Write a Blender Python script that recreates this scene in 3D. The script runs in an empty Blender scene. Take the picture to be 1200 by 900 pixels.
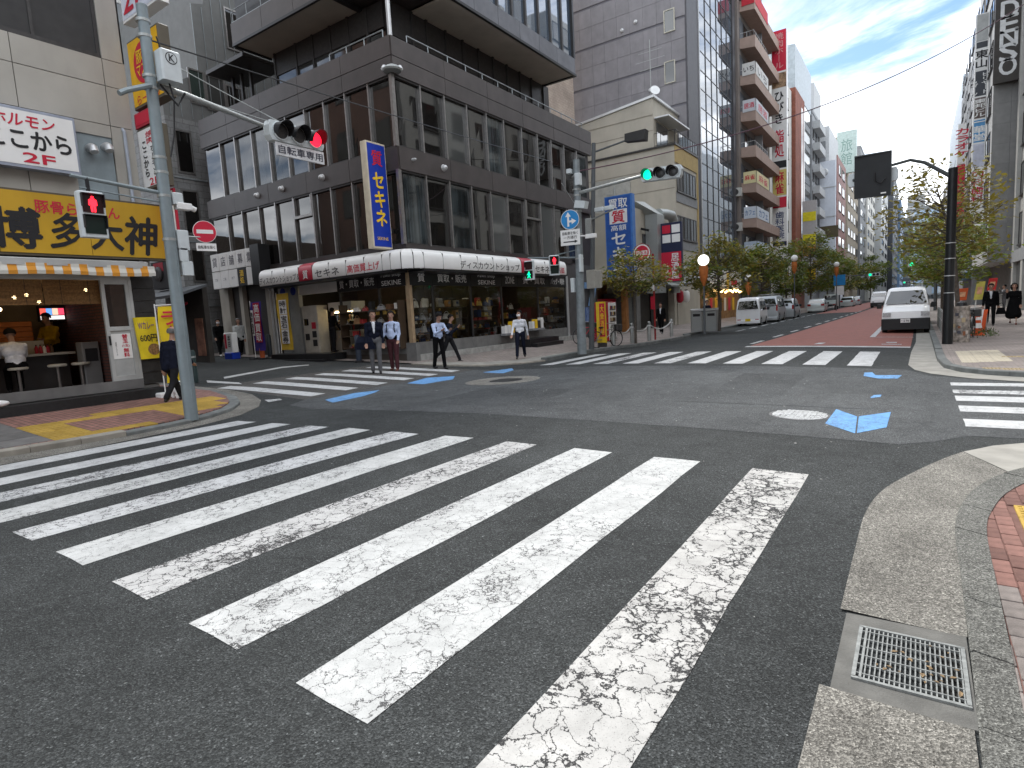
import bpy, bmesh, math, random
import numpy as np
from mathutils import Vector as V, Matrix
RND = random.Random(11)
U = RND.uniform
sc = bpy.context.scene
COL = sc.collection
PI = math.pi
rad = math.radians
# ------------------------------------------------------------------ camera
FPX, ROLL, PITCH, YAW, CAMH = 687.0, -.058, .1162, .6075, 1.692
def _basis():
    cy, sy = math.cos(YAW), math.sin(YAW); F = V((-sy, cy, 0)); Rt = V((cy, sy, 0)); Up = V((0, 0, 1))
    cp, sp = math.cos(PITCH), math.sin(PITCH); F2 = F*cp-Up*sp; U2 = F*sp+Up*cp
    cr, sr = math.cos(ROLL), math.sin(ROLL)
    return Rt*cr+U2*sr, Rt*-sr+U2*cr, F2
CR_, CU_, CF_ = _basis()
cam = bpy.data.cameras.new('camera'); cam.sensor_width = 36; cam.lens = FPX/1200*36; cam.clip_start = .05; cam.clip_end = 5000
camo = bpy.data.objects.new('camera', cam); COL.objects.link(camo)
camo.matrix_world = Matrix(((CR_.x, CU_.x, -CF_.x, 0), (CR_.y, CU_.y, -CF_.y, 0), (CR_.z, CU_.z, -CF_.z, CAMH), (0, 0, 0, 1)))
sc.camera = camo
# ------------------------------------------------------------------ sky, sun, exposure
SUN_EL, SUN_AZ = rad(48), rad(-35)          # azimuth from +Y towards +X
w = bpy.data.worlds.new('World'); sc.world = w; w.use_nodes = True
nt = w.node_tree; N = nt.nodes; L = nt.links; N.clear()
wo = N.new('ShaderNodeOutputWorld'); bg = N.new('ShaderNodeBackground'); bg.inputs[1].default_value = .1
sky = N.new('ShaderNodeTexSky'); sky.sky_type = 'NISHITA'; sky.sun_disc = False; sky.sun_elevation = SUN_EL; sky.sun_rotation = SUN_AZ
sky.air_density = 1.0; sky.dust_density = .6; sky.ozone_density = 1.6
tc = N.new('ShaderNodeTexCoord'); sep = N.new('ShaderNodeSeparateXYZ'); L.new(tc.outputs['Generated'], sep.inputs[0])
def wm(op, a, b=None, clamp=False):
    n = N.new('ShaderNodeMath'); n.operation = op; n.use_clamp = clamp
    if op == 'MULTIPLY_ADD': n.inputs[2].default_value = -.55; n.use_clamp = True
    for i, q in enumerate((a, b)):
        if q is None: continue
        if isinstance(q, (int, float)): n.inputs[i].default_value = q
        else: L.new(q, n.inputs[i])
    return n.outputs[0]
zc = wm('MAXIMUM', wm('ADD', sep.outputs[2], .12), .05)
cmb = N.new('ShaderNodeCombineXYZ'); L.new(wm('DIVIDE', sep.outputs[0], zc), cmb.inputs[0]); L.new(wm('DIVIDE', sep.outputs[1], zc), cmb.inputs[1])
mp = N.new('ShaderNodeMapping'); mp.inputs['Rotation'].default_value = (0, 0, -.1); mp.inputs['Scale'].default_value = (.8, 1.1, 1); mp.inputs['Location'].default_value = (1.05, -.50, 0); L.new(cmb.outputs[0], mp.inputs[0])
n1 = N.new('ShaderNodeTexNoise'); n1.inputs['Scale'].default_value = .9; n1.inputs['Detail'].default_value = 9; n1.inputs['Roughness'].default_value = .6; n1.inputs['Distortion'].default_value = .5; L.new(mp.outputs[0], n1.inputs[0])
rp = N.new('ShaderNodeValToRGB'); rp.color_ramp.elements[0].position = .34; rp.color_ramp.elements[1].position = .545; rp.color_ramp.interpolation = 'EASE'
L.new(n1.outputs[0], rp.inputs[0])
n2 = N.new('ShaderNodeTexNoise'); n2.inputs['Scale'].default_value = 2.6; n2.inputs['Detail'].default_value = 8; L.new(mp.outputs[0], n2.inputs[0])
cl = N.new('ShaderNodeMixRGB'); cl.inputs[1].default_value = (3.6, 3.9, 4.3, 1); cl.inputs[2].default_value = (13.5, 13.8, 14.2, 1); L.new(wm('MULTIPLY_ADD', n2.outputs[0], 2.2), cl.inputs[0])
sat = N.new('ShaderNodeMixRGB'); sat.blend_type = 'MULTIPLY'; sat.inputs[0].default_value = 1; sat.inputs[2].default_value = (.50, .58, .66, 1); L.new(sky.outputs[0], sat.inputs[1])
mx = N.new('ShaderNodeMixRGB'); L.new(wm('MULTIPLY', rp.outputs[0], .93), mx.inputs[0]); L.new(sat.outputs[0], mx.inputs[1]); L.new(cl.outputs[0], mx.inputs[2])
L.new(mx.outputs[0], bg.inputs[0]); L.new(bg.outputs[0], wo.inputs[0])
sl = bpy.data.lights.new('sun', 'SUN'); sl.energy = 1.5; sl.angle = rad(12); sl.color = (1, .965, .91)
so = bpy.data.objects.new('sun', sl); COL.objects.link(so)
sd = V((math.sin(SUN_AZ)*math.cos(SUN_EL), math.cos(SUN_AZ)*math.cos(SUN_EL), math.sin(SUN_EL)))
so.rotation_euler = sd.to_track_quat('Z', 'Y').to_euler(); so.location = (0, 0, 60)
vs = sc.view_settings; vs.view_transform = 'Standard'; vs.look = 'None'; vs.gamma = 1; vs.exposure = 1.5
sc.cycles.max_bounces = 6; sc.cycles.transparent_max_bounces = 12; sc.cycles.use_denoising = True
sc.cycles.sample_clamp_indirect = 6
# ------------------------------------------------------------------ terrain and picture helpers (a pixel of the 1200 x 900 photo to a point on a plane of the place)
def zt(x):
    if x < -10.2:
        x = max(x, -40)
        return .0457+.05*(-10.2-max(x, -14))+(.03*(-14-x) if x < -14 else 0)
    u = (x+5.7)/5.9
    return max(0, .11*(1-u*u))
def zs(x):
    """height of the road mesh itself, which is straight between its half metre grid lines"""
    if -14 < x < .5: a = math.floor(x*2)/2; return zt(a)+(zt(a+.5)-zt(a))*(x-a)*2
    return zt(x)
def ray(px, py): return CR_*((px-600)/FPX)+CU_*((450-py)/FPX)+CF_
def Gd(px, py, dz=0.):
    d = ray(px, py); o = V((0, 0, CAMH)); t = 1.0
    while o.z+t*d.z-zt(t*d.x)-dz > 0 and t < 400: t += .25
    lo, hi = t-.25, t
    for _ in range(30):
        m = (lo+hi)/2
        if o.z+m*d.z-zt(m*d.x)-dz > 0: lo = m
        else: hi = m
    return o+d*lo
def atX(px, py, X): d = ray(px, py); return V((0, 0, CAMH))+d*(X/d.x)
def atY(px, py, Y): d = ray(px, py); return V((0, 0, CAMH))+d*(Y/d.y)
def depth(p): return (V(p)-V((0, 0, CAMH))).dot(CF_)
# ------------------------------------------------------------------ mesh builder
class MB:
    def __init__(s): s.v = []; s.f = []; s.mi = []; s.m = 0
    def add(s, vs, fs):
        b = len(s.v); s.v += [V(p) for p in vs]
        for f in fs: s.f.append([b+i for i in f]); s.mi.append(s.m)
        return s
    def poly(s, *p): return s.add(p, [range(len(p))])
    def obox(s, c, a, b, d):
        c, a, b, d = V(c), V(a), V(b), V(d)
        p = [c-a-b-d, c+a-b-d, c+a+b-d, c-a+b-d, c-a-b+d, c+a-b+d, c+a+b+d, c-a+b+d]
        return s.add(p, [(0, 3, 2, 1), (4, 5, 6, 7), (0, 1, 5, 4), (1, 2, 6, 5), (2, 3, 7, 6), (3, 0, 4, 7)])
    def box(s, x0, y0, z0, x1, y1, z1):
        x0, x1 = sorted((x0, x1)); y0, y1 = sorted((y0, y1)); z0, z1 = sorted((z0, z1))
        return s.obox(((x0+x1)/2, (y0+y1)/2, (z0+z1)/2), ((x1-x0)/2, 0, 0), (0, (y1-y0)/2, 0), (0, 0, (z1-z0)/2))
    def rbox(s, x0, y0, z0, x1, y1, z1, r=.03):      # box with chamfered vertical and top edges
        x0, x1 = sorted((x0, x1)); y0, y1 = sorted((y0, y1))
        o = [(x0+r, y0), (x1-r, y0), (x1, y0+r), (x1, y1-r), (x1-r, y1), (x0+r, y1), (x0, y1-r), (x0, y0+r)]
        i = [(x0+r, y0+r*.6), (x1-r, y0+r*.6), (x1-r*.6, y0+r), (x1-r*.6, y1-r), (x1-r, y1-r*.6), (x0+r, y1-r*.6), (x0+r*.6, y1-r), (x0+r*.6, y0+r)]
        p = [(x, y, z0) for x, y in o]+[(x, y, z1-r*.6) for x, y in o]+[(x, y, z1) for x, y in i]
        f = [tuple(range(7, -1, -1)), tuple(range(16, 24))]
        for k in range(8):
            j = (k+1) % 8; f += [(k, j, 8+j, 8+k), (8+k, 8+j, 16+j, 16+k)]
        return s.add(p, f)
    def tube(s, p0, p1, r0, r1=None, n=8, caps=True):
        r1 = r0 if r1 is None else r1; p0, p1 = V(p0), V(p1); d = (p1-p0)
        if d.length < 1e-6: return s
        d.normalize(); a = d.orthogonal().normalized(); b = d.cross(a)
        pts = []
        for p, r in ((p0, r0), (p1, r1)): pts += [p+(a*math.cos(t)+b*math.sin(t))*r for t in [2*PI*k/n for k in range(n)]]
        f = [(k, (k+1) % n, n+(k+1) % n, n+k) for k in range(n)]
        if caps: f += [tuple(range(n-1, -1, -1)), tuple(range(n, 2*n))]
        return s.add(pts, f)
    def path(s, pts, rs, n=8):
        pts = [V(p) for p in pts]; rs = rs if isinstance(rs, (list, tuple)) else [rs]*len(pts)
        P = []; a = None
        for i, p in enumerate(pts):
            d = (pts[min(i+1, len(pts)-1)]-pts[max(i-1, 0)]).normalized()
            a = (a-d*a.dot(d)) if a is not None else d.orthogonal()
            if a.length < 1e-5: a = d.orthogonal()
            a.normalize(); b = d.cross(a)
            P += [p+(a*math.cos(2*PI*k/n)+b*math.sin(2*PI*k/n))*rs[i] for k in range(n)]
        f = [(i*n+k, i*n+(k+1) % n, (i+1)*n+(k+1) % n, (i+1)*n+k) for i in range(len(pts)-1) for k in range(n)]
        f += [tuple(range(n-1, -1, -1)), tuple(range((len(pts)-1)*n, len(pts)*n))]
        return s.add(P, f)
    def prism(s, pts, ext):
        pts = [V(p) for p in pts]; e = V(ext); n = len(pts)
        return s.add(pts+[p+e for p in pts], [tuple(range(n-1, -1, -1)), tuple(range(n, 2*n))]+[(k, (k+1) % n, n+(k+1) % n, n+k) for k in range(n)])
    def lathe(s, c, prof, n=16, ax=V((0, 0, 1))):
        c = V(c); ax = V(ax).normalized(); a = ax.orthogonal().normalized(); b = ax.cross(a); P = []
        for r, z in prof: P += [c+ax*z+(a*math.cos(2*PI*k/n)+b*math.sin(2*PI*k/n))*r for k in range(n)]
        f = [(i*n+k, i*n+(k+1) % n, (i+1)*n+(k+1) % n, (i+1)*n+k) for i in range(len(prof)-1) for k in range(n)]
        f += [tuple(range(n-1, -1, -1)), tuple(range((len(prof)-1)*n, len(prof)*n))]
        return s.add(P, f)
    def ball(s, c, r, n=12, m=8):
        rx, ry, rz = (r, r, r) if isinstance(r, (int, float)) else r; c = V(c)
        P = [c+V((0, 0, -rz))]
        for i in range(1, m):
            t = -PI/2+PI*i/m
            P += [c+V((rx*math.cos(t)*math.cos(2*PI*k/n), ry*math.cos(t)*math.sin(2*PI*k/n), rz*math.sin(t))) for k in range(n)]
        P.append(c+V((0, 0, rz))); f = []
        for k in range(n):
            f.append((0, 1+(k+1) % n, 1+k)); f.append((len(P)-1, 1+(m-2)*n+k, 1+(m-2)*n+(k+1) % n))
            for i in range(m-2): f.append((1+i*n+k, 1+i*n+(k+1) % n, 1+(i+1)*n+(k+1) % n, 1+(i+1)*n+k))
        return s.add(P, f)
    def mesh(s, name, mats, off=V((0, 0, 0)), smooth=False):
        me = bpy.data.meshes.new(name); me.from_pydata([tuple(p-off) for p in s.v], [], s.f)
        for m in (mats if isinstance(mats, (list, tuple)) else [mats]): me.materials.append(m)
        if any(s.mi): me.polygons.foreach_set('material_index', s.mi)
        if smooth:
            me.polygons.foreach_set('use_smooth', [True]*len(s.f))
            me.set_sharp_from_angle(angle=rad(40))
        me.update(); return me
    def build(s, name, mats, parent=None, smooth=False, local=False):
        if parent is None:
            xs = [p.x for p in s.v]; ys = [p.y for p in s.v]; zs = [p.z for p in s.v]
            off = V(((min(xs)+max(xs))/2, (min(ys)+max(ys))/2, min(zs)))
        else:
            off = V((0, 0, 0))
            q = parent
            while q: off += q.location; q = q.parent
        o = bpy.data.objects.new(name, s.mesh(name, mats, off, smooth)); COL.objects.link(o)
        if parent is None: o.location = off
        else: o.parent = parent
        return o
def tag(o, label=None, cat=None, group=None, kind=None):
    if label: o['label'] = label
    if cat: o['category'] = cat
    if group: o['group'] = group
    if kind: o['kind'] = kind
    return o
def thing(name, label, cat, loc=(0, 0, 0), group=None):
    o = bpy.data.objects.new(name, None); COL.objects.link(o); o.location = loc; o.empty_display_size = .2
    return tag(o, label, cat, group)
def struct(name, loc=(0, 0, 0)):
    o = bpy.data.objects.new(name, None); COL.objects.link(o); o.location = loc; o['kind'] = 'structure'; return o
def inst(name, me, parent, loc):
    o = bpy.data.objects.new(name, me); COL.objects.link(o); o.parent = parent; o.location = loc; return o
KIDS = {}
def dup(root, loc=None, rotz=None, label=None):
    KIDS.clear()
    for o in COL.objects:
        if o.parent: KIDS.setdefault(o.parent.name, []).append(o)
    def rec(o, par):
        c = o.copy(); COL.objects.link(c)
        if par: c.parent = par
        for k in KIDS.get(o.name, []): rec(k, c)
        return c
    c = rec(root, root.parent)
    if loc is not None: c.location = loc
    if rotz is not None: c.rotation_euler = (0, 0, rotz)
    if label: c['label'] = label
    return c
def smooth(pl, n=5):
    o = []
    for i in range(len(pl)-1):
        p0, p1, p2, p3 = (V((*pl[max(0, min(len(pl)-1, i+k))], 0)) for k in (-1, 0, 1, 2))
        if (p2-p1).length > 3: o.append(pl[i]); continue
        for k in range(n): t = k/n; q = .5*((2*p1)+(p2-p0)*t+(2*p0-5*p1+4*p2-p3)*t*t+(3*p1-p0-3*p2+p3)*t**3); o.append((q.x, q.y))
    return o+[pl[-1]]
def sheet(name, pts, dz, mat, parent=None, step=.5, thick=0):
    """flat polygon draped on the road's camber"""
    bm = bmesh.new(); bm.faces.new([bm.verts.new((p[0], p[1], 0)) for p in pts])
    xs = [p[0] for p in pts]; x0, x1 = min(xs), max(xs)
    cuts = [x for x in [-14+.5*k for k in range(30)] if x0+.05 < x < x1-.05]
    for x in cuts: bmesh.ops.bisect_plane(bm, geom=bm.verts[:]+bm.edges[:]+bm.faces[:], plane_co=(x, 0, 0), plane_no=(1, 0, 0))
    bmesh.ops.recalc_face_normals(bm, faces=bm.faces[:])
    if sum(f.normal.z for f in bm.faces) < 0: bmesh.ops.reverse_faces(bm, faces=bm.faces[:])
    if thick:
        r = bmesh.ops.extrude_face_region(bm, geom=bm.faces[:])
        for e in r['geom']:
            if isinstance(e, bmesh.types.BMVert): e.co.z = 1.0
    mb = MB(); bm.verts.ensure_lookup_table(); bm.verts.index_update()
    mb.v = [V((q.co.x, q.co.y, zs(q.co.x)+(dz if q.co.z > .5 or not thick else dz-thick))) for q in bm.verts]
    mb.f = [[q.index for q in f.verts] for f in bm.faces]; mb.mi = [0]*len(mb.f); bm.free()
    o = mb.build(name, mat, parent)
    if parent is None: o['kind'] = 'structure'
    return o
# ------------------------------------------------------------------ materials
MATS = {}
class NT:
    def __init__(s, name):
        s.m = bpy.data.materials.new(name); s.m.use_nodes = True; s.t = s.m.node_tree; s.n = s.t.nodes; s.l = s.t.links
        s.b = s.n['Principled BSDF']; s.o = s.n['Material Output']
        s.tc = s.n.new('ShaderNodeTexCoord'); s.co = s.tc.outputs['Object']
    def node(s, t, **k):
        n = s.n.new(t)
        for a, b in k.items():
            if a in n.inputs: n.inputs[a].default_value = b
            else: setattr(n, a, b)
        return n
    def noise(s, scale, detail=4, rough=.55, co=None, dist=0):
        n = s.node('ShaderNodeTexNoise', Scale=scale, Detail=detail, Roughness=rough, Distortion=dist); s.l.new(co or s.co, n.inputs[0]); return n.outputs[0]
    def math(s, op, a, b=0, clamp=False):
        n = s.node('ShaderNodeMath', operation=op); n.use_clamp = clamp
        for i, q in enumerate((a, b)):
            if isinstance(q, (int, float)): n.inputs[i].default_value = q
            else: s.l.new(q, n.inputs[i])
        return n.outputs[0]
    def ramp(s, f, *st):
        n = s.node('ShaderNodeValToRGB'); e = n.color_ramp.elements
        while len(e) < len(st): e.new(.5)
        for q, (p, c) in zip(e, st): q.position = p; q.color = (c, c, c, 1) if isinstance(c, (int, float)) else (*c, 1)
        s.l.new(f, n.inputs[0]); return n.outputs[0]
    def mix(s, f, a, b, bt='MIX'):
        n = s.node('ShaderNodeMixRGB', blend_type=bt)
        for i, q in enumerate((f, a, b)):
            if isinstance(q, (int, float)): n.inputs[i].default_value = q if i == 0 else (q, q, q, 1)
            elif isinstance(q, tuple): n.inputs[i].default_value = (*q, 1)
            else: s.l.new(q, n.inputs[i])
        return n.outputs[0]
    def bump(s, h, st=.3, d=.02):
        n = s.node('ShaderNodeBump', Strength=st, Distance=d); s.l.new(h, n.inputs['Height']); s.l.new(n.outputs[0], s.b.inputs['Normal'])
    def col(s, c):
        if isinstance(c, tuple): s.b.inputs['Base Color'].default_value = (*c, 1)
        else: s.l.new(c, s.b.inputs['Base Color'])
    def mapped(s, sx, sy, sz):
        n = s.node('ShaderNodeMapping', Scale=(sx, sy, sz)); s.l.new(s.co, n.inputs[0]); return n.outputs[0]
def mk(name, c, rough=.6, metal=0., var=.18, sc_=3., dirt=0., spec=.3, bump=0., bsc=60., objvar=0.):
    if name in MATS: return MATS[name]
    t = NT(name); f = t.noise(sc_, 5)
    out = t.mix(1, c, t.ramp(f, (.25, 1-var), (.75, 1+var)), 'MULTIPLY')
    if dirt:
        g = t.noise(sc_*.6, 6, .65, co=t.mapped(1, 1, .25)); out = t.mix(t.math('MULTIPLY', t.ramp(g, (.45, 0), (.75, 1)), dirt), out, tuple(q*.45 for q in c))
    if objvar:
        oi = t.node('ShaderNodeObjectInfo'); out = t.mix(1, out, t.ramp(oi.outputs['Random'], (0, 1-objvar), (1, 1+objvar)), 'MULTIPLY')
    t.col(out); t.b.inputs['Roughness'].default_value = rough; t.b.inputs['Metallic'].default_value = metal; t.b.inputs['Specular IOR Level'].default_value = spec
    if bump: t.bump(t.noise(bsc, 3), bump, .01)
    MATS[name] = t.m; return t.m
def emis(name, c, st):
    if name in MATS: return MATS[name]
    t = NT(name); t.col(c); t.b.inputs['Emission Color'].default_value = (*c, 1); t.b.inputs['Emission Strength'].default_value = st
    MATS[name] = t.m; return t.m
def glass(name, tint=(.9, .95, .95), refl=1.0, ior=1.45):
    t = NT(name); t.n.remove(t.b); g = t.node('ShaderNodeBsdfGlossy', Roughness=.01); tr = t.node('ShaderNodeBsdfTransparent'); tr.inputs[0].default_value = (*tint, 1)
    fr = t.node('ShaderNodeFresnel', IOR=ior); ms = t.node('ShaderNodeMixShader')
    t.l.new(t.math('MULTIPLY', fr.outputs[0], refl, True), ms.inputs[0]); t.l.new(tr.outputs[0], ms.inputs[1]); t.l.new(g.outputs[0], ms.inputs[2]); t.l.new(ms.outputs[0], t.o.inputs[0])
    MATS[name] = t.m; return t.m
def darkglass(name, c, rough=.02, objvar=.5, spec=.9, wav=.03, ior=1.6):
    t = NT(name); oi = t.node('ShaderNodeObjectInfo')
    t.col(t.mix(1, c, t.ramp(oi.outputs['Random'], (0, 1-objvar), (1, 1+objvar)), 'MULTIPLY')); t.b.inputs['Roughness'].default_value = rough; t.b.inputs['Specular IOR Level'].default_value = spec
    t.b.inputs['IOR'].default_value = ior
    t.bump(t.noise(.9, 1), wav, .05); MATS[name] = t.m; return t.m
def brick(name, c1, c2, mortar, bw, bh, ms=.01, ax='xy', rough=.8, off=.5, bump=.3):
    t = NT(name); sp = t.node('ShaderNodeSeparateXYZ'); t.l.new(t.co, sp.inputs[0]); cb = t.node('ShaderNodeCombineXYZ')
    if ax == 'wall': t.l.new(t.math('ADD', sp.outputs[0], sp.outputs[1]), cb.inputs[0]); t.l.new(sp.outputs[2], cb.inputs[1])
    else: t.l.new(sp.outputs[0], cb.inputs[0]); t.l.new(sp.outputs[1], cb.inputs[1])
    b = t.node('ShaderNodeTexBrick', Scale=1.0); b.offset = off; b.inputs['Brick Width'].default_value = bw; b.inputs['Row Height'].default_value = bh; b.inputs['Mortar Size'].default_value = ms
    b.inputs['Color1'].default_value = (*c1, 1); b.inputs['Color2'].default_value = (*c2, 1); b.inputs['Mortar'].default_value = (*mortar, 1); t.l.new(cb.outputs[0], b.inputs['Vector'])
    f = t.noise(.8, 6, .6); g = t.noise(9, 4)
    t.col(t.mix(1, t.mix(1, b.outputs['Color'], t.ramp(f, (.3, .78), (.7, 1.18)), 'MULTIPLY'), t.ramp(g, (.3, .85), (.7, 1.12)), 'MULTIPLY'))
    t.b.inputs['Roughness'].default_value = rough; t.bump(t.math('SUBTRACT', 1, b.outputs['Fac']), bump, .008); MATS[name] = t.m; return t.m
def asphalt(name, c, warm=(1, 1, 1), joint=False):
    t = NT(name); f1 = t.noise(160, 3, .7); f2 = t.noise(.35, 6, .6); f3 = t.noise(3.5, 5, .6); vo = t.node('ShaderNodeTexVoronoi', Scale=125); t.l.new(t.co, vo.inputs[0])
    agg = t.ramp(vo.outputs['Color'], (.0, .35), (.6, .85), (.86, 1.4), (.955, 2.8), (1, 5.))
    o = t.mix(1, tuple(c*q for q in warm), t.ramp(f1, (.3, .5), (.7, 1.55)), 'MULTIPLY'); o = t.mix(1, o, agg, 'MULTIPLY')
    o = t.mix(1, o, t.ramp(f2, (.3, .8), (.7, 1.25)), 'MULTIPLY'); o = t.mix(1, o, t.ramp(f3, (.3, .85), (.72, 1.15)), 'MULTIPLY')
    # tyre-polished bands and a few stains
    st = t.ramp(t.noise(1.1, 5, .7, co=t.mapped(1, .12, 1)), (.56, 0), (.75, 1)); o = t.mix(t.math('MULTIPLY', st, .35), o, tuple(c*.62*q for q in warm))
    sp_ = t.ramp(t.noise(5.2, 2, .5), (.735, 0), (.76, 1)); o = t.mix(t.math('MULTIPLY', sp_, .25), o, tuple(c*2.2*q for q in warm))
    # hairline cracks
    wv = t.node('ShaderNodeVectorMath', operation='ADD'); t.l.new(t.co, wv.inputs[0]); nz = t.node('ShaderNodeTexNoise', Scale=1.4, Detail=5); t.l.new(t.co, nz.inputs[0])
    sc2 = t.node('ShaderNodeVectorMath', operation='SCALE'); sc2.inputs['Scale'].default_value = 1.4; t.l.new(nz.outputs['Color'], sc2.inputs[0]); t.l.new(sc2.outputs[0], wv.inputs[1])
    ve = t.node('ShaderNodeTexVoronoi', Scale=.16, feature='DISTANCE_TO_EDGE'); t.l.new(wv.outputs[0], ve.inputs[0])
    ck = t.ramp(ve.outputs['Distance'], (0, 1), (.0035, 0)); o = t.mix(t.math('MULTIPLY', ck, .45), o, tuple(c*.35*q for q in warm))
    t.col(o); t.b.inputs['Roughness'].default_value = .85; t.b.inputs['Specular IOR Level'].default_value = .14
    t.bump(t.math('ADD', vo.outputs['Distance'], f1), .75, .008); MATS[name] = t.m; return t.m
def paint(name, c, wear=.5, crack=1.0, base=.05, seed=0., csc=5.5, zl=.42, wid=.05):
    t = NT(name); oi = t.node('ShaderNodeObjectInfo'); ad = t.node('ShaderNodeVectorMath', operation='ADD'); t.l.new(t.co, ad.inputs[0])
    cb = t.node('ShaderNodeCombineXYZ'); t.l.new(t.math('MULTIPLY', oi.outputs['Random'], 37.0), cb.inputs[0]); cb.inputs[1].default_value = seed; t.l.new(cb.outputs[0], ad.inputs[1])
    co = ad.outputs[0]
    nz = t.node('ShaderNodeTexNoise', Scale=6, Detail=6, Roughness=.65); t.l.new(co, nz.inputs[0]); s2 = t.node('ShaderNodeVectorMath', operation='SCALE'); s2.inputs['Scale'].default_value = .30; t.l.new(nz.outputs['Color'], s2.inputs[0])
    a2 = t.node('ShaderNodeVectorMath', operation='ADD'); t.l.new(co, a2.inputs[0]); t.l.new(s2.outputs[0], a2.inputs[1])
    big = t.noise(.55, 4, .6, co=co); mid = t.noise(1.9, 6, .65, co=co)
    ms_ = t.node('ShaderNodeMapping', Scale=(1, .22, 1)); t.l.new(co, ms_.inputs[0]); strk = t.noise(3.2, 6, .7, co=ms_.outputs[0])
    zone = t.ramp(t.math('ADD', t.math('MULTIPLY', strk, .55), t.math('MULTIPLY', mid, .45)), (zl, 0.0), (zl+.22, 1))
    def cr(scale, wd, lo):
        v = t.node('ShaderNodeTexVoronoi', Scale=scale, feature='DISTANCE_TO_EDGE', Randomness=1); t.l.new(a2.outputs[0], v.inputs[0])
        th = t.math('MAXIMUM', t.math('MULTIPLY', t.math('ADD', zone, lo), wd), .0005); return t.math('SUBTRACT', 1, t.math('MULTIPLY', t.math('SUBTRACT', t.math('DIVIDE', v.outputs['Distance'], th), .55, True), 2.2), True)
    k = t.math('MAXIMUM', t.math('MULTIPLY', cr(csc, wid, .16), crack), t.math('MULTIPLY', cr(csc*2.2, wid*2.2, -.30), crack))
    wn = t.noise(26, 5, .75, co=co); worn = t.ramp(t.math('ADD', t.math('MULTIPLY', strk, .7), t.math('MULTIPLY', wn, .42)), (.74-.11*wear, 0), (.80-.11*wear, 1))
    mask = t.math('MAXIMUM', k, t.math('MULTIPLY', worn, min(1, wear*1.6)), True)
    gr = t.noise(150, 2, co=co); gm = t.math('MULTIPLY', t.ramp(gr, (.62, 0), (.70, 1)), .6); mask = t.math('MAXIMUM', mask, gm)
    dirt = t.noise(4.5, 6, .7, co=co); pc = t.mix(1, c, t.ramp(dirt, (.3, .74), (.68, 1.05)), 'MULTIPLY')
    t.col(t.mix(mask, pc, t.mix(1, (base, base, base*1.02), t.ramp(t.noise(150, 3, co=co), (.3, .5), (.7, 1.6)), 'MULTIPLY')))
    t.b.inputs['Roughness'].default_value = .7; t.b.inputs['Specular IOR Level'].default_value = .15
    t.bump(t.math('SUBTRACT', 1, mask), .35, .004); MATS[name] = t.m; return t.m
def aggregate(name, c):
    t = NT(name); v = t.node('ShaderNodeTexVoronoi', Scale=140); t.l.new(t.co, v.inputs[0]); f = t.noise(1.4, 6, .65); g = t.noise(30, 4, .7)
    o = t.mix(1, c, t.ramp(v.outputs['Color'], (0, .3), (.5, .8), (.85, 1.5), (1, 2.6)), 'MULTIPLY'); o = t.mix(1, o, t.ramp(f, (.28, .6), (.72, 1.25)), 'MULTIPLY'); o = t.mix(1, o, t.ramp(g, (.3, .75), (.7, 1.2)), 'MULTIPLY')
    t.col(o); t.b.inputs['Roughness'].default_value = .85; t.b.inputs['Specular IOR Level'].default_value = .15; t.bump(v.outputs['Distance'], .8, .006); MATS[name] = t.m; return t.m
def curtain(name, c):
    t = NT(name); oi = t.node('ShaderNodeObjectInfo'); ad = t.node('ShaderNodeVectorMath', operation='ADD'); t.l.new(t.co, ad.inputs[0]); t.l.new(oi.outputs['Random'], ad.inputs[1]); m = t.node('ShaderNodeMapping', Scale=(11, 11, .15)); t.l.new(ad.outputs[0], m.inputs[0])
    f = t.noise(1, 3, .6, co=m.outputs[0]); g = t.noise(.7, 2); t.col(t.mix(1, t.mix(1, c, t.ramp(f, (.3, .35), (.7, 1.6)), 'MULTIPLY'), t.ramp(g, (.35, .3), (.65, 1.3)), 'MULTIPLY')); t.b.inputs['Roughness'].default_value = .04; t.b.inputs['Specular IOR Level'].default_value = .8; t.bump(t.noise(.9, 1), .03, .05); MATS[name] = t.m; return t.m
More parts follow.
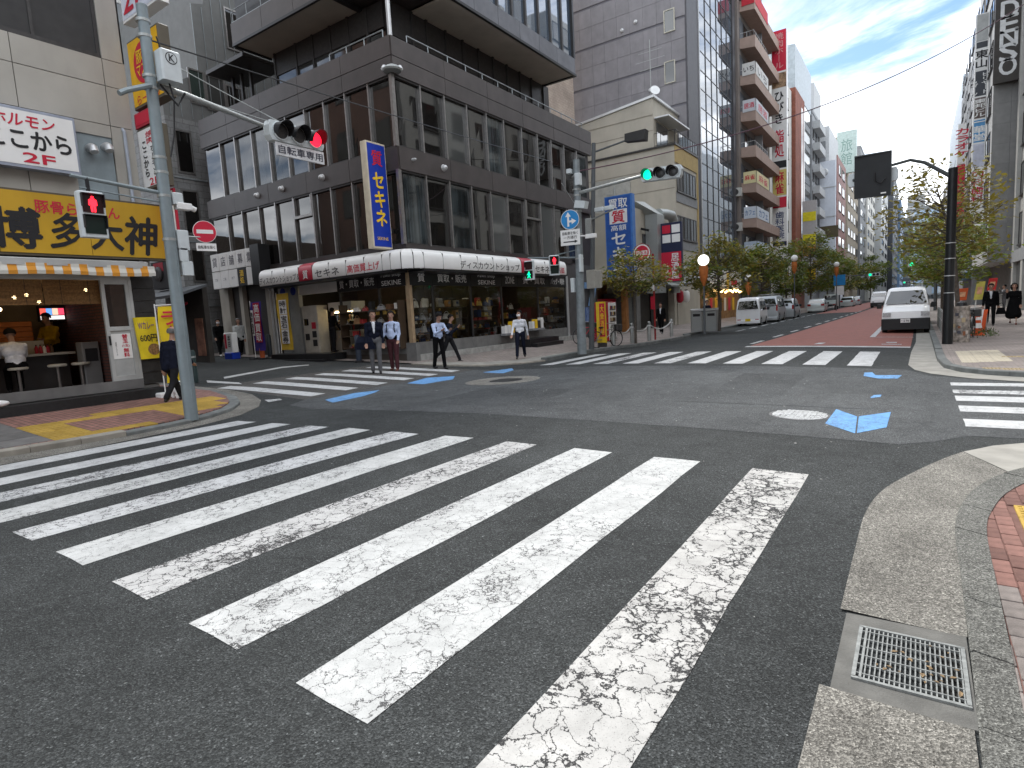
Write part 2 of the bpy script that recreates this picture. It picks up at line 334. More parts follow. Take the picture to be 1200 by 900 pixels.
# ------------------------------------------------------------------ lettering (flat print, a few millimetres proud)
TXT = {}
def glyphs(body):
    k = body
    if k not in TXT:
        c = bpy.data.curves.new('lettering', 'FONT'); c.body = body; c.resolution_u = 3; c.align_x = 'CENTER'; c.space_line = 1.0
        o = bpy.data.objects.new('lettering', c); COL.objects.link(o)
        dg = bpy.context.evaluated_depsgraph_get(); me = bpy.data.meshes.new_from_object(o.evaluated_get(dg))
        bpy.data.objects.remove(o); bpy.data.curves.remove(c)
        P = [tuple(q.co) for q in me.vertices]; F = [tuple(f.vertices) for f in me.polygons]; bpy.data.meshes.remove(me)
        TXT[k] = (P, F)
    return TXT[k]
def letter(parent, body, c, u, v, w, h, mat, vert=False, bold=.0, keep=False, shear=0., pop=.005, name='lettering'):
    if vert: body = '\n'.join(body.replace('ー', '｜'))
    P, F = glyphs(body)
    if not P: return None
    u, v, c = V(u).normalized(), V(v).normalized(), V(c); n = u.cross(v)
    xs = [p[0]+shear*p[1] for p in P]; ys = [p[1] for p in P]; x0, x1, y0, y1 = min(xs), max(xs), min(ys), max(ys)
    sx, sy = w/max(x1-x0, 1e-4), h/max(y1-y0, 1e-4)
    if keep: sx = sy = min(sx, sy)
    mb = MB(); s = min(sx, sy)*bold*.8
    for k, (dx, dy) in enumerate([(0, 0)] if bold <= 0 else [(-s, 0), (s, 0), (0, s), (0, -s)]):      # heavier strokes: the print laid over itself, each pass a fraction of a millimetre proud
        o_ = c+u*dx+v*dy+n*(pop+k*(.0003+.002*h)); b = len(mb.v)
        mb.v += [o_+u*((x-(x0+x1)/2)*sx)+v*((p[1]-(y0+y1)/2)*sy) for x, p in zip(xs, P)]; mb.f += [[b+i for i in f] for f in F]
    mb.mi = [0]*len(mb.f)
    return mb.build(name, mat, parent)
X_, Y_, Z_ = V((1, 0, 0)), V((0, 1, 0)), V((0, 0, 1))
# ================================================================== GROUND, ROADS, PAVEMENTS
M_ASPH = asphalt('asphalt', .060, (.95, 1.02, 1.02))
M_ASPH2 = asphalt('asphalt_crossing', .104, (.96, 1.01, 1.03))
M_ASPH3 = asphalt('asphalt_side_street', .095, (1.03, 1.0, .95))
M_ASPH4 = asphalt('asphalt_patch', .086, (.95, 1.0, 1.02))
M_AGG = aggregate('gutter_concrete', (.24, .23, .205))
M_CONC = mk('apron_concrete', (.30, .29, .26), .85, var=.25, sc_=2.5, bump=.3, dirt=.25)
M_KERB = mk('kerb_stone_grey', (.165, .175, .17), .85, var=.3, sc_=5, bump=.4, bsc=90, objvar=.12, dirt=.35)
M_KERBN = aggregate('kerb_concrete', (.175, .175, .16))
M_KERBL = mk('kerb_stone_pale', (.30, .28, .24), .85, var=.2, sc_=5, bump=.3, bsc=90, objvar=.12, dirt=.3)
M_WHITE = paint('road_paint_white', (.54, .55, .54), .5, .95, .05, 0., 8.5, .46, .065)
M_WHITEB = paint('road_paint_white_cracked', (.50, .495, .475), .22, 1.2, .035, 3., 6.6, .42, .09)
M_WHITEH = paint('road_paint_white_crazed', (.52, .52, .51), .55, 1.1, .04, 21., 7.5, .42, .08)
M_WHITEW = paint('road_paint_white_worn', (.55, .56, .56), 1.0, 1.0, .045, 9., 8, .43, .08)
M_WHITEC = paint('road_paint_white_fresh', (.55, .56, .56), .4, .6, .06, 5., 9, .46, .06)
M_BLUE = paint('road_paint_blue', (.15, .35, .66), .6, .5, .07, 1.)
M_BLUEW = paint('road_paint_blue_faint', (.16, .36, .66), .95, .5, .075, 2.)
M_REDP = paint('red_lane_surface', (.31, .125, .098), .25, .25, .11, 6.)
M_PAVE = brick('pavement_pavers', (.24, .20, .18), (.30, .26, .235), (.12, .11, .10), .2, .1, .006, bump=.5)
M_PAVER = brick('pavement_red_pavers', (.22, .105, .085), (.30, .15, .12), (.09, .07, .06), .2, .1, .010, bump=.7)
M_PAVEG = brick('pavement_grey_slabs', (.23, .22, .21), (.28, .27, .26), (.1, .1, .1), .3, .3, .006, off=0, bump=.5)
M_BRK = mk('red_paving_brick', (.19, .10, .082), .85, var=.3, sc_=14, bump=.4, bsc=120, objvar=.28, dirt=.2)
M_BRKG = mk('grey_paving_brick', (.20, .175, .16), .85, var=.3, sc_=14, bump=.4, bsc=120, objvar=.2)
M_SLAB = mk('grey_paving_slab', (.15, .145, .14), .85, var=.25, sc_=4, bump=.3, bsc=80, objvar=.15)
M_YEL = mk('yellow_tactile_tile', (.43, .285, .06), .8, var=.2, sc_=8, bump=.3, objvar=.14, dirt=.4)
M_CREAM = mk('cream_tactile_tile', (.50, .45, .35), .8, var=.15, sc_=8, bump=.2, objvar=.06)
M_IRON = mk('cast_iron', (.10, .10, .10), .55, metal=.6, var=.3, sc_=20, bump=.5, bsc=70)
M_GRATE = mk('weathered_grate_steel', (.24, .25, .24), .5, metal=.35, var=.35, sc_=30, dirt=.3)
M_GALV = mk('galvanised_steel', (.38, .40, .39), .45, metal=.6, var=.2, sc_=30)
M_PITSHADE = mk('drain_pit', (.02, .019, .017), .9)
# road base out to the horizon
xs = [-900, -200, -60, -40, -34, -28, -22, -18, -14]+[-13.5+.5*k for k in range(29)]+[1.5, 3, 6, 12, 60, 900]
ys = [-300, -60, -20, -8, 0, 8, 16, 24, 40, 60, 90, 140, 220, 400, 900, 2200]
mb = MB(); mb.v = [V((x, y, zt(x))) for y in ys for x in xs]; nx = len(xs)
mb.f = [[j*nx+i, j*nx+i+1, (j+1)*nx+i+1, (j+1)*nx+i] for j in range(len(ys)-1) for i in range(nx-1)]; mb.mi = [0]*len(mb.f)
mb.build('road', M_ASPH)['kind'] = 'structure'
# resurfaced crossing area and the side street's own paler asphalt
sheet('road_surface', [(-10.0, 7.3), (-6, 7.55), (-3, 7.6), (-.15, 7.7), (.2, 8.0), (.5, 8.45), (9, 9.0), (9, 12.9), (1.5, 13.5), (.2, 14.4), (-.15, 15.4), (-3, 15.4), (-7.6, 15.2), (-9.8, 14.6), (-11.2, 14.2), (-11.2, 8.0), (-10.9, 7.4)], .003, M_ASPH2)
sheet('road_surface', [(-11.21, 8.0), (-11.21, 14.15), (-14.6, 14.3), (-42, 14.3), (-42, 8.0)], .003, M_ASPH3)
sheet('manhole_apron', [(-8.55+1.0*math.cos(a)*.95, 11.9+.95*math.sin(a)) for a in [2*PI*k/20 for k in range(20)]], .006, M_AGG)
# ---- crossings: every painted bar is a piece of its own
def crossing(name, bars, mat, dz=.006):
    root = struct(name)
    for k, q in enumerate(bars):
        m = mat(k) if callable(mat) else mat
        pts = []
        for a, b in zip(q, q[1:]+q[:1]):
            n = 8 if (V(b)-V(a)).length > 1.5 else 2
            pts += [(a[0]+(b[0]-a[0])*t/n+(U(-.008, .008) if t else 0), a[1]+(b[1]-a[1])*t/n+(U(-.008, .008) if t else 0)) for t in range(n)]
        sheet('crossing_bar', pts, dz, m, root)
FAR = [(278.8, 493.8, 300, 494.5), (318.8, 496, 340.5, 497.3), (361.3, 498.8, 385.5, 500.5), (408.8, 501.5, 433.8, 504), (460, 505.8, 490.5, 508.8), (521.3, 510.8, 555, 513.3), (593.8, 517.5, 629.3, 521.3), (673.3, 525.3, 717.3, 530.3), (766.7, 535.7, 820.7, 541), (881.7, 549, 947.7, 556.3)]
NEAR = {4: (14.5, 623.8, 37.5, 633.8), 5: (65.5, 647, 97, 663), 6: (131.3, 682, 171.8, 703.3), 7: (220.7, 731, 277.7, 762), 8: (346.7, 801, 430.7, 849)}
bars = []
for i, f in enumerate(FAR):
    a, b = Gd(f[0], f[1]), Gd(f[2], f[3])
    if i in NEAR: n = NEAR[i]; c, d = Gd(n[2], n[3]), Gd(n[0], n[1])
    else:
        ln = 4.72 if i < 4 else 4.5
        c, d = V((b.x-.015, b.y-ln, 0)), V((a.x-.015, a.y-ln, 0))
    if i == 9: a2, b2 = Gd(557, 900), Gd(740, 900); t = 1.35; d = a+(a2-a)*t; c = b+(b2-b)*t
    bars.append([(a.x, a.y), (d.x, d.y), (c.x, c.y), (b.x, b.y)])
crossing('pedestrian_crossing', bars, dz=.0035, mat=lambda k: [M_WHITEC, M_WHITEC, M_WHITEW, M_WHITE, M_WHITEW, M_WHITE, M_WHITEH, M_WHITE, M_WHITE, M_WHITEB][k])
crossing('pedestrian_crossing', [[(-9.95+.955*k, 15.9), (-9.45+.955*k, 15.9), (-9.45+.955*k, 19.9), (-9.95+.955*k, 19.9)] for k in range(10)], lambda k: M_WHITEW if k in (2, 4) else M_WHITEC)
crossing('pedestrian_crossing', [[(-14.85, 8.02+1.0*k), (-11.45, 8.36+1.0*k), (-11.5, 8.8+1.0*k), (-14.95, 8.46+1.0*k)] for k in range(6)], M_WHITEC)
crossing('pedestrian_crossing', [[(.52, a), (5.5, a), (5.5, b), (.52, b)] for a, b in ((9.03, 9.57), (10.15, 10.67), (11.13, 11.67), (11.96, 12.37), (12.93, 13.35))], lambda k: M_WHITEW if k == 3 else M_WHITEC)
# ---- bicycle marks, red lane, lines
def pxsheet(name, pp, dz, m, parent=None): return sheet(name, [tuple(Gd(*p))[:2] for p in pp], dz, m, parent)
ar = struct('bicycle_arrow_marking')
pxsheet('arrow_half', [(980, 480), (1004.5, 488.7), (1002.0, 508.4), (967, 496.8)], .0075, M_BLUE, ar); pxsheet('arrow_half', [(1006.5, 488.4), (1044, 483.3), (1039, 501.3), (1004.2, 508.2)], .0075, M_BLUE, ar)
pxsheet('bicycle_lane_marking', [(381, 468.8), (415, 461), (445, 457.5), (440, 460), (425, 465), (390, 472.5)], .0075, M_BLUEW)
pxsheet('bicycle_lane_marking', [(477, 449.5), (500, 443), (533, 441), (531, 445), (497, 450.5)], .0075, M_BLUE)
pxsheet('bicycle_lane_marking', [(566, 436.5), (600, 432), (602, 434), (590, 437.5)], .0075, M_BLUEW)
pxsheet('bicycle_lane_marking', [(1013, 437), (1022, 436.5), (1026, 440), (1057, 440), (1052, 444), (1030, 444), (1012, 441)], .0075, M_BLUEW)
pxsheet('bicycle_lane_marking', [(1020, 466), (1024, 463.5), (1033, 463), (1032, 465.5), (1021, 467)], .0075, M_BLUEW)
sheet('red_lane', [(-4.95, 22.3), (-.15, 22.0), (-.12, 27), (-.05, 60), (-.05, 150), (-4.2, 150), (-4.4, 55), (-4.75, 29)], .004, M_REDP)
sheet('red_lane', [(-8.4, 66), (-4.7, 66), (-4.7, 150), (-8.4, 150)], .004, M_REDP)
sheet('stop_line', [(-5.0, 21.65), (-.15, 21.5), (-.15, 21.95), (-5.0, 22.1)], .008, M_WHITEC)
for y in range(12): sheet('lane_dash', [(-5.18+.035*y, 23.2+4*y), (-5.02+.035*y, 23.2+4*y), (-4.98+.035*y, 25.0+4*y), (-5.14+.035*y, 25.0+4*y)], .009, M_WHITE)
sheet('parking_line', [(-1.5, 26.7), (-1.32, 26.7), (-1.32, 40), (-1.5, 40)], .009, M_WHITEC); sheet('parking_line', [(-1.5, 26.7), (-1.5, 26.55), (-.1, 26.55), (-.1, 26.7)], .009, M_WHITEW)
for y in range(10): sheet('parking_line', [(-8.35, 34+3.2*y), (-8.2, 34+3.2*y), (-8.2, 36+3.2*y), (-8.35, 36+3.2*y)], .007, M_WHITEC)
mk_ = struct('bicycle_symbol_marking'); sheet('symbol_stroke', [(-.95, 22.75), (-.4, 22.75), (-.4, 23.0), (-.95, 23.0)], .009, M_WHITEW, mk_); sheet('symbol_stroke', [(-.85, 23.5), (-.55, 23.5), (-.55, 23.95), (-.85, 23.95)], .009, M_WHITEW, mk_)
sheet('turn_dot_marking', [(-2.95, 22.8), (-2.72, 22.8), (-2.65, 23.5), (-2.88, 23.5)], .009, M_WHITEC)
for a in (((700, 403.5), (712, 402), (716, 403.5), (703, 405.5)), ((722, 401), (742, 398.5), (746, 400), (726, 402.7))): pxsheet('kerbside_marking', a, .007, M_WHITEC)
pxsheet('give_way_line', [(242, 446), (280, 448.5), (284, 450.5), (243, 448.5)], .007, M_WHITEC)
pxsheet('edge_line', [(262, 442), (330, 430), (362, 427.4), (362, 428.3), (330, 431.5), (263, 444)], .007, M_WHITEC)
pxsheet('road_patch', [(310, 469), (328, 467.6), (331, 469), (315, 471.5)], .007, M_WHITEW)
# ---- manhole covers
def tilt(mb, c):
    for p in mb.v: p.z += zs(p.x)-zt(c[0])
def manhole(c, r, rough_white, label):
    z = zt(c[0]); t = thing('manhole_cover', label, 'manhole cover', (c[0], c[1], z), 'manhole covers in the crossing')
    mb = MB(); mb.lathe((c[0], c[1], z-.02), [(r, 0), (r, .026), (r-.035, .029), (r-.04, .026)], 32); tilt(mb, c); mb.build('rim', M_IRON, t)
    mb = MB()
    for i in range(-6, 7):
        for j in range(-6, 7):
            x, y = i*r/6.6, j*r/6.6
            if x*x+y*y < (r*.9)**2: mb.box(c[0]+x-.022, c[1]+y-.022, z, c[0]+x+.022, c[1]+y+.022, z+.015)
    mb.lathe((c[0], c[1], z-.02), [(r-.045, 0), (r-.045, .029)], 32); tilt(mb, c); mb.build('lid', M_WHITEW if rough_white else M_IRON, t)
manhole((-1.35, 9.05), .40, True, 'round manhole cover with flaking white paint beside the blue arrow')
manhole((-8.45, 11.9), .44, False, 'dark iron manhole cover in a pale concrete ring')
# ---- near corner: gutter, drain grate, kerb stones, red paving
GUT = [(-.34, -4), (-.33, 1.5), (-.32, 2.13), (-.31, 3.37), (-.31, 5.1), (-.22, 5.8), (-.05, 6.35), (.2, 7.05), (.42, 7.55), (.7, 7.95), (1.0, 8.2), (1.7, 8.55), (3, 8.85), (9, 9.1)]
KIN = [(.20, -4), (.21, 1.5), (.22, 2.47), (.23, 3.1), (.24, 4.14), (.25, 5.06), (.33, 5.7), (.48, 6.28), (.72, 6.8), (1.05, 7.2), (1.7, 7.6), (3, 7.95), (9, 8.2)]
KOUT = [(.36, -4), (.36, 1.5), (.37, 2.72), (.385, 3.38), (.40, 4.22), (.425, 5.06), (.50, 5.55), (.63, 6.05), (.84, 6.52), (1.12, 6.9), (1.72, 7.28), (3, 7.62), (9, 7.87)]
KIN = [KIN[0]]+smooth(KIN[1:]); KOUT = [KOUT[0]]+smooth(KOUT[1:])
gx0, gx1, gy0, gy1 = -.20, .20, 2.80, 3.27
EXT = .14
# gutter laid around the drain; a flat dark sheet paints the pit's shade
sheet('gutter', [(-.34, -4), (.21, -4), (.21, gy0-EXT), (-.32, gy0-EXT)], .012, M_AGG)
ap_ = Gd(1115, 536)
sheet('gutter', [(-.31, gy1+EXT), (.23, gy1+EXT)]+[q for q in KIN if gy1+EXT < q[1] < 6.82]+[(.62, 7.05), (.42, 7.55)]+smooth([(.42, 7.55), (.2, 7.05), (-.05, 6.35), (-.22, 5.75), (-.30, 5.1), (-.31, 4.4)])[1:], .012, M_AGG)
sheet('gutter_apron', [(.425, 7.55), (.7, 7.95), (1.0, 8.2), (1.7, 8.55), (3, 8.85), (9, 9.1), (9, 8.2), (3, 7.95), (1.7, 7.6), (1.05, 7.2), (.725, 6.8), (.625, 7.06)], .014, M_CONC)
d = struct('storm_drain')
mb = MB()
for a in ((-.32, gy0-EXT, gx0-.012, gy1+EXT), (gx1+.012, gy0-EXT, .225, gy1+EXT), (gx0-.012, gy0-EXT, gx1+.012, gy0-.012), (gx0-.012, gy1+.012, gx1+.012, gy1+EXT)): mb.box(a[0], a[1], -.05, a[2], a[3], .017)
mb.build('drain_surround', M_CONC2 if 'M_CONC2' in globals() else mk('drain_surround_concrete', (.13, .128, .118), .85, var=.3, sc_=6, bump=.4, bsc=90, dirt=.3), d)
mb = MB(); mb.poly((gx0, gy0, .006), (gx1, gy0, .006), (gx1, gy1, .006), (gx0, gy1, .006)); mb.build('drain_pit', M_PITSHADE, d)
g = thing('drain_grate', 'galvanised steel drain grate with leaf litter set in the near gutter', 'drain grate', (0, 3, 0))
mb = MB(); e = .012
for a in ((gx0-e, gy0-e, gx1+e, gy0+.004), (gx0-e, gy1-.004, gx1+e, gy1+e), (gx0-e, gy0, gx0+.004, gy1), (gx1-.004, gy0, gx1+e, gy1), (gx0+.016, gy0, gx0+.026, gy1)): mb.box(a[0], a[1], .004, a[2], a[3], .027)
mb.build('frame', M_GRATE, g)
bm_ = None
for k in range(20):
    x = gx0+.036+k*(gx1-gx0-.045)/19
    if bm_ is None:
        mb = MB(); mb.box(-.0028, -(gy1-gy0)/2, 0, .0028, (gy1-gy0)/2, .028); bm_ = mb.mesh('bar', [M_GRATE])
    inst('bar', bm_, g, (x, (gy0+gy1)/2-3, -.004))
mb = MB(); mb.box(-(gx1-gx0)/2, -.003, 0, (gx1-gx0)/2, .003, .012); cm_ = mb.mesh('cross_rod', [M_GRATE])
for k in range(6): inst('cross_rod', cm_, g, (0, gy0+.04+k*.078-3, .0135))
lf = MB()
for k in range(26):
    x, y, a = U(gx0+.05, gx1-.02), U(gy0+.02, gy1-.02), U(0, 6.3)
    if k < 16: x, y = gx1-abs(RND.gauss(0, .09))-.02, gy0+.18+RND.gauss(0, .09)
    s = U(.008, .018); lf.poly((x+s*math.cos(a), y+s*math.sin(a), .0265), (x-s*.5*math.sin(a), y+s*.5*math.cos(a), .029), (x-s*math.cos(a), y-s*math.sin(a), .0262), (x+s*.5*math.sin(a), y-s*.5*math.cos(a), .029))
tag(lf.build('dead_leaves', mk('dead_leaf', (.22, .15, .08), .8, var=.4, sc_=40)), kind='stuff')
def kerb_run(inn, out, z, mat, root, ln=.6, gap=.008, base=-.05):
    """kerb stones between two polylines, each a stone of its own"""
    def samp(pl, s):
        acc = 0
        tot = sum((V(b)-V(a)).length for a, b in zip(pl, pl[1:])); s *= tot
        for a, b in zip(pl, pl[1:]):
            q = (V(b)-V(a)).length
            if acc+q >= s-1e-6: t = (s-acc)/q; return V(a)+(V(b)-V(a))*t
            acc += q
        return V(pl[-1])
    tot = sum((V(b)-V(a)).length for a, b in zip(inn, inn[1:])); n = max(1, round(tot/ln))
    for k in range(n):
        s0, s1 = k/n, (k+1)/n; g_ = gap/tot/2
        I = [samp(inn, s0+g_+(s1-s0-2*g_)*t/3) for t in range(4)]; O = [samp(out, s0+g_+(s1-s0-2*g_)*t/3) for t in range(4)]
        h = z+U(-.002, .003); ch = .012
        mb = MB(); r = []
        for i, o_ in zip(I, O):
            i, o_ = V((i[0], i[1], 0)), V((o_[0], o_[1], 0)); d_ = (o_-i).normalized()*ch; zi, zo = zt(i.x), zt(o_.x)
            r.append([V((i.x, i.y, zi+base)), V((i.x, i.y, zi+h-ch)), V((i.x+d_.x, i.y+d_.y, zi+h)), V((o_.x, o_.y, zo+h)), V((o_.x, o_.y, zo+base))])
        vs_ = [p for q in r for p in q]; fs = [(a*5+b, (a+1)*5+b, (a+1)*5+b+1, a*5+b+1) for a in range(3) for b in range(4)]+[(4, 3, 2, 1, 0), (15, 16, 17, 18, 19)]
        mb.add(vs_, fs); mb.build('kerb_stone', mat, root)
kerb_run(KIN[1:], KOUT[1:], .035, M_KERBN, struct('kerb'), .58)
# pavement bed and separate paving bricks (as far as they read singly)
sheet('pavement', [(.37, -4)]+[(x+.004, y) for x, y in KOUT]+[(9, -4)], .022, mk('paving_bed', (.16, .085, .07), .9, var=.3, sc_=9, bump=.4))
pv = struct('brick_paving')
mb = MB(); mb.rbox(-.0475, -.0965, -.01, .0475, .0965, .014, .006); bk = mb.mesh('brick', [M_BRK]); bk2 = mb.mesh('brick', [M_BRKG])
def inside(pl, y):
    for (x0, y0), (x1, y1) in zip(pl, pl[1:]):
        if y0 <= y <= y1: return x0+(x1-x0)*(y-y0)/(y1-y0)
    return 99
nb = 0
for i in range(10):
    for j in range(26):
        x, y = .345+.1*i, 2.9+.2*j+(.1 if i % 2 else 0)
        if y > 6.9 or x+.04 < min(inside(KOUT, y-.1), inside(KOUT, y+.1)): continue
        if .62 < x and 4.75 < y < 5.75: continue
        o = inst('brick', bk if y > 3.95+U(-.1, .1) else bk2, pv, (x+U(-.002, .002), y+U(-.003, .003), .0165+U(-.0015, .001))); o.rotation_euler = (U(-.01, .01), U(-.01, .01), U(-.012, .012)); nb += 1
def tactile(mat, kind):
    mb = MB(); mb.rbox(-.147, -.147, -.03, .147, .147, .002, .006)
    if kind == 'bar':
        for k in range(4): mb.rbox(-.13, -.115+k*.077-.013, .002, .13, -.115+k*.077+.013, .008, .004)
    else:
        for i in range(5):
            for j in range(5): mb.rbox(-.115+i*.0575-.013, -.115+j*.0575-.013, .002, -.115+i*.0575+.013, -.115+j*.0575+.013, .008, .006)
    return mb.mesh('tactile_tile', [mat])
TB, TD = tactile(M_YEL, 'bar'), tactile(M_YEL, 'dot')
for i, j in ((0, 0), (0, 1), (0, 2), (1, 0), (1, 1), (1, 2)): inst('tactile_tile', TD, pv, (.78+.3*i, 4.95+.3*j, .036))
# ---- far corner over the right-hand crossing
R_IN = [(9, 13.05), (3, 13.75), (1.9, 14.15), (1.15, 14.6), (.75, 15.1), (.5, 15.9), (.42, 17.5), (.42, 20), (.44, 60), (.44, 150)]
R_OUT = [(9, 13.2), (3, 13.9), (1.96, 14.29), (1.25, 14.72), (.88, 15.18), (.65, 15.95), (.58, 17.5), (.58, 20), (.60, 60), (.60, 150)]
sheet('gutter', [(9, 13.0), (1.7, 13.56), (.9, 14.0), (.25, 14.75), (-.02, 15.4), (-.15, 16.4), (-.12, 20), (-.02, 24), (0, 150)]+[(x+.01, y) for x, y in R_IN[::-1]], .006, M_CONC)
kerb_run(R_IN[:8], R_OUT[:8], .1, M_KERB, struct('kerb'), .6); kerb_run(R_IN[7:9], R_OUT[7:9], .12, M_KERB, struct('kerb'), 1.2)
sheet('pavement', [(x+.004, y+.004) for x, y in R_OUT]+[(30, 150), (30, 13.2)], .092, M_PAVE)
pr = struct('tactile_paving')
TC, TCD = tactile(M_CREAM, 'bar'), tactile(M_CREAM, 'dot')
for i in range(3):
    for j in range(10):
        o = inst('tactile_tile', TC, pr, (.98+.3*i, 16.35+.3*j+.12*i, .093)); o.rotation_euler = (0, 0, PI/2)
M_CRD = mk('buff_tactile_tile', (.34, .27, .16), .8, var=.2, sc_=8, objvar=.1); TB2 = tactile(M_CRD, 'dot')
for i in range(12): inst('tactile_tile', TB2, pr, (1.25+.3*i, 15.0-.09*i, .093))
for i in range(10): inst('tactile_tile', TB2, pr, (1.75+.3*i, 17.55, .0935))
# ---- left corner in front of the ramen shop
L_OUT = [(-10.95, -3), (-10.85, 2.3), (-10.75, 3.3), (-10.72, 4.2), (-10.8, 5.1), (-11.0, 5.8), (-11.35, 6.4), (-11.9, 6.9), (-12.7, 7.3), (-13.9, 7.55), (-18, 7.6), (-40, 7.6)]
L_IN2 = [(-11.13, -3), (-11.03, 2.3), (-10.93, 3.3), (-10.90, 4.2), (-10.97, 5.05), (-11.16, 5.7), (-11.48, 6.26), (-12.0, 6.72), (-12.77, 7.1), (-13.92, 7.37), (-18, 7.42), (-40, 7.42)]
sheet('gutter', [(-10.35, -3), (-10.3, 2.3), (-10.3, 3.5), (-10.45, 5.2), (-10.75, 6.2), (-11.3, 6.95), (-12.0, 7.45), (-13, 7.85), (-14.5, 8.0), (-40, 7.98)]+[(x, y) for x, y in L_OUT[::-1]], .008, M_AGG)
kerb_run(L_OUT[1:4], L_IN2[1:4], .10, M_KERBL, struct('kerb'), .6); kerb_run(L_OUT[3:], L_IN2[3:], .07, M_KERB, struct('kerb'), .6)
sheet('pavement', [(x-.003, y) for x, y in L_IN2]+[(-40, -3)], .09, M_PAVER, thick=.09)
pl = struct('tactile_paving')
mb = MB(); mb.rbox(-.296, -.296, -.03, .296, .296, .004, .01); sm_ = mb.mesh('paving_slab', [M_SLAB])
for i in range(6):
    for j in range(9):
        x, y = -11.35-.6*i, 3.0-.6*j
        o = inst('paving_slab', sm_, pl, (x, y, zt(x)+.092)); o.rotation_euler = (0, .04, 0)
mb = MB(); mb.rbox(-.096, -.046, -.03, .096, .046, .004, .006)
ring = []
lim = [(-10.9, 4.6), (-10.97, 5.05), (-11.16, 5.7), (-11.48, 6.26), (-12.0, 6.72), (-12.77, 7.1), (-13.5, 7.3)]
def edge_at(x): return next((ya+(yb-ya)*(xa-x)/(xa-xb) for (xa, ya), (xb, yb) in zip(lim, lim[1:]) if xb <= x <= xa), 9)
for i in range(8):
    for j in range(12):
        x, y = -11.08-.3*i, 3.45+.3*j
        if y+.12 > edge_at(x+.12) or (-12.45 < x < -11.3 and 3.95 < y < 5.5) or x < -12.95 or (x < -12.6 and y < 4.4): continue
        ring.append((x, y, 'b' if j < 2 and 1 <= i <= 4 else 'd'))
for x, y, k in ring:
    o = inst('tactile_tile', TB if k == 'b' else TD, pl, (x, y, zt(x)+.094)); o.rotation_euler = (0, .045, 0)
# ---- pavement in front of the corner pawn shop and on along the far side
S_IN = [(-40, 14.25), (-15.2, 14.25), (-14, 14.25), (-12.6, 14.45), (-11.5, 15.0), (-10.8, 16.0), (-10.5, 17.2), (-10.5, 21), (-10.2, 23), (-9.75, 25), (-9.5, 28), (-9.55, 30.2), (-10.2, 31.4), (-10.25, 60), (-10.25, 150)]
S_OUT = [(-40, 14.43), (-15.2, 14.43), (-14, 14.43), (-12.67, 14.62), (-11.63, 15.12), (-10.97, 16.08), (-10.68, 17.2), (-10.68, 21), (-10.38, 23.05), (-9.93, 25.05), (-9.68, 28), (-9.72, 30.1), (-10.38, 31.3), (-10.43, 60), (-10.43, 150)]
kerb_run(S_IN[2:7], S_OUT[2:7], .05, M_KERBL, struct('kerb'), .6); kerb_run(S_IN[6:13], S_OUT[6:13], .12, M_KERB, struct('kerb'), .9); kerb_run(S_IN[12:14], S_OUT[12:14], .12, M_KERB, struct('kerb'), 1.5)
sheet('pavement', [(x-.003, y+.003) for x, y in S_OUT]+[(-40, 150)], .04, M_PAVE)
sheet('pavement_border', [(-13.9, 14.45), (-12.7, 14.66), (-11.65, 15.16), (-11.0, 16.1), (-10.72, 17.2), (-10.72, 20), (-11.3, 20), (-11.35, 17.2), (-11.6, 16.4), (-12.1, 15.7), (-13, 15.2), (-13.9, 15.05)], .046, M_CONC)

# flakes of paint, gum and grit on the crossing (nobody could count them)
mb = MB()
for k in range(420):
    x, y = U(-10.5, 0), U(2.5, 16); s_ = (abs(RND.gauss(0, .009))+.003)*min(1, y/9+.15); a = U(0, 6.3); z = zt(x)+.0115
    mb.poly(*[(x+s_*U(.5, 1.3)*math.cos(a+q), y+s_*U(.5, 1.3)*math.sin(a+q), z) for q in (0, 1.3, 2.6, 3.9, 5.1)])
tag(mb.build('road_grit', mk('paint_flakes', (.36, .36, .34), .8, var=.5, sc_=2)), kind='stuff')
for pts in ([(-7.9, 8.2), (-5.6, 8.35), (-5.75, 10.6), (-8.0, 10.4)], [(-3.1, 10.6), (-1.9, 10.7), (-1.9, 13.9), (-3.2, 13.8)]): sheet('road_patch', pts, .0045, M_ASPH4)
mb = MB()
for a, b in (((-9.8, 7.6), (-4.2, 15.2)), ((-3.6, 9.6), (-.4, 9.9)), ((-9.9, 12.9), (-6.2, 14.9))):
    a, b = V((*a, 0)), V((*b, 0)); n = 24; d = (b-a).normalized(); w_ = V((-d.y, d.x, 0)); P = [a+(b-a)*k/n+w_*RND.gauss(0, .02) for k in range(n+1)]
    for p, q in zip(P, P[1:]): r = U(.006, .016); mb.poly(*[(c.x, c.y, zt(c.x)+.0065) for c in (p-w_*r, q-w_*r, q+w_*r, p+w_*r)])
mb.build('tar_seam', mk('tar_seam', (.018, .018, .018), .5))['kind'] = 'structure'
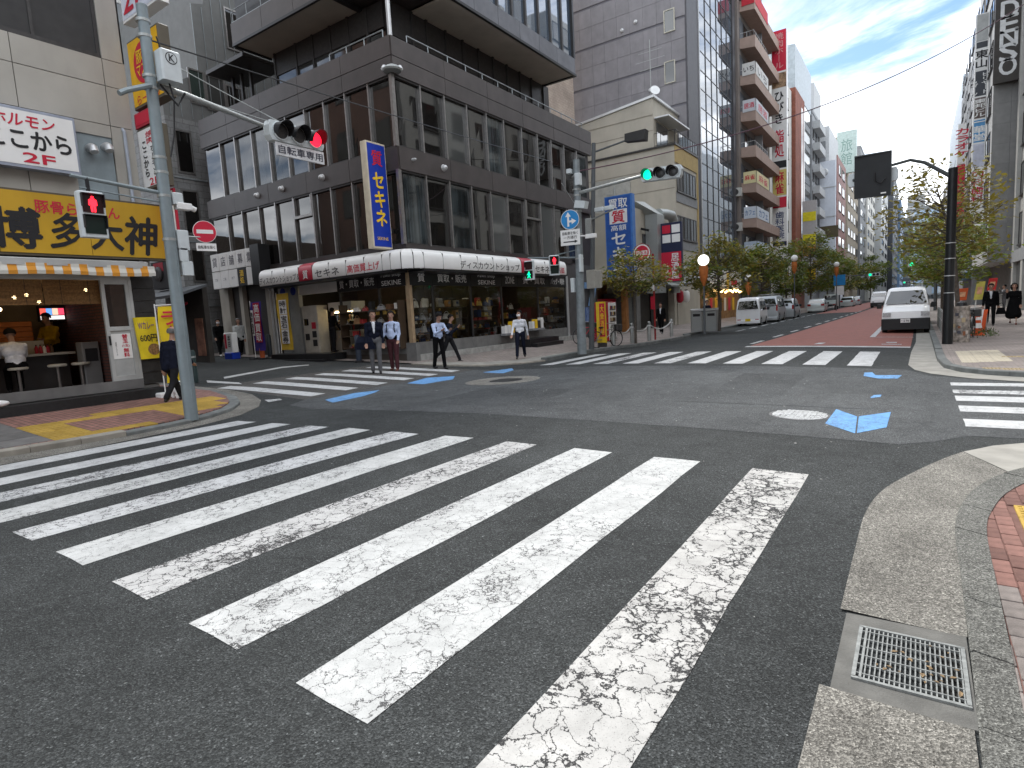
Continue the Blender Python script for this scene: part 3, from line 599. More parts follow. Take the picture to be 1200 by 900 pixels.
# ================================================================== CORNER PAWN SHOP BUILDING
M_BROWN = mk('brown_panel', (.062, .052, .049), .45, var=.22, sc_=1.6, dirt=.3, objvar=.10, spec=.45)
M_BROWND = mk('brown_panel_dark', (.046, .040, .038), .5, var=.2, sc_=1.6, dirt=.2, objvar=.08)
M_ALU = mk('aluminium_mullion', (.30, .29, .28), .35, metal=.75, var=.2, sc_=8)
M_ALUD = mk('dark_window_frame', (.055, .053, .052), .4, metal=.4, var=.2, sc_=8)
M_DGL = darkglass('tinted_window_glass', (.014, .013, .012))
M_DGL2 = darkglass('blind_behind_glass', (.075, .08, .078), .05, .35)
M_CURT = curtain('curtain_behind_glass', (.045, .055, .058))
M_CURT2 = curtain('dim_curtain_behind_glass', (.022, .02, .018))
M_SGL = glass('shop_glass', (.86, .9, .88), 1.6)
M_SOFF = mk('soffit_cream', (.42, .39, .33), .8, var=.12, sc_=.9, dirt=.35)
M_BLACK = mk('black_fascia', (.018, .018, .019), .35, var=.2)
M_DARK = mk('dark_interior', (.05, .045, .04), .8, var=.2)
M_GREYST = mk('grey_stone_plinth', (.17, .17, .165), .6, var=.25, sc_=3, dirt=.3)
M_PLAST = mk('white_acrylic', (.80, .80, .78), .3, var=.05, sc_=2, dirt=.10)
M_RED = mk('red_acrylic', (.42, .022, .045), .35, var=.12)
M_WHT = mk('white_print', (.78, .78, .76), .5, var=.05)
M_BLK = mk('black_print', (.02, .02, .022), .5, var=.1)
M_REDT = mk('red_print', (.55, .02, .05), .5, var=.05)
M_YELT = mk('yellow_print', (.85, .55, .03), .5, var=.05)
M_BLUEA = mk('blue_acrylic', (.015, .045, .36), .35, var=.1)
M_TANP = mk('tan_post', (.36, .26, .16), .5, var=.2, sc_=5)
M_STEEL = mk('painted_steel_grey', (.30, .33, .34), .45, metal=.3, var=.12, sc_=6, dirt=.15)
M_WMET = mk('pale_metal', (.55, .56, .56), .4, metal=.5, var=.1)
M_WARM = emis('warm_shop_lamp', (1, .78, .45), 6)
M_COOL = emis('white_shop_lamp', (1, .96, .88), 6)
M_TILEW = mk('beige_wall', (.36, .335, .29), .75, var=.15, sc_=1.2, dirt=.25)
XS, YS, YE, XW = -14.6, 15.06, 29.6, -26.8
MUL_R = [15.06, 16.38, 17.67, 19.0, 20.27, 21.5, 22.88, 24.2, 25.45, 26.7, 28.0, 29.2]
MUL_L = [-14.6, -15.85, -17.07, -18.26, -19.4, -20.6, -21.8, -22.95, -24.2, -25.35, -26.65]
P = thing('pawn_shop_building', 'dark brown panelled corner building with long window bands and overhanging top storey', 'building', (XS, YS, 0))
mb = MB()                                   # body behind the glazing lines
mb.box(XW, YS+.16, 4.2, XS-.16, YE, 11.0)
mb.box(XW, YS+4.5, 0, XS-4.5, YE, 4.2); mb.box(XW, YS+.3, 0, -22.35, YS+4.5, 4.2); mb.box(XS-4.5, 26.6, 0, XS-.1, YE, 4.2)
mb.box(-23.0, 16.7, 11.0, XS-1.65, YE-1.3, 13.5); mb.box(-23.3, 15.4, 13.5, -14.75, 27.5, 20)
mb.build('wall', M_BROWND, P)
# spandrel panels, one by one
def panels_R(z0, z1, ys, x=XS, d=.1, g=.008, m=M_BROWN):
    for a, b in zip(ys, ys[1:]):
        mb = MB(); mb.box(x-d, a+g, z0, x+U(-.002, .002), b-g, z1); mb.build('facade_panel', m, P)
def panels_L(z0, z1, xs_, y=YS, d=.1, g=.008, m=M_BROWN):
    for a, b in zip(xs_, xs_[1:]):
        mb = MB(); mb.box(b+g, y+U(-.002, .002), z0, a-g, y+d, z1); mb.build('facade_panel', m, P)
JR = [YS-.0, 17.75, 20.4, 23.0, 25.7, 28.3, YE+.1]; JL = [XS, -17.1, -19.6, -22.1, -24.6, XW]
for z0, z1, d in ((6.86, 7.62, .16), (9.95, 10.52, .16), (10.545, 11.17, .3)):
    panels_R(z0, z1, JR, XS+.03, d); panels_L(z0, z1, JL, YS-.03, d)
mb = MB(); mb.box(XS-.2, YS, 10.522, XS+.0, YE, 10.545); mb.box(XW, YS, 10.522, XS-.2, YS+.2, 10.545); mb.box(XS-.2, YS, 4.12, XS+.02, 27.0, 4.36); mb.box(XW, YS-.02, 4.12, XS-.2, YS+.2, 4.36); mb.build('ledge', M_BROWND, P)
# window bands: a mullion and a pane each
def bandR(z0, z1, ys):
    for i, (a, b) in enumerate(zip(ys, ys[1:])):
        light = RND.random() < .3
        mb = MB(); mb.poly((XS-.11, a, z0), (XS-.11, b, z0), (XS-.11+U(-.006, .006), b, z1), (XS-.11+U(-.006, .006), a, z1)); mb.build('window_pane', (M_DGL2 if RND.random() < .3 else M_CURT) if light else RND.choice((M_DGL, M_DGL, M_CURT2)), P)
        w_ = .075 if i == 0 else .032
        mb = MB(); mb.box(XS-.12, a-w_, z0, XS+.0, a+w_, z1); mb.build('mullion', M_ALU, P)
    mb = MB(); mb.box(XS-.125, ys[0], z1-.07, XS-.01, ys[-1], z1+.003); mb.box(XS-.125, ys[0], z0-.003, XS-.005, ys[-1], z0+.05); mb.build('window_rail', M_ALUD, P)
def bandL(z0, z1, xs_):
    for i, (a, b) in enumerate(zip(xs_, xs_[1:])):
        light = RND.random() < .2
        mb = MB(); mb.poly((b, YS+.11+U(-.004, .004), z0), (a, YS+.11+U(-.004, .004), z0), (a, YS+.11, z1), (b, YS+.11, z1)); mb.build('window_pane', M_CURT if light else RND.choice((M_DGL, M_DGL, M_CURT2)), P)
        if i: mb = MB(); mb.box(a-.032, YS, z0, a+.032, YS+.12, z1); mb.build('mullion', M_ALU, P)
    mb = MB(); mb.box(xs_[0]-.13, YS+.01, z1-.07, xs_[-1], YS+.125, z1+.003); mb.box(xs_[0]-.13, YS+.005, z0-.003, xs_[-1], YS+.125, z0+.05); mb.build('window_rail', M_ALUD, P)
bandR(4.36, 6.86, MUL_R[:11]); bandR(7.62, 9.95, MUL_R); bandL(4.36, 6.86, MUL_L); bandL(7.62, 9.95, MUL_L)
# transom lights (smaller opening sash in the second-floor bands)
for (a, b) in ((22.88, 24.2),):
    mb = MB(); mb.box(XS-.1, a+.03, 6.0, XS+.015, b-.03, 6.09); mb.box(XS-.1, a+.03, 6.09, XS+.015, a+.1, 6.8); mb.box(XS-.1, b-.1, 6.09, XS+.015, b-.03, 6.8); mb.build('opening_sash', M_ALU, P)
mb = MB(); mb.box(-20.57, YS-.015, 6.0, -19.43, YS+.1, 6.1); mb.box(-20.57, YS-.015, 6.1, -20.5, YS+.1, 6.8); mb.box(-19.5, YS-.015, 6.1, -19.43, YS+.1, 6.8); mb.build('opening_sash', M_ALU, P)
# domed vents on the spandrels
def dome(c, n, r=.11):
    mb = MB(); c = V(c); mb.lathe(c, [(r*1.15, 0), (r*1.15, .02), (r, .03), (r*.95, .09), (r*.7, .14), (r*.3, .17)], 14, n); mb.build('vent_dome', M_WMET, P, True)
for x, z in ((-18.6, 7.27), (-21.14, 7.27), (-22.84, 7.28)): dome((x, YS-.03, z), -Y_)
dome((XS+.03, 17.32, 7.26), X_); dome((XS+.03, 15.7, 7.27), X_, .05)
# terrace: recessed glazing, railing, flagpole
for y in (16.7, 17.9, 18.74, 19.89, 21.0, 22.1, 23.2, 24.3, 25.4, 26.45, 27.6): mb = MB(); mb.box(XS-1.66, y-.05, 11.0, XS-1.5, y+.05, 13.42); mb.build('terrace_post', M_ALUD, P)
for x in (-17.2, -18.25, -19.3, -20.4, -21.5, -22.95): mb = MB(); mb.box(x-.05, 16.55, 11.0, x+.05, 16.72, 13.42); mb.build('terrace_post', M_ALUD, P)
ys_ = [16.7, 17.9, 18.74, 19.89, 21.0, 22.1, 23.2, 24.3, 25.4, 26.45, 27.6]
for a, b in zip(ys_, ys_[1:]):
    mb = MB(); mb.poly((XS-1.6, a, 11.1), (XS-1.6, b, 11.1), (XS-1.6, b, 12.25), (XS-1.6, a, 12.25)); mb.build('terrace_window', M_DGL2 if a > 18 else M_DGL, P)
    mb = MB(); mb.box(XS-1.63, a+.05, 12.25, XS-1.57, b-.05, 13.4); mb.build('terrace_transom', M_ALUD, P)
xs_ = [-16.3, -17.2, -18.25, -19.3, -20.4, -21.5, -22.95]
for a, b in zip(xs_, xs_[1:]):
    mb = MB(); mb.poly((b, 16.62, 11.1), (a, 16.62, 11.1), (a, 16.62, 12.5), (b, 16.62, 12.5)); mb.build('terrace_window', M_DGL2 if a < -18 else M_DGL, P)
    mb = MB(); mb.box(b+.05, 16.58, 12.5, a-.05, 16.65, 13.4); mb.build('terrace_transom', M_ALUD, P)
def rail(p0, p1, h=.45, n=8, name='railing', m=M_STEEL, par=P, levels=(1, .5)):
    p0, p1 = V(p0), V(p1); mb = MB()
    for l in levels: mb.tube(p0+Z_*h*l, p1+Z_*h*l, .022, n=6)
    for k in range(n+1): q = p0+(p1-p0)*k/n; mb.tube(q, q+Z_*h, .02, n=6)
    return mb.build(name, m, par)
rail((XS-.3, 16.2, 11.1), (XS-.3, 29.3, 11.1), .5, 12); rail((-15.2, YS+.3, 11.1), (-18.0, YS+.3, 11.1), .5, 3)
mb = MB(); mb.tube((XS-.05, YS+.08, 11.1), (XS-.05, YS+.08, 15.5), .075, n=10); mb.tube((XS-.05, YS+.12, 12.6), (XS+.15, YS+.5, 13.4), .03, n=6); mb.build('corner_mast', M_WMET, P)
mb = MB(); mb.lathe((XS+.06, YS-.06, 9.98), [(.30, 0), (.33, .05), (.24, .14), (.12, .2)], 14); mb.build('bird_spike_fitting', M_GALV, P)
for s in ((XS+.16, YS+.2), (XS-.2, YS-.16)):
    mb = MB(); mb.lathe((s[0], s[1], 10.05), [(.09, 0), (.11, .06), (.06, .16)], 10); mb.build('floodlight', M_WMET, P)
# overhanging storey
def band_box(name, m, *a): mb = MB(); mb.box(*a); mb.build(name, m, P)
band_box('soffit', M_SOFF, XS-1.7, 18.0, 13.42, XS+.28, 27.6, 13.5); band_box('soffit', M_SOFF, -23.4, YS+.05, 13.42, -17.6, 16.8, 13.5)
mb = MB(); mb.box(XS+.22, 17.9, 13.36, XS+.34, 27.75, 13.46); mb.box(XS-1.7, 27.6, 13.36, XS+.22, 27.75, 13.46); mb.box(-23.5, YS-.04, 13.36, -17.4, YS+.06, 13.46); mb.box(-17.6, YS+.06, 13.36, -17.4, 16.8, 13.46); mb.box(-23.5, YS+.06, 13.36, -23.4, 16.8, 13.46); mb.build('soffit_edge', M_BLACK, P)
for a, b in zip([17.9, 19.5, 21.1, 22.7, 24.3, 25.9], [19.5, 21.1, 22.7, 24.3, 25.9, 27.7]): band_box('facade_panel', mk('slate_panel', (.13, .135, .15), .5, var=.2, sc_=2, dirt=.25, objvar=.06), XS+.1, a+.01, 13.462, XS+.3, b-.01, 14.2)
for a, b in zip([-17.4, -19.4, -21.4], [-19.4, -21.4, -23.5]): band_box('facade_panel', M_BROWN, b+.01, YS-.03, 13.462, a-.01, YS+.3, 14.25)
yy = [17.95+1.08*k for k in range(10)]
M_SKYGL = darkglass('sky_window_glass', (.05, .08, .12), .02, .25, 1., .02, 2.3)
for a, b in zip(yy, yy[1:]):
    mb = MB(); t_ = U(-.01, .01); mb.poly((XS+.16, a, 14.22), (XS+.16, b, 14.22), (XS+.16+t_, b, 17.4), (XS+.16+t_, a, 17.4)); mb.build('window_pane', M_SKYGL, P)
    mb = MB(); mb.box(XS+.12, a-.06, 14.2, XS+.26, a+.06, 17.4); mb.build('mullion', M_ALUD, P)
mb = MB(); mb.box(XS+.1, 27.6, 14.2, XS+.3, 27.75, 18); mb.box(XS+.1, 17.9, 17.4, XS+.32, 27.75, 18.2); mb.box(XS-1.6, 17.9, 13.5, XS+.1, 27.7, 18.1); mb.box(-23.4, YS+.2, 14.2, -17.5, YS+.5, 18.1); mb.build('upper_frame', M_BLACK, P)
mb = MB(); mb.box(-23.45, YS+.0, 14.26, -17.45, YS+.06, 14.3)
for k in range(7): mb.tube((-17.5-.98*k, YS+.03, 14.25), (-17.5-.98*k, YS+.03, 14.75), .018, n=6)
mb.tube((-17.45, YS+.03, 14.75), (-23.4, YS+.03, 14.75), .02, n=6); mb.build('roof_railing', M_STEEL, P)
# side stair behind the left end
mb = MB()
for x in (-24.6, -25.3, -26.0): mb.box(x-.06, 16.4, 11.0, x+.06, 16.52, 13.4)
mb.box(-26.5, 15.5, 13.2, -23.6, 17.5, 13.36); mb.build('side_stair_frame', M_ALUD, P)
# ---- shop front
mb = MB(); mb.box(XS-.25, YS+.0, .2, XS-.02, 26.6, .93); mb.box(-18.4, YS+.02, .2, XS-.25, YS+.25, .93); mb.build('plinth', M_GREYST, P); mb = MB(); mb.box(XS-.32, YS-.03, .2, XS+.165, YS+.149, .94); mb.build('plinth_corner', M_GREYST, P)
mb = MB(); mb.box(XS-.02, YS+.15, .2, XS+.16, 26.9, .50); mb.build('plinth_kerb', mk('pale_plinth_stone', (.36, .36, .34), .8, var=.3, sc_=4, dirt=.4), P)
mb = MB(); mb.box(-22.3, YS, .2, XS-.1, 26.6, .55); mb.build('shop_floor', mk('shop_floor_vinyl', (.08, .07, .06), .5), P)
mb = MB(); mb.box(-22.3, YS+.1, 3.5, XS-.1, 26.6, 3.6); mb.build('shop_ceiling', mk('shop_ceiling', (.12, .11, .10), .8), P)
GY = [15.12, 16.3, 18.55, 20.65, 21.9, 23.6, 26.25]
for i, (a, b) in enumerate(zip(GY, GY[1:])):
    if i == 3: continue
    mb = MB(); mb.poly((XS-.06, a, .95), (XS-.06, b, .95), (XS-.06, b, 2.95), (XS-.06, a, 2.95)); mb.build('shop_window', M_SGL, P)
    mb = MB(); mb.box(XS-.1, b-.04, .93, XS-.02, b+.04, 2.95); mb.build('window_post', M_ALUD, P)
GX = [-14.75, -16.15, -18.3]
for a, b in zip(GX, GX[1:]):
    mb = MB(); mb.poly((b, YS+.06, .95), (a, YS+.06, .95), (a, YS+.06, 2.95), (b, YS+.06, 2.95)); mb.build('shop_window', M_SGL, P)
    mb = MB(); mb.box(b-.04, YS+.02, .93, b+.04, YS+.1, 2.95); mb.build('window_post', M_ALUD, P)
mb = MB(); mb.box(XS-.2, YS+.03, .6, XS-.02, YS+.17, 3.5); mb.build('corner_post', M_TANP, P)
mb = MB(); mb.box(XS-.12, 26.27, .5, XS+.03, 26.42, 3.5); mb.build('end_post', M_WMET, P)
# sign band over the windows
SB = [(15.12, 16.3, [('質', .3)]), (16.3, 18.55, [('買取・販売', .75)]), (18.55, 20.65, [('Pawn shop', .55, 3.35), ('SEKINE', .55, 3.1)]), (20.65, 21.9, [('ZONE', .55)]), (21.9, 24.6, [('質・買取', .7)]), (24.6, 26.25, [('バッグ・時計', .8)])]
for a, b, ts in SB:
    mb = MB(); mb.box(XS-.1, a+.01, 2.95, XS+.0, b-.01, 3.5); pn = mb.build('sign_panel', M_BLACK, P)
    for q in ts: letter(pn, q[0], (XS, (a+b)/2, q[2] if len(q) > 2 else 3.22), Y_, Z_, (b-a)*q[1], .17 if len(q) > 2 else .3, M_WHT, bold=.01)
for a, b, ts in ((-14.75, -16.15, [('Pawn shop', .7, 3.36), ('SEKINE', .7, 3.1)]), (-16.15, -18.4, [('質・買取・販売', .85)])):
    mb = MB(); mb.box(b+.01, YS, 2.95, a-.01, YS+.1, 3.5); pn = mb.build('sign_panel', M_BLACK, P)
    for q in ts: letter(pn, q[0], ((a+b)/2, YS, q[2] if len(q) > 2 else 3.22), X_, Z_, (a-b)*q[1], .17 if len(q) > 2 else .3, M_WHT, bold=.01)
for a, b in ((-18.42, -19.55), (-19.57, -20.75)): band_box('blank_light_panel', M_PLAST, b, YS+.0, 3.0, a, YS+.1, 3.48)
for a, b in ((-20.85, -21.5), (-21.55, -22.2)):
    band_box('entrance_pier', mk('pier_metal', (.35, .36, .36), .4, metal=.4), b, YS+.02, .5, a, YS+.2, 3.5)
    mb = MB(); mb.lathe(((a+b)/2, YS+.02, 3.2), [(.17, 0), (.17, .012)], 20, -Y_); mb.build('round_crest', M_BLUEA, P)
# steps
mb = MB(); mb.box(XS, 21.5, .2, XS+.75, 24.0, .62); mb.box(XS+.75, 21.6, .2, XS+1.05, 23.9, .42); mb.build('entrance_step', M_BLACK, P)
mb = MB(); mb.box(-22.0, YS-.75, .2, -18.2, YS+.02, .66); mb.box(-21.9, YS-1.05, .2, -18.4, YS-.75, .45); mb.build('entrance_step', M_BLACK, P)
# stair entrance at the far left end
for a, b in ((XW, -26.1), (-23.2, -22.9), (-25.2, -24.95)): mb = MB(); mb.box(a, YS+.08, .3, b, YS+.35, 3.7); mb.build('entrance_pillar', M_TILEW, P)
mb = MB(); mb.box(-26.1, YS+.3, .3, -23.2, YS+.36, 3.2); mb.build('entrance_shutter', mk('brown_shutter', (.10, .085, .075), .5), P)
for x in (-22.75, -22.55): mb = MB(); mb.path([(x, YS+.02, .4), (x, YS+.02, 3.3), (x-.15, YS+.02, 3.5)], .05); mb.build('drainpipe', M_WMET, P)
# end bay with the slanting blue 7
mb = MB(); mb.box(XS-.1, 26.45, .2, XS-.01, 29.6, 4.12); mb.build('end_bay_wall', mk('dark_stone_cladding', (.085, .082, .082), .5, var=.2, dirt=.2), P)
t7 = thing('numeral_sign', 'big slanting pale blue numeral 7 over panels beside the steel pole', 'sign', (XS, 28, 1))
mb = MB(); x = XS+.08
a, b, c, d_, e, f = (28.0, 3.2), (29.25, 3.2), (28.85, 1.95), (28.45, 1.95), (28.8, 2.88), (28.0, 2.88)
mb.prism([(x, q[0], q[1]) for q in (a, b, (29.25, 2.9), c, d_, e, f)], (.12, 0, 0)); mb.build('numeral', mk('pale_blue_panel', (.17, .30, .50), .4), t7)
mb = MB(); mb.box(XS+.02, 27.6, 1.1, XS+.1, 28.1, 1.9); mb.build('blue_panel', mk('mid_blue_panel', (.06, .14, .38), .4), t7)
mb = MB(); mb.box(XS+.02, 28.15, 1.1, XS+.1, 28.9, 1.9); mb.build('photo_panel', mk('poster_blue', (.12, .18, .34), .5, var=.6, sc_=6), t7)
# interior: back wall, lamps, shelving and goods
mb = MB(); mb.box(-22.2, YS+4.3, .55, XS-4.3, YS+4.4, 3.5); mb.box(XS-4.4, YS+4.3, .55, XS-4.3, 26.5, 3.5); mb.box(XS-4.3, 26.4, .55, XS-.1, 26.5, 3.5); mb.build('shop_back_wall', mk('shop_wallpaper', (.10, .075, .05), .8), P)
for k in range(9):
    mb = MB(); y = 15.9+1.25*k; mb.box(XS-.9, y-.09, 3.40, XS-.72, y+.09, 3.43); mb.build('ceiling_lamp', M_WARM if k < 5 else M_COOL, P)
for k in range(5):
    mb = MB(); x = -15.6-1.3*k; mb.box(x-.25, YS+1.4, 3.46, x+.25, YS+1.5, 3.49); mb.build('ceiling_lamp', M_WARM, P)
gcol = [mk('goods_%s' % n, c, .45, var=.3, sc_=9) for n, c in (('tan', (.35, .2, .09)), ('black', (.02, .02, .02)), ('red', (.3, .03, .03)), ('white', (.6, .58, .54)), ('brown', (.12, .06, .03)), ('navy', (.03, .05, .12)), ('gold', (.5, .35, .1)), ('grey', (.25, .25, .25)))]
M_SHELF = mk('shelf_wood', (.06, .04, .025), .5)
def shelf(loc, ax, n, label):
    """open display shelf, base at loc, running along ax"""
    s = thing('display_shelf', label, 'shelf', loc, 'display shelves behind the pawn shop windows'); wh = label.split('shelf ', 1)[1]; ax = V(ax); nrm = V((-ax.y, ax.x, 0)); o = V(loc)
    for z in (.05, .5, .95, 1.4):
        mb = MB(); mb.obox(o+ax*n/2+Z_*z+nrm*.2, ax*n/2, nrm*.2, Z_*.015); mb.build('shelf_board', M_SHELF, s)
    for e in (0, n): mb = MB(); mb.obox(o+ax*e+Z_*.85+nrm*.2, ax*.015, nrm*.2, Z_*.85); mb.build('side_panel', M_SHELF, s)
    k = 0
    for z in (.065, .515, .965, 1.415):
        q = .18
        while q < n-.15:
            w_, h = U(.11, .19), U(.16, .34); c = o+ax*q+nrm*U(.12, .24)+Z_*(z+h/2); kind = RND.choice('bbwk'); m = RND.choice(gcol); cn = m.name.split('_')[1]+' '; lv = 'bottom lower middle upper'.split()[int(z/.45)]+' shelf '+wh
            if kind == 'b':
                g = thing('handbag', cn+'handbag on the '+lv, 'handbag', c-Z_*h/2, 'goods in the pawn shop windows')
                mb = MB(); b0, b1 = c-Z_*h/2, c+Z_*h*.2; mb.add([b0-ax*w_-nrm*.06, b0+ax*w_-nrm*.06, b0+ax*w_+nrm*.06, b0-ax*w_+nrm*.06, b1-ax*w_*.8-nrm*.03, b1+ax*w_*.8-nrm*.03, b1+ax*w_*.8+nrm*.03, b1-ax*w_*.8+nrm*.03], [(0, 3, 2, 1), (4, 5, 6, 7), (0, 1, 5, 4), (1, 2, 6, 5), (2, 3, 7, 6), (3, 0, 4, 7)]); mb.build('bag_body', m, g)
                mb = MB(); mb.path([b1+ax*(w_*.6*math.cos(t))+Z_*(h*.3*math.sin(t)) for t in [PI*k_/6 for k_ in range(7)]], .012, 5); mb.build('handle', m, g)
            elif kind == 'w':
                g = thing('watch_stand', 'watch with '+cn+'stand on the '+lv, 'watch', c-Z_*h/2, 'watches in the pawn shop windows')
                mb = MB(); mb.obox(c-Z_*h*.45, ax*.06, nrm*.05, Z_*h*.05); mb.tube(c-Z_*h*.4, c, .02, n=6); mb.build('stand', m, g)
                mb = MB(); mb.lathe(c-nrm*.03, [(.055, 0), (.055, .02), (.04, .025)], 12, -nrm); mb.build('watch_face', gcol[RND.choice((3, 6, 7))], g)
            else:
                g = thing('goods_carton', cn+'carton on the '+lv, 'box', c-Z_*h/2, 'boxed goods in the pawn shop windows')
                mb = MB(); mb.obox(c, ax*w_*.7, nrm*.09, Z_*h/2); mb.build('carton', m, g)
                mb = MB(); mb.obox(c-nrm*.091+Z_*h*.1, ax*w_*.45, nrm*.002, Z_*h*.18); mb.build('carton_label', RND.choice(gcol), g)
            q += w_*2+U(.08, .2); k += 1
shelf((XS-.12, 15.35, .75), (0, 1, 0), 3.0, 'display shelf next to the tan corner post')
shelf((XS-.12, 18.65, .75), (0, 1, 0), 1.9, 'display shelf behind the middle window')
shelf((XS-.12, 23.75, .75), (0, 1, 0), 2.4, 'display shelf beside the entrance steps')
shelf((-14.95, YS+.12, .75), (-1, 0, 0), 3.1, 'display shelf behind the side street window')
shelf((XS-2.4, 15.6, .6), (0, 1, 0), 4.2, 'display shelf in the middle of the shop floor'); shelf((XS-2.4, 21.2, .6), (0, 1, 0), 4.4, 'display shelf facing the entrance steps')
for k in range(14):                                    # garments and bags on hooks high in the windows
    y = 15.5+.8*k
    if 21.2 < y < 23.6: continue
    m = RND.choice(gcol); g = thing('hanging_bag', '%s bag hanging on a hook at window bay %s from the corner post' % (m.name.split('_')[1], ('one two three four five six seven eight nine ten eleven twelve thirteen fourteen'.split()[k])), 'bag', (XS-.45, y, 2.2), 'bags hanging in the pawn shop windows'); mb = MB(); mb.rbox(XS-.52, y-.16, 2.0+U(0, .2), XS-.38, y+.16, 2.5, .04); mb.build('bag_body', m, g); mb = MB(); mb.tube((XS-.45, y, 2.45), (XS-.45, y, 3.45), .006, n=4); mb.build('cord', M_BLK, g)
# ---- rounded white awning, segment by segment
A = thing('lettered_awning', 'long rounded white awning with red squares wrapped round the pawn shop corner', 'awning', (XS, YS, 3.5))
PRF = [(.78, 3.46), (.80, 3.50), (.80, 3.84), (.77, 3.97), (.68, 4.07), (.52, 4.13), (.2, 4.16), (.02, 4.16), (.02, 3.46)]
def aw_seg(fa, fb, mat, nm='awning_segment'):
    mb = MB(); n = len(PRF); mb.v = [fa(o, z) for o, z in PRF]+[fb(o, z) for o, z in PRF]; mb.f = [[k, k+1, n+k+1, n+k] for k in range(n-1)]+[list(range(n))[::-1], [n+k for k in range(n)]]; mb.mi = [0]*len(mb.f)
    return mb.build(nm, mat, A, True)
fr = lambda y: (lambda o, z: V((XS+o, y, z))); fl = lambda x: (lambda o, z: V((x, YS-o, z)))
fc = lambda t: (lambda o, z: V((XS+o*math.cos(t), YS+o*math.sin(t), z)))
SEGR = [15.06, 16.05, 17.05, 18.05, 19.05, 20.05, 21.05, 22.0, 23.0, 24.0, 24.95]
segs = []
for k, (a, b) in enumerate(zip(SEGR, SEGR[1:])): segs.append(aw_seg(fr(a+.012), fr(b-.012), M_RED if k == 6 else M_PLAST))
SEGL = [-14.6, -15.0, -15.9, -16.85, -17.8, -18.75, -19.6, -20.45, -21.3, -22.2]
for k, (a, b) in enumerate(zip(SEGL, SEGL[1:])): aw_seg(fl(a-.012), fl(b+.012), M_RED if k == 5 else M_PLAST)
for k in range(3): t0, t1 = -PI/2+PI/6*k, -PI/2+PI/6*(k+1); aw_seg(fc(t0+.02), fc(t1-.02), M_PLAST)
for y in SEGR: mb = MB(); mb.box(XS+.02, y-.012, 3.45, XS+.79, y+.012, 4.0); mb.build('awning_rib', M_ALUD, A)
for x in SEGL: mb = MB(); mb.box(x-.012, YS-.79, 3.45, x+.012, YS-.02, 4.0); mb.build('awning_rib', M_ALUD, A)
for k in range(1, 3): t = -PI/2+PI/6*k; mb = MB(); mb.obox((XS+.4*math.cos(t), YS+.4*math.sin(t), 3.72), (.39*math.cos(t), .39*math.sin(t), 0), (-.012*math.sin(t), .012*math.cos(t), 0), (0, 0, .27)); mb.build('awning_rib', M_ALUD, A)
mb = MB(); mb.box(XS+.02, YS, 3.38, XS+.76, 24.93, 3.46); mb.box(-22.18, YS-.76, 3.38, XS, YS-.02, 3.46); mb.build('awning_underside', M_BLACK, A)
M_NAVYT = mk('dark_sign_print', (.05, .05, .055), .5)
letter(A, 'ディスカウントショップ', (XS+.80, 18.95, 3.66), Y_, Z_, 3.9, .27, M_NAVYT, bold=.012)
letter(A, '質', (XS+.80, 21.52, 3.68), Y_, Z_, .3, .3, M_WHT, bold=.015)
letter(A, 'セキネ', (XS+.80, 22.75, 3.66), Y_, Z_, 1.2, .28, M_NAVYT, bold=.015); letter(A, '高価', (XS+.80, 24.4, 3.66), Y_, Z_, .62, .28, M_REDT, bold=.015)
letter(A, 'ディスカウントショップ＆', (-20.85, YS-.80, 3.65), X_, Z_, 2.6, .26, M_NAVYT, bold=.012)
letter(A, '質', (-19.17, YS-.80, 3.68), X_, Z_, .3, .32, M_WHT, bold=.015); letter(A, 'セキネ', (-17.9, YS-.80, 3.66), X_, Z_, 1.35, .28, M_NAVYT, bold=.015)
letter(A, '高価買上げ', (-15.95, YS-.80, 3.66), X_, Z_, 1.65, .28, M_REDT, bold=.012)
# ---- blue projecting sign and the light boxes on the left end
B_ = thing('projecting_sign', 'tall blue projecting sign reading セキネ in yellow on the brown corner', 'sign', (-15.35, YS-.3, 4.2))
bx0, by = -15.12, YS-.95                 # face towards the crossing
p_tl, p_br = (431, 163), (462, 291)
mb = MB(); mb.rbox(-15.38, YS-1.0, 4.22, -15.1, YS-.12, 7.72, .02); mb.build('sign_box', mk('sign_cream', (.62, .55, .42), .5, dirt=.2), B_)
mb = MB(); mb.box(-15.1, YS-.95, 4.28, -15.092, YS-.17, 7.66); mb.build('sign_face', M_BLUEA, B_)
letter(B_, '質', (-15.092, YS-.56, 7.2), Y_, Z_, .46, .5, M_REDT, bold=.02); letter(B_, 'セキネ', (-15.092, YS-.56, 5.85), Y_, Z_, .48, 1.75, M_YELT, True, .035); letter(B_, 'SEKINE', (-15.092, YS-.56, 4.55), Y_, Z_, .5, .1, M_YELT)
mb = MB(); mb.box(-15.3, YS-.14, 4.8, -15.18, YS+.05, 4.95); mb.box(-15.3, YS-.14, 7.0, -15.18, YS+.05, 7.15); mb.build('bracket', M_ALUD, B_)
LB = thing('tenant_sign_boxes', 'grid of ten white tenant light boxes over the side street entrance', 'sign', (-24.9, YS-.3, 3.6))
TX = ['貸', '店', '舗', '募', '集']; bw = (26.55-23.15)/5
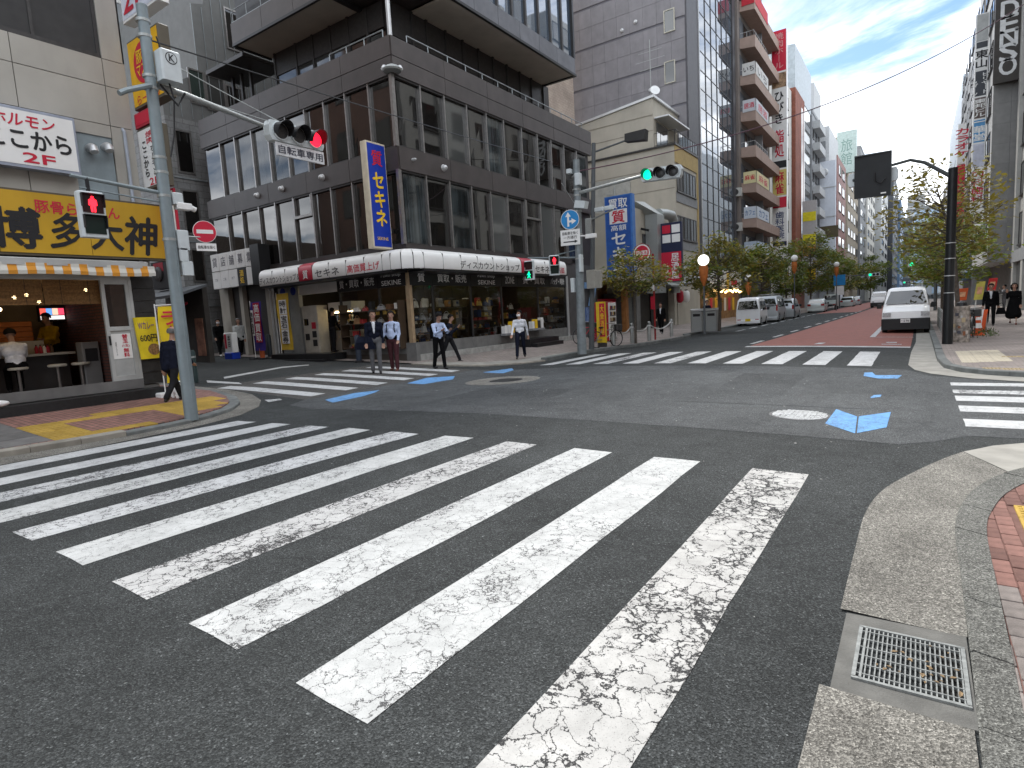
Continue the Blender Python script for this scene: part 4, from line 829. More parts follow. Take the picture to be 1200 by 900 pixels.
for i in range(5):
    for j in range(2):
        x0 = -26.55+i*bw; z0 = 3.64+.78*j; blackone = (j == 0 and i == 3)
        mb = MB(); mb.rbox(x0+.015, YS-.32, z0+.015, x0+bw-.015, YS-.05, z0+.765, .015); q = mb.build('light_box', M_BLK if blackone else M_PLAST, LB)
        if j: letter(q, TX[i], (x0+bw/2, YS-.32, z0+.4), X_, Z_, .36, .42, mk('grey_print', (.16, .16, .18), .6), bold=.01)
        elif blackone: letter(q, '酒処', (x0+bw/2, YS-.32, z0+.4), X_, Z_, .3, .56, M_YELT, True, .02)
        elif i < 3: letter(q, ('三階', '二階', '地下')[i], (x0+bw/2, YS-.32, z0+.4), X_, Z_, .24, .12, mk('grey_print', (.16, .16, .18), .6))
mb = MB(); mb.box(-23.12, YS-.5, 3.6, -22.5, YS+.02, 5.25); mb.build('side_box', M_BLACK, LB)
# ================================================================== RAMEN SHOP ON THE LEFT CORNER
M_PANEL = mk('beige_concrete_panel', (.40, .385, .345), .8, var=.10, sc_=1.2, dirt=.3, objvar=.04, bump=.1)
M_JOINT = mk('panel_joint', (.05, .05, .05), .8)
M_SIDING = mk('black_board_siding', (.028, .026, .025), .6, var=.3, sc_=9)
M_DOORM = mk('aluminium_door', (.48, .49, .48), .4, metal=.4, var=.1, sc_=4, dirt=.15)
M_YSIGN = mk('ochre_sign_panel', (.54, .32, .024), .45, var=.12, sc_=1.1, dirt=.4)
M_FRAME = mk('dark_sign_frame', (.10, .085, .06), .5)
M_STEP = mk('black_granite_step', (.022, .022, .023), .3, var=.25, sc_=14)
XR, YR = -14.5, 6.62
R_ = thing('ramen_shop_building', 'beige panelled corner building with an open ramen shop at street level', 'building', (XR, 4, 0))
mb = MB(); mb.box(-30, -6, 3.05, XR-.05, YR-.03, 24); mb.box(-30, -6, 0, -18.6, YR-.03, 3.05); mb.box(-18.6, -6, 0, XR-.02, 1.4, 3.05); mb.box(-18.6, 6.5, 0, -14.9, YR-.03, 3.05); mb.build('wall', M_JOINT, R_)
rows = [(4.55, 6.27), (6.285, 7.10), (7.115, 7.66)]; cols = [(-3, .9), (.915, 2.75), (2.765, 4.58), (4.595, 6.17), (6.185, YR)]
for z0, z1 in rows:
    for a, b in cols:
        if b < 6.18 and b > 5 and z0 < 6.2:       # recessed blue-grey infill with the vent hoods
            mb = MB(); mb.box(XR-.05, a, z0, XR, 5.42, 6.27); mb.build('facade_panel', M_PANEL, R_)
            mb = MB(); mb.box(XR-.07, 5.42, z0, XR-.03, b, 6.02); mb.build('infill_panel', mk('blue_grey_infill', (.24, .29, .31), .6, dirt=.35), R_)
            mb = MB(); mb.box(XR-.05, 5.42, 6.02, XR, b, z1); mb.build('facade_panel', M_PANEL, R_); continue
        mb = MB(); mb.box(XR-.05, a, z0, XR+U(-.002, .002), b, z1); mb.build('facade_panel', M_PANEL, R_)
for z0, z1 in ((7.675, 9.4), (9.415, 11.2), (11.215, 24)): mb = MB(); mb.box(XR-.05, 6.185, z0, XR, YR, z1); mb.build('facade_panel', M_PANEL, R_)
mb = MB(); mb.box(XR-.05, -6, 10.0, XR, 6.17, 24); mb.build('facade_panel', M_PANEL, R_)
mb = MB(); mb.box(-30, YR-.03, 3.1, -15.52, YR, 24); mb.build('brick_side_wall', brick('brown_brick_wall', (.14, .07, .05), (.18, .09, .062), (.08, .055, .05), .21, .065, .008, 'wall'), R_)
for k in range(5):
    for x in (-18, -21, -24, -27): mb = MB(); mb.box(x-.7, YR-.0, 4.6+3.2*k, x+.7, YR+.02, 6.2+3.2*k); w_ = mb.build('window', M_ALUD, R_); mb = MB(); mb.box(x-.62, YR+.02, 4.68+3.2*k, x+.62, YR+.025, 6.12+3.2*k); mb.build('pane', M_DGL2, w_)
mb = MB(); mb.box(-15.5, YR-.03, 3.1, XR, YR, 24); mb.build('side_panel', M_PANEL, R_)
for a, b in ((-2.5, .9), (.95, 2.95), (3.0, 4.98), (5.02, 6.12)):
    mb = MB(); mb.poly((XR-.10, a, 7.72), (XR-.10, b, 7.72), (XR-.10+U(-.01, .01), b, 10), (XR-.10, a, 10)); pn = mb.build('window_pane', darkglass('blue_window_glass%d' % int(a*9), (.02, .025, .03), .015, .1, 1.0, .015, 2.4), R_)
mb = MB(); mb.box(XR-.14, -2.5, 7.66, XR-.01, 6.17, 7.75)
mb.build('window_sill', M_ALUD, R_)
for y in (-2.5, .925, 2.975, 5.0, 6.14): mb = MB(); mb.box(XR-.13, y-.03, 7.7, XR-.03, y+.03, 10); mb.build('window_mullion', M_ALUD, R_)
for (y, z) in ((5.72, 5.72), (6.02, 5.8)):
    mb = MB(); mb.path([(XR-.02, y, z), (XR+.1, y, z), (XR+.17, y, z-.03), (XR+.2, y, z-.12)], [.085, .085, .085, .085], 12); mb.build('vent_hood', M_WMET, R_, True)
mb = MB(); mb.path([(XR+.05, 6.42, 3.3), (XR+.05, 6.42, 6.2), (XR-.04, 6.42, 6.28)], .035, 8); mb.build('drainpipe', mk('grey_pipe', (.36, .40, .46), .5), R_)
# ground floor
mb = MB(); mb.box(-18.6, 1.4, 0, XR, 6.5, .6); mb.box(XR-.02, 1.4, .55, XR+.05, 6.15, .76); mb.build('shop_floor', mk('grey_shop_floor', (.16, .155, .15), .6, dirt=.3), R_)
mb = MB(); mb.box(XR-.1, -3, .1, XR+.42, 6.5, .53); mb.build('front_step', M_STEP, R_)
mb = MB(); mb.box(-18.6, 1.4, .6, -18.5, 6.5, 3.05); mb.box(-18.5, 6.4, .6, -14.9, 6.5, 3.05); mb.box(-18.5, 1.4, .6, XR-.1, 1.5, 3.05); mb.build('shop_wall', mk('tan_shop_wall', (.34, .27, .18), .8, var=.2, dirt=.2), R_)
mb = MB(); mb.box(-18.5, 5.9, .6, -15.2, 6.05, 3.0); mb.build('brick_partition', brick('dark_red_brick_wall', (.09, .03, .025), (.12, .04, .03), (.03, .03, .03), .2, .07, ax='wall'), R_)
mb = MB(); mb.box(-18.6, 1.4, 3.0, XR, 6.5, 3.06); mb.build('shop_ceiling', mk('brown_shop_ceiling', (.16, .11, .07), .8), R_)
for k in range(9): z = .62+k*.27; mb = MB(); mb.box(XR-.05, 6.16, z, XR+.03+.012*(k % 2), YR-.0, z+.262); mb.build('siding_board', M_SIDING, R_)
for k in range(9): z = .62+k*.27; mb = MB(); mb.box(-16.5, YR-.03, z, XR+.0, YR+.02+.012*(k % 2), z+.262); mb.build('siding_board', M_SIDING, R_)
dr = MB(); y0, y1, z0, z1 = 5.56, 6.10, .76, 2.96
for a in ((y0, z0, y0+.07, z1), (y1-.07, z0, y1, z1), (y0+.07, z1-.09, y1-.07, z1), (y0+.07, z0, y1-.07, z0+.1), (y0+.07, 1.86, y1-.07, 1.95)): dr.box(XR-.05, a[0], a[1], XR+.02, a[2], a[3])
D_ = dr.build('door', M_DOORM, R_)
mb = MB(); mb.poly((XR-.02, y0+.07, 1.95), (XR-.02, y1-.07, 1.95), (XR-.02, y1-.07, 2.87), (XR-.02, y0+.07, 2.87)); mb.build('pane', M_DGL, D_)
mb = MB(); mb.box(XR-.035, y0+.07, .86, XR-.005, y1-.07, 1.86); mb.build('kick_panel', mk('door_grey_panel', (.40, .41, .40), .5, dirt=.1), D_)
mb = MB(); mb.box(XR+.02, y0+.02, 1.55, XR+.05, y0+.05, 1.75); mb.build('handle', M_BLACK, D_)
mb = MB(); mb.box(XR-.05, 3.0, 2.96, XR+.02, 6.16, 3.1); mb.box(XR-.05, 6.1, .6, XR+.03, 6.16, 2.96); mb.build('door_frame', M_DOORM, R_)
ps = thing('door_poster', 'white poster with red vertical lettering on the aluminium ramen shop door', 'poster', (XR, 5.8, 1.3)); mb = MB(); mb.box(XR-.002, 5.62, 1.24, XR+.004, 6.02, 1.79); mb.build('paper', M_WHT, ps)
letter(ps, '替玉', (XR+.004, 5.90, 1.68), Y_, Z_, .11, .19, M_REDT, True, .03); letter(ps, '(1玉)', (XR+.004, 5.90, 1.52), Y_, Z_, .15, .06, M_REDT, bold=.02); letter(ps, '無料', (XR+.004, 5.90, 1.37), Y_, Z_, .11, .2, M_REDT, True, .03); letter(ps, '何度でもどうぞ', (XR+.004, 5.71, 1.46), Y_, Z_, .035, .3, M_BLK, True)
# folding striped awning
aw = thing('striped_awning', 'rolled-in orange and white striped awning under the yellow ramen sign', 'awning', (XR, 4, 3.1))
mb = MB(); mb.rbox(XR+.0, -3, 3.2, XR+.4, 6.42, 3.34, .03); mb.build('awning_case', M_DOORM, aw)
so_, sw_ = mk('orange_awning_cloth', (.62, .27, .035), .8, var=.1), mk('white_awning_cloth', (.60, .59, .54), .8, var=.1)
k = 0; y = -2.9
while y < 6.4:
    w_ = .145; mb = MB(); n = 4
    P0 = [(XR+.40, z) for z in (3.24, 3.17)]+[(XR+.43, 3.09), (XR+.42, 3.02)]
    mb.v = [V((x+.012*math.sin(9*yy), yy, z+.012*math.sin(3*yy)*(z < 3.1))) for yy in (y, y+w_*.5, y+w_) for x, z in P0]; mb.f = [[i*4+j, i*4+j+1, (i+1)*4+j+1, (i+1)*4+j] for i in range(2) for j in range(3)]; mb.mi = [0]*len(mb.f)
    mb.build('awning_stripe', so_ if k % 2 else sw_, aw); k += 1; y += w_
# signs
def sign_box(name, label, loc, box, frame, face_poly, face_mat, group=None):
    t = thing(name, label, 'sign', loc, group); mb = MB(); mb.rbox(*box, .02); mb.build('sign_case', frame, t)
    mb = MB(); mb.poly(*face_poly); mb.build('sign_face', face_mat, t); return t
xs_ = XR+.22
t = thing('shop_sign', 'long ochre ramen shop signboard with black brush lettering', 'sign', (XR, 4, 3.4))
mb = MB(); mb.box(XR, -3, 3.40, xs_-.02, 6.93, 4.66); mb.build('sign_case', M_FRAME, t)
for a, b in ((-2.98, .9), (.91, 2.4), (2.41, 3.9), (3.91, 5.42), (5.43, 6.91)): mb = MB(); mb.box(xs_-.02, a, 3.45, xs_, b, 4.62); mb.build('sign_panel', M_YSIGN, t)
letter(t, '豚骨らーめん', (xs_, 5.28, 4.36), Y_, Z_, 1.5, .24, M_REDT, bold=.02)
for ch, y, w_, h_, sh in (('博', 4.2, .78, .76, -.06), ('多', 5.02, .56, .70, .10), ('大', 5.75, .60, .68, -.05), ('神', 6.42, .66, .82, .06)): letter(t, ch, (xs_, y, 3.92), Y_, Z_+Y_*.08, w_, h_, M_BLK, bold=.035, shear=sh)
t = thing('shop_sign', 'white signboard with red and black brush lettering above the ochre sign', 'sign', (XR, 4.6, 5.1))
mb = MB(); mb.rbox(XR+.02, 2.9, 5.07, XR+.24, 5.42, 6.2, .02); mb.build('sign_case', mk('blue_grey_sign_frame', (.30, .33, .40), .5), t)
mb = MB(); mb.box(XR+.24, 2.95, 5.13, XR+.247, 5.37, 6.14); mb.build('sign_face', M_WHT, t)
letter(t, 'ホルモン', (XR+.247, 4.55, 5.96), Y_, Z_, 1.0, .22, M_REDT, bold=.025, shear=.15)
letter(t, '焼肉ここから', (XR+.247, 4.23, 5.61), Y_, Z_, 2.1, .38, M_BLK, bold=.035, shear=-.1); letter(t, '2F', (XR+.247, 4.72, 5.27), Y_, Z_, .52, .18, M_REDT, bold=.03)
# blade signs at the corner (face towards -Y)
yb = 6.72
def blade(label, x0, x1, z0, z1, fr_, fm, d=.24):
    t = thing('blade_sign', label, 'sign', (x0, yb, z0), 'blade signs on the ramen corner')
    mb = MB(); mb.rbox(x0, yb, z0, x1, yb+d, z1, .03); mb.build('sign_case', fr_, t)
    mb = MB(); mb.box(x0+.05, yb-.006, z0+.05, x1-.05, yb, z1-.05); mb.build('sign_face', fm, t)
    mb = MB(); mb.box(XR-.1, yb+.08, z0+.2, x0, yb+.16, z0+.28); mb.box(XR-.1, yb+.08, z1-.28, x0, yb+.16, z1-.2); mb.build('bracket', M_FRAME, t); return t
NX = V((1, 0, 0))
t = blade('large white blade sign with red figures topmost at the corner', -14.55, -12.95, 8.55, 11.6, M_WHT, mk('bluish_sign_white', (.62, .65, .74), .5)); f = (lambda x, z: (x, yb-.006, z))
letter(t, 'ホルモン', f(-13.25, 9.75), NX, Z_, .34, 1.9, M_REDT, True, .03); letter(t, '2F', f(-13.95, 8.98), NX, Z_, .95, .55, M_REDT, bold=.02); letter(t, 'ここから', f(-14.1, 10.2), NX, Z_, .34, 1.7, M_BLK, True, .03)
t = blade('yellow blade sign with a red disc above the white ones', -14.52, -13.1, 6.72, 8.16, M_FRAME, mk('amber_sign_face', (.75, .42, .015), .45))
mb = MB(); mb.lathe((-13.85, yb-.006, 7.58), [(.42, 0), (.42, .006)], 28, -Y_); mb.build('red_disc', M_REDT, t)
letter(t, '豚骨', (-13.85, yb-.012, 7.72), NX, Z_, .55, .26, M_YELT, bold=.02); letter(t, 'マスラ', (-13.85, yb-.012, 7.44), NX, Z_, .6, .24, M_YELT, bold=.02); letter(t, 'らーめん', f(-13.8, 6.87), NX, Z_, 1.0, .18, M_REDT, bold=.02)
t = blade('small red and white blade sign between the yellow and white ones', -14.6, -13.85, 6.33, 6.66, M_RED, M_REDT)
t = blade('narrow white blade sign with red and black columns of lettering', -14.55, -13.62, 4.98, 6.3, M_FRAME, M_WHT)
letter(t, '焼肉', f(-13.98, 6.05), NX, Z_, .34, .26, M_REDT, True, .03); letter(t, 'ホルモン', f(-13.88, 5.56), NX, Z_, .22, .62, M_BLK, True, .03); letter(t, 'ここから', f(-14.25, 5.62), NX, Z_, .22, .75, M_BLK, True, .03); letter(t, '2F', f(-14.0, 5.12), NX, Z_, .4, .15, M_REDT, bold=.02)
t = thing('red_banner_board', 'upright red and white board hanging behind the steel signal pole', 'sign', (-13.9, 6.95, 3.5)); mb = MB(); mb.box(-14.3, 6.95, 3.55, -13.72, 7.0, 4.95); mb.build('board', M_RED, t); mb = MB(); mb.box(-13.86, 6.944, 3.6, -13.76, 6.95, 4.9); mb.build('white_edge', M_WHT, t); mb = MB(); mb.box(-14.25, 6.944, 4.7, -13.9, 6.95, 4.9); mb.build('white_band', M_WHT, t)
# bamboo blind, split slat by slat
t = thing('bamboo_blind', 'brown bamboo roller blind half lowered across the ramen shop opening', 'blind', (XR, 4, 2.4)); bm_ = mk('bamboo_slat', (.25, .135, .05), .7, var=.45, sc_=26, objvar=.16)
for k in range(20):
    z = 2.46+k*.0252
    for a, b in ((1.5, 4.58), (4.60, 5.66)): mb = MB(); mb.box(XR-.20, a, z, XR-.19+U(-.002, .002), b, z+.023); mb.build('slat', bm_, t)
for y in (2.2, 2.9, 3.6, 4.3, 4.9, 5.4): mb = MB(); mb.box(XR-.187, y-.004, 2.46, XR-.184, y+.004, 2.97); mb.build('cord', M_BLK, t)
# inside: counter, stools, condiments, lamps, screen
t = thing('ramen_counter', 'grey topped counter with a raised back ledge inside the ramen shop', 'counter', (-16.8, 4.5, .6)); mb = MB(); mb.box(-17.1, 1.6, 1.40, -16.3, 5.55, 1.45); mb.build('counter_top', mk('counter_grey', (.42, .42, .40), .4), t); mb = MB(); mb.box(-17.1, 1.6, .6, -16.6, 5.5, 1.4); mb.build('counter_front', mk('counter_dark_front', (.05, .045, .045), .5), t); mb = MB(); mb.box(-17.15, 1.6, 1.45, -17.05, 5.2, 1.75); mb.build('ledge', mk('counter_cream', (.45, .42, .36), .5), t)
STOOL = thing('bar_stool', 'round bar stool under the seated customer in white', 'stool', (-15.8, 4.3, .6), 'stools along the ramen counter')
mb = MB(); mb.lathe((-15.8, 4.3, 1.14), [(.16, 0), (.18, .02), (.18, .05), (.15, .06)], 18); mb.build('seat', mk('stool_cream', (.5, .47, .4), .5), STOOL); mb = MB(); mb.tube((-15.8, 4.3, .62), (-15.8, 4.3, 1.14), .03); mb.build('leg', M_ALU, STOOL); mb = MB(); mb.lathe((-15.8, 4.3, .6), [(.18, 0), (.18, .015), (.05, .03)], 16); mb.build('foot', M_ALU, STOOL)
dup(STOOL, (-15.8, 5.0, .6), 0, 'empty round bar stool beside the seated customer'); dup(STOOL, (-15.8, 5.45, .6), 0, 'empty round bar stool nearest the dark brick partition')
def bottle(loc, m, label):
    b = thing('condiment_bottle', label, 'bottle', loc, 'condiments on the ramen counter'); mb = MB(); mb.lathe(loc, [(.035, 0), (.037, .12), (.015, .17)], 10); mb.build('bottle_body', m, b, True); mb = MB(); mb.lathe(V(loc)+Z_*.17, [(.017, 0), (.015, .03)], 8); mb.build('cap', M_BLK, b)
for k, (y, m, n) in enumerate(((4.62, M_BLK, 'black'), (4.72, M_BLK, 'black'), (4.95, M_RED, 'red'), (5.03, M_RED, 'red'), (5.1, M_WHT, 'white'), (5.17, M_RED, 'red'), (5.24, gcol[4], 'brown'))): bottle((-16.75, y, 1.45), m, '%s condiment bottle on the ramen counter' % n)
for i, (y, x, z) in enumerate(((4.07, -15.5, 2.42), (4.34, -15.5, 2.66), (4.58, -15.6, 2.72), (4.75, -15.5, 2.56), (5.54, -15.2, 2.80), (3.6, -15.5, 2.5))):
    l = thing('pendant_lamp', 'small lit pendant lamp hanging inside the ramen shop', 'lamp', (x, y, z), 'lit pendant lamps in the ramen shop'); mb = MB(); mb.ball((x, y, z), .035, 10, 6); mb.build('bulb', emis('ramen_bulb', (1, .72, .35), 12), l); mb = MB(); mb.tube((x, y, z+.03), (x, y, 3.0), .006, n=5); mb.build('cord', M_BLK, l)
t = thing('wall_screen', 'lit menu screen with red and blue pictures high on the ramen shop wall', 'screen', (-18.3, 6.2, 2.2)); mb = MB(); mb.box(-17.7, 5.35, 2.2, -17.6, 5.9, 2.58); mb.build('screen_case', M_BLK, t)
for i, c in enumerate(((.7, .08, .06), (.1, .25, .6), (.7, .4, .3), (.6, .05, .1))): mb = MB(); mb.box(-17.6, 5.38+.125*i, 2.36, -17.595, 5.38+.125*i+.118, 2.52); mb.build('picture', emis('screen_pic%d' % i, c, .7), t)
mb = MB(); mb.box(-17.6, 5.38, 2.25, -17.595, 5.87, 2.34); mb.build('caption_bar', emis('screen_white', (.8, .75, .75), .6), t)
t = thing('stacked_bowl_cabinet', 'orange brown stack of noodle trays behind the counter', 'trays', (-17.4, 4.4, 1.6))
for k in range(5): mb = MB(); mb.rbox(-17.7, 4.25, 1.62+k*.12, -17.3, 5.1, 1.73+k*.12, .02); mb.build('tray', mk('orange_tray', (.42, .13, .03), .6, objvar=.2), t)
t = thing('dispenser_machine', 'grey water dispenser standing by the brick partition', 'dispenser', (-16, 5.7, .6)); mb = MB(); mb.rbox(-16.1, 5.5, .6, -15.75, 5.85, 1.65, .02); mb.build('machine_body', mk('machine_grey', (.18, .18, .18), .5), t); mb = MB(); mb.box(-15.75, 5.55, 1.2, -15.74, 5.8, 1.5); mb.build('front_panel', M_BLK, t)
# menu board and banner outside
mb_ = thing('menu_board', 'yellow menu board with 600円 and a noodle bowl leaning by the shop door', 'menu board', (XR+.1, 6.3, 1.2)); q0 = V((XR+.1, 6.14, 1.2)); mb = MB(); mb.obox((XR+.08, 6.36, 1.66), (.02, .01, 0), (-.008, .235, 0), (.0, -.03, .47)); mb.build('board', mk('menu_yellow', (.72, .55, .02), .5), mb_)
vv = V((0, -.064, 1)); letter(mb_, 'Wカレー', (XR+.102, 6.33, 1.95), Y_, vv, .34, .17, mk('purple_print', (.14, .05, .22), .5), bold=.01, shear=.1); letter(mb_, '600円', (XR+.102, 6.35, 1.66), Y_, vv, .36, .17, M_BLK, bold=.02)
mb = MB(); mb.lathe((XR+.1, 6.44, 1.40), [(.13, 0), (.13, .006)], 20, X_); mb.build('bowl_picture', mk('noodle_bowl_print', (.25, .14, .06), .5, var=.7, sc_=25), mb_)
nb_ = thing('nobori_banner', 'yellow upright ramen banner with red lettering beside the black siding', 'banner', (-13.85, 6.35, .35)); mb = MB(); n = 9
for i in range(n+1):
    z = .62+1.72*i/n
    for j in range(5): y = -.3+.6*j/4; mb.v.append(V((-13.95+.30*(j/4), 6.42+.36*(j/4)+.03*math.sin(j*1.4+i*.7), z)))
mb.f = [[i*5+j, i*5+j+1, (i+1)*5+j+1, (i+1)*5+j] for i in range(n) for j in range(4)]; mb.mi = [0]*len(mb.f); mb.build('cloth', mk('banner_yellow', (.72, .52, .015), .7, var=.1), nb_, True)
uu = V((.30, .36, 0)).normalized(); letter(nb_, 'ラーメン', V((-13.80, 6.60, 1.52))+V((.36, -.30, 0))*.09, uu, Z_, .36, 1.4, M_REDT, True, .03)
mb = MB(); mb.tube((-14.0, 6.38, .38), (-14.0, 6.38, 2.4), .014); mb.tube((-14.0, 6.38, 2.37), (-13.62, 6.8, 2.37), .01); mb.build('pole', M_WHT, nb_); mb = MB(); mb.rbox(-14.2, 6.2, .31, -13.8, 6.55, .42, .04); mb.build('weight_base', M_WHT, nb_)
t = thing('white_moulded_animal', 'small white moulded dog ornament at the foot of the banner', 'ornament', (-13.6, 6.5, .32)); mb = MB(); mb.ball((-13.55, 6.42, .47), (.16, .08, .09)); mb.ball((-13.42, 6.44, .62), (.07, .065, .07)); mb.build('body', M_WHT, t, True); mb = MB(); mb.ball((-13.37, 6.40, .64), .022); mb.ball((-13.44, 6.39, .68), .03); mb.build('patch', M_BLK, t); mb = MB()
for dx, dy in ((-.1, -.04), (-.1, .04), (.08, -.04), (.08, .04)): mb.tube((-13.55+dx, 6.42+dy, .30), (-13.55+dx, 6.42+dy, .45), .03)
mb.build('legs_base', M_WHT, t)
t = thing('white_bag', 'crumpled white plastic bag on the black granite step', 'bag', (-14.0, 3.1, .53)); mb = MB(); mb.ball((-14.15, 3.45, .60), (.1, .2, .07)); mb.build('bag_body', M_WHT, t, True)
# things past the shop in the side street
t = thing('camera_sign', 'red and black sign with a lens shape in the side street behind the pole', 'sign', (-25.5, 12, 3.5)); mb = MB(); mb.box(-26.2, 12, 3.6, -24.6, 12.3, 4.7); mb.build('sign_case', M_BLK, t); mb = MB(); mb.box(-26.0, 11.99, 4.3, -25.2, 12, 4.65); mb.build('red_panel', M_RED, t); mb = MB(); mb.lathe((-25.6, 12, 4.2), [(.3, 0), (.3, .05), (.18, .07)], 18, -Y_); mb.build('lens', M_ALUD, t)
t = thing('side_street_stall', 'dark roofed stall front with a red canopy in the side street', 'stall', (-25, 12.2, .7)); mb = MB(); mb.prism([(-26.2, 11.2, 3.2), (-26.2, 12.4, 3.6), (-26.2, 12.4, 3.5), (-26.2, 11.2, 3.1)], (3.4, 0, 0)); mb.build('roof', mk('slate_roof', (.10, .11, .12), .6), t); mb = MB(); mb.prism([(-26, 11.5, 2.6), (-26, 12.3, 3.0), (-26, 12.3, 2.9), (-26, 11.5, 2.5)], (1.8, 0, 0)); mb.build('canopy', M_RED, t); mb = MB(); mb.box(-26.2, 12.4, .5, -23.2, 12.6, 3.6); mb.build('wall', M_DARK, t); mb = MB(); mb.box(-24.0, 12.38, .8, -23.4, 12.4, 2.3); mb.build('poster', mk('poster_mix', (.25, .12, .08), .6, var=.8, sc_=3), t)
# ---- grey tiled building over the alley, pale building behind
G_ = thing('grey_tiled_building', 'grey tiled building with small windows beyond the side street alley', 'building', (-28.2, 16, 0)); MG = brick('grey_wall_tile', (.20, .205, .205), (.24, .245, .24), (.12, .12, .12), .6, .3, .012, 'wall', .7, bump=.4)
mb = MB(); xg = -28.2; mb.box(-38, 14.3, 0, xg, 28, 11.6); mb.build('wall', MG, G_)
mb = MB(); mb.prism([(xg, 14.3, 11.6), (xg, 28, 11.6), (xg, 28, 19), (xg, 16.75, 19), (xg, 16.75, 17.2), (xg, 16.1, 17.0), (xg, 16.1, 13.9), (xg, 15.3, 13.4), (xg, 14.3, 13.2)], (-9, 0, 0)); mb.build('upper_wall', mk('grey_board', (.17, .175, .17), .6, var=.1, dirt=.2), G_)
for k in range(12): y = 14.6+.5*k; mb = MB(); mb.box(xg, y-.012, 11.7, xg+.03, y+.012, 13.2 if y < 16.1 else 17.0 if y < 16.75 else 18.9); mb.build('board_batten', M_STEEL, G_)
for k, z in enumerate((3.0, 6.0, 8.9)): mb = MB(); mb.box(xg, 14.4, z-.03, xg+.05, 20, z+.03); mb.build('string_course', M_STEEL, G_)
def win(par, y0, y1, z0, z1, x, m=None, nrm=1):
    mb = MB(); f = .07
    for a in ((y0-f, z0-f, y1+f, z0), (y0-f, z1, y1+f, z1+f), (y0-f, z0, y0, z1), (y1, z0, y1+f, z1)): mb.box(x-.02*nrm, a[0], a[1], x+.05*nrm, a[2], a[3])
    w_ = mb.build('window', M_ALU, par); mb = MB(); mb.poly((x+.012*nrm, y0, z0), (x+.012*nrm, y1, z0), (x+.012*nrm, y1, z1), (x+.012*nrm, y0, z1)); mb.build('pane', m or M_DGL, w_); return w_
win(G_, 15.65, 16.3, 12.5, 13.95, xg, darkglass('green_window', (.02, .035, .03))); win(G_, 16.45, 17.3, 12.4, 13.9, xg, M_DGL2); win(G_, 17.45, 18.2, 12.0, 13.7, xg); win(G_, 17.8, 18.6, 15.6, 17.4, xg)
win(G_, 14.7, 15.35, 8.9+.3, 11.0, xg); win(G_, 14.7, 15.35, 6.4, 8.3, xg); win(G_, 14.8, 15.3, 4.2, 5.6, xg)
W_ = thing('white_building', 'bright white building rising behind the blade signs', 'building', (-42, 12, 0)); mb = MB(); mb.box(-60, 14.3, 0, -40, 30, 30); mb.build('wall', mk('bright_white_wall', (.72, .72, .70), .7, dirt=.1), W_)
for k in range(8):
    for j in range(6): win(W_, 15.2+2.4*j, 16.6+2.4*j, 4+3.2*k, 5.7+3.2*k, -40, M_DGL2)
    mb = MB(); mb.box(-40, 14.3, 3.2+3.2*k, -39.2, 30, 4.0+3.2*k); mb.build('balcony', M_PLAST, W_)
B2 = thing('tan_brick_building', 'tan tiled apartment block rising behind the corner building terrace', 'building', (-28, 32, 0)); mb = MB(); mb.box(-40, 32, 0, -24, 46, 30); mb.build('wall', brick('tan_tile', (.36, .29, .24), (.40, .33, .27), (.25, .2, .18), .4, .2, .01, 'wall'), B2)
for k in range(8): win(B2, 33, 35, 3+3.4*k, 4.8+3.4*k, -24)
FS = thing('side_street_row', 'dark shop row closing the far end of the side street', 'building', (-44, 10, 0)); mb = MB(); mb.box(-60, -6, 0, -44, 14.2, 9); mb.build('wall', mk('dim_brown_wall', (.14, .11, .09), .8), FS)
for k in range(5): mb = MB(); mb.box(-44, 7.2+1.3*k, 1.0, -43.9, 8.3+1.3*k, 3.4); mb.build('shop_window', M_DGL, FS)
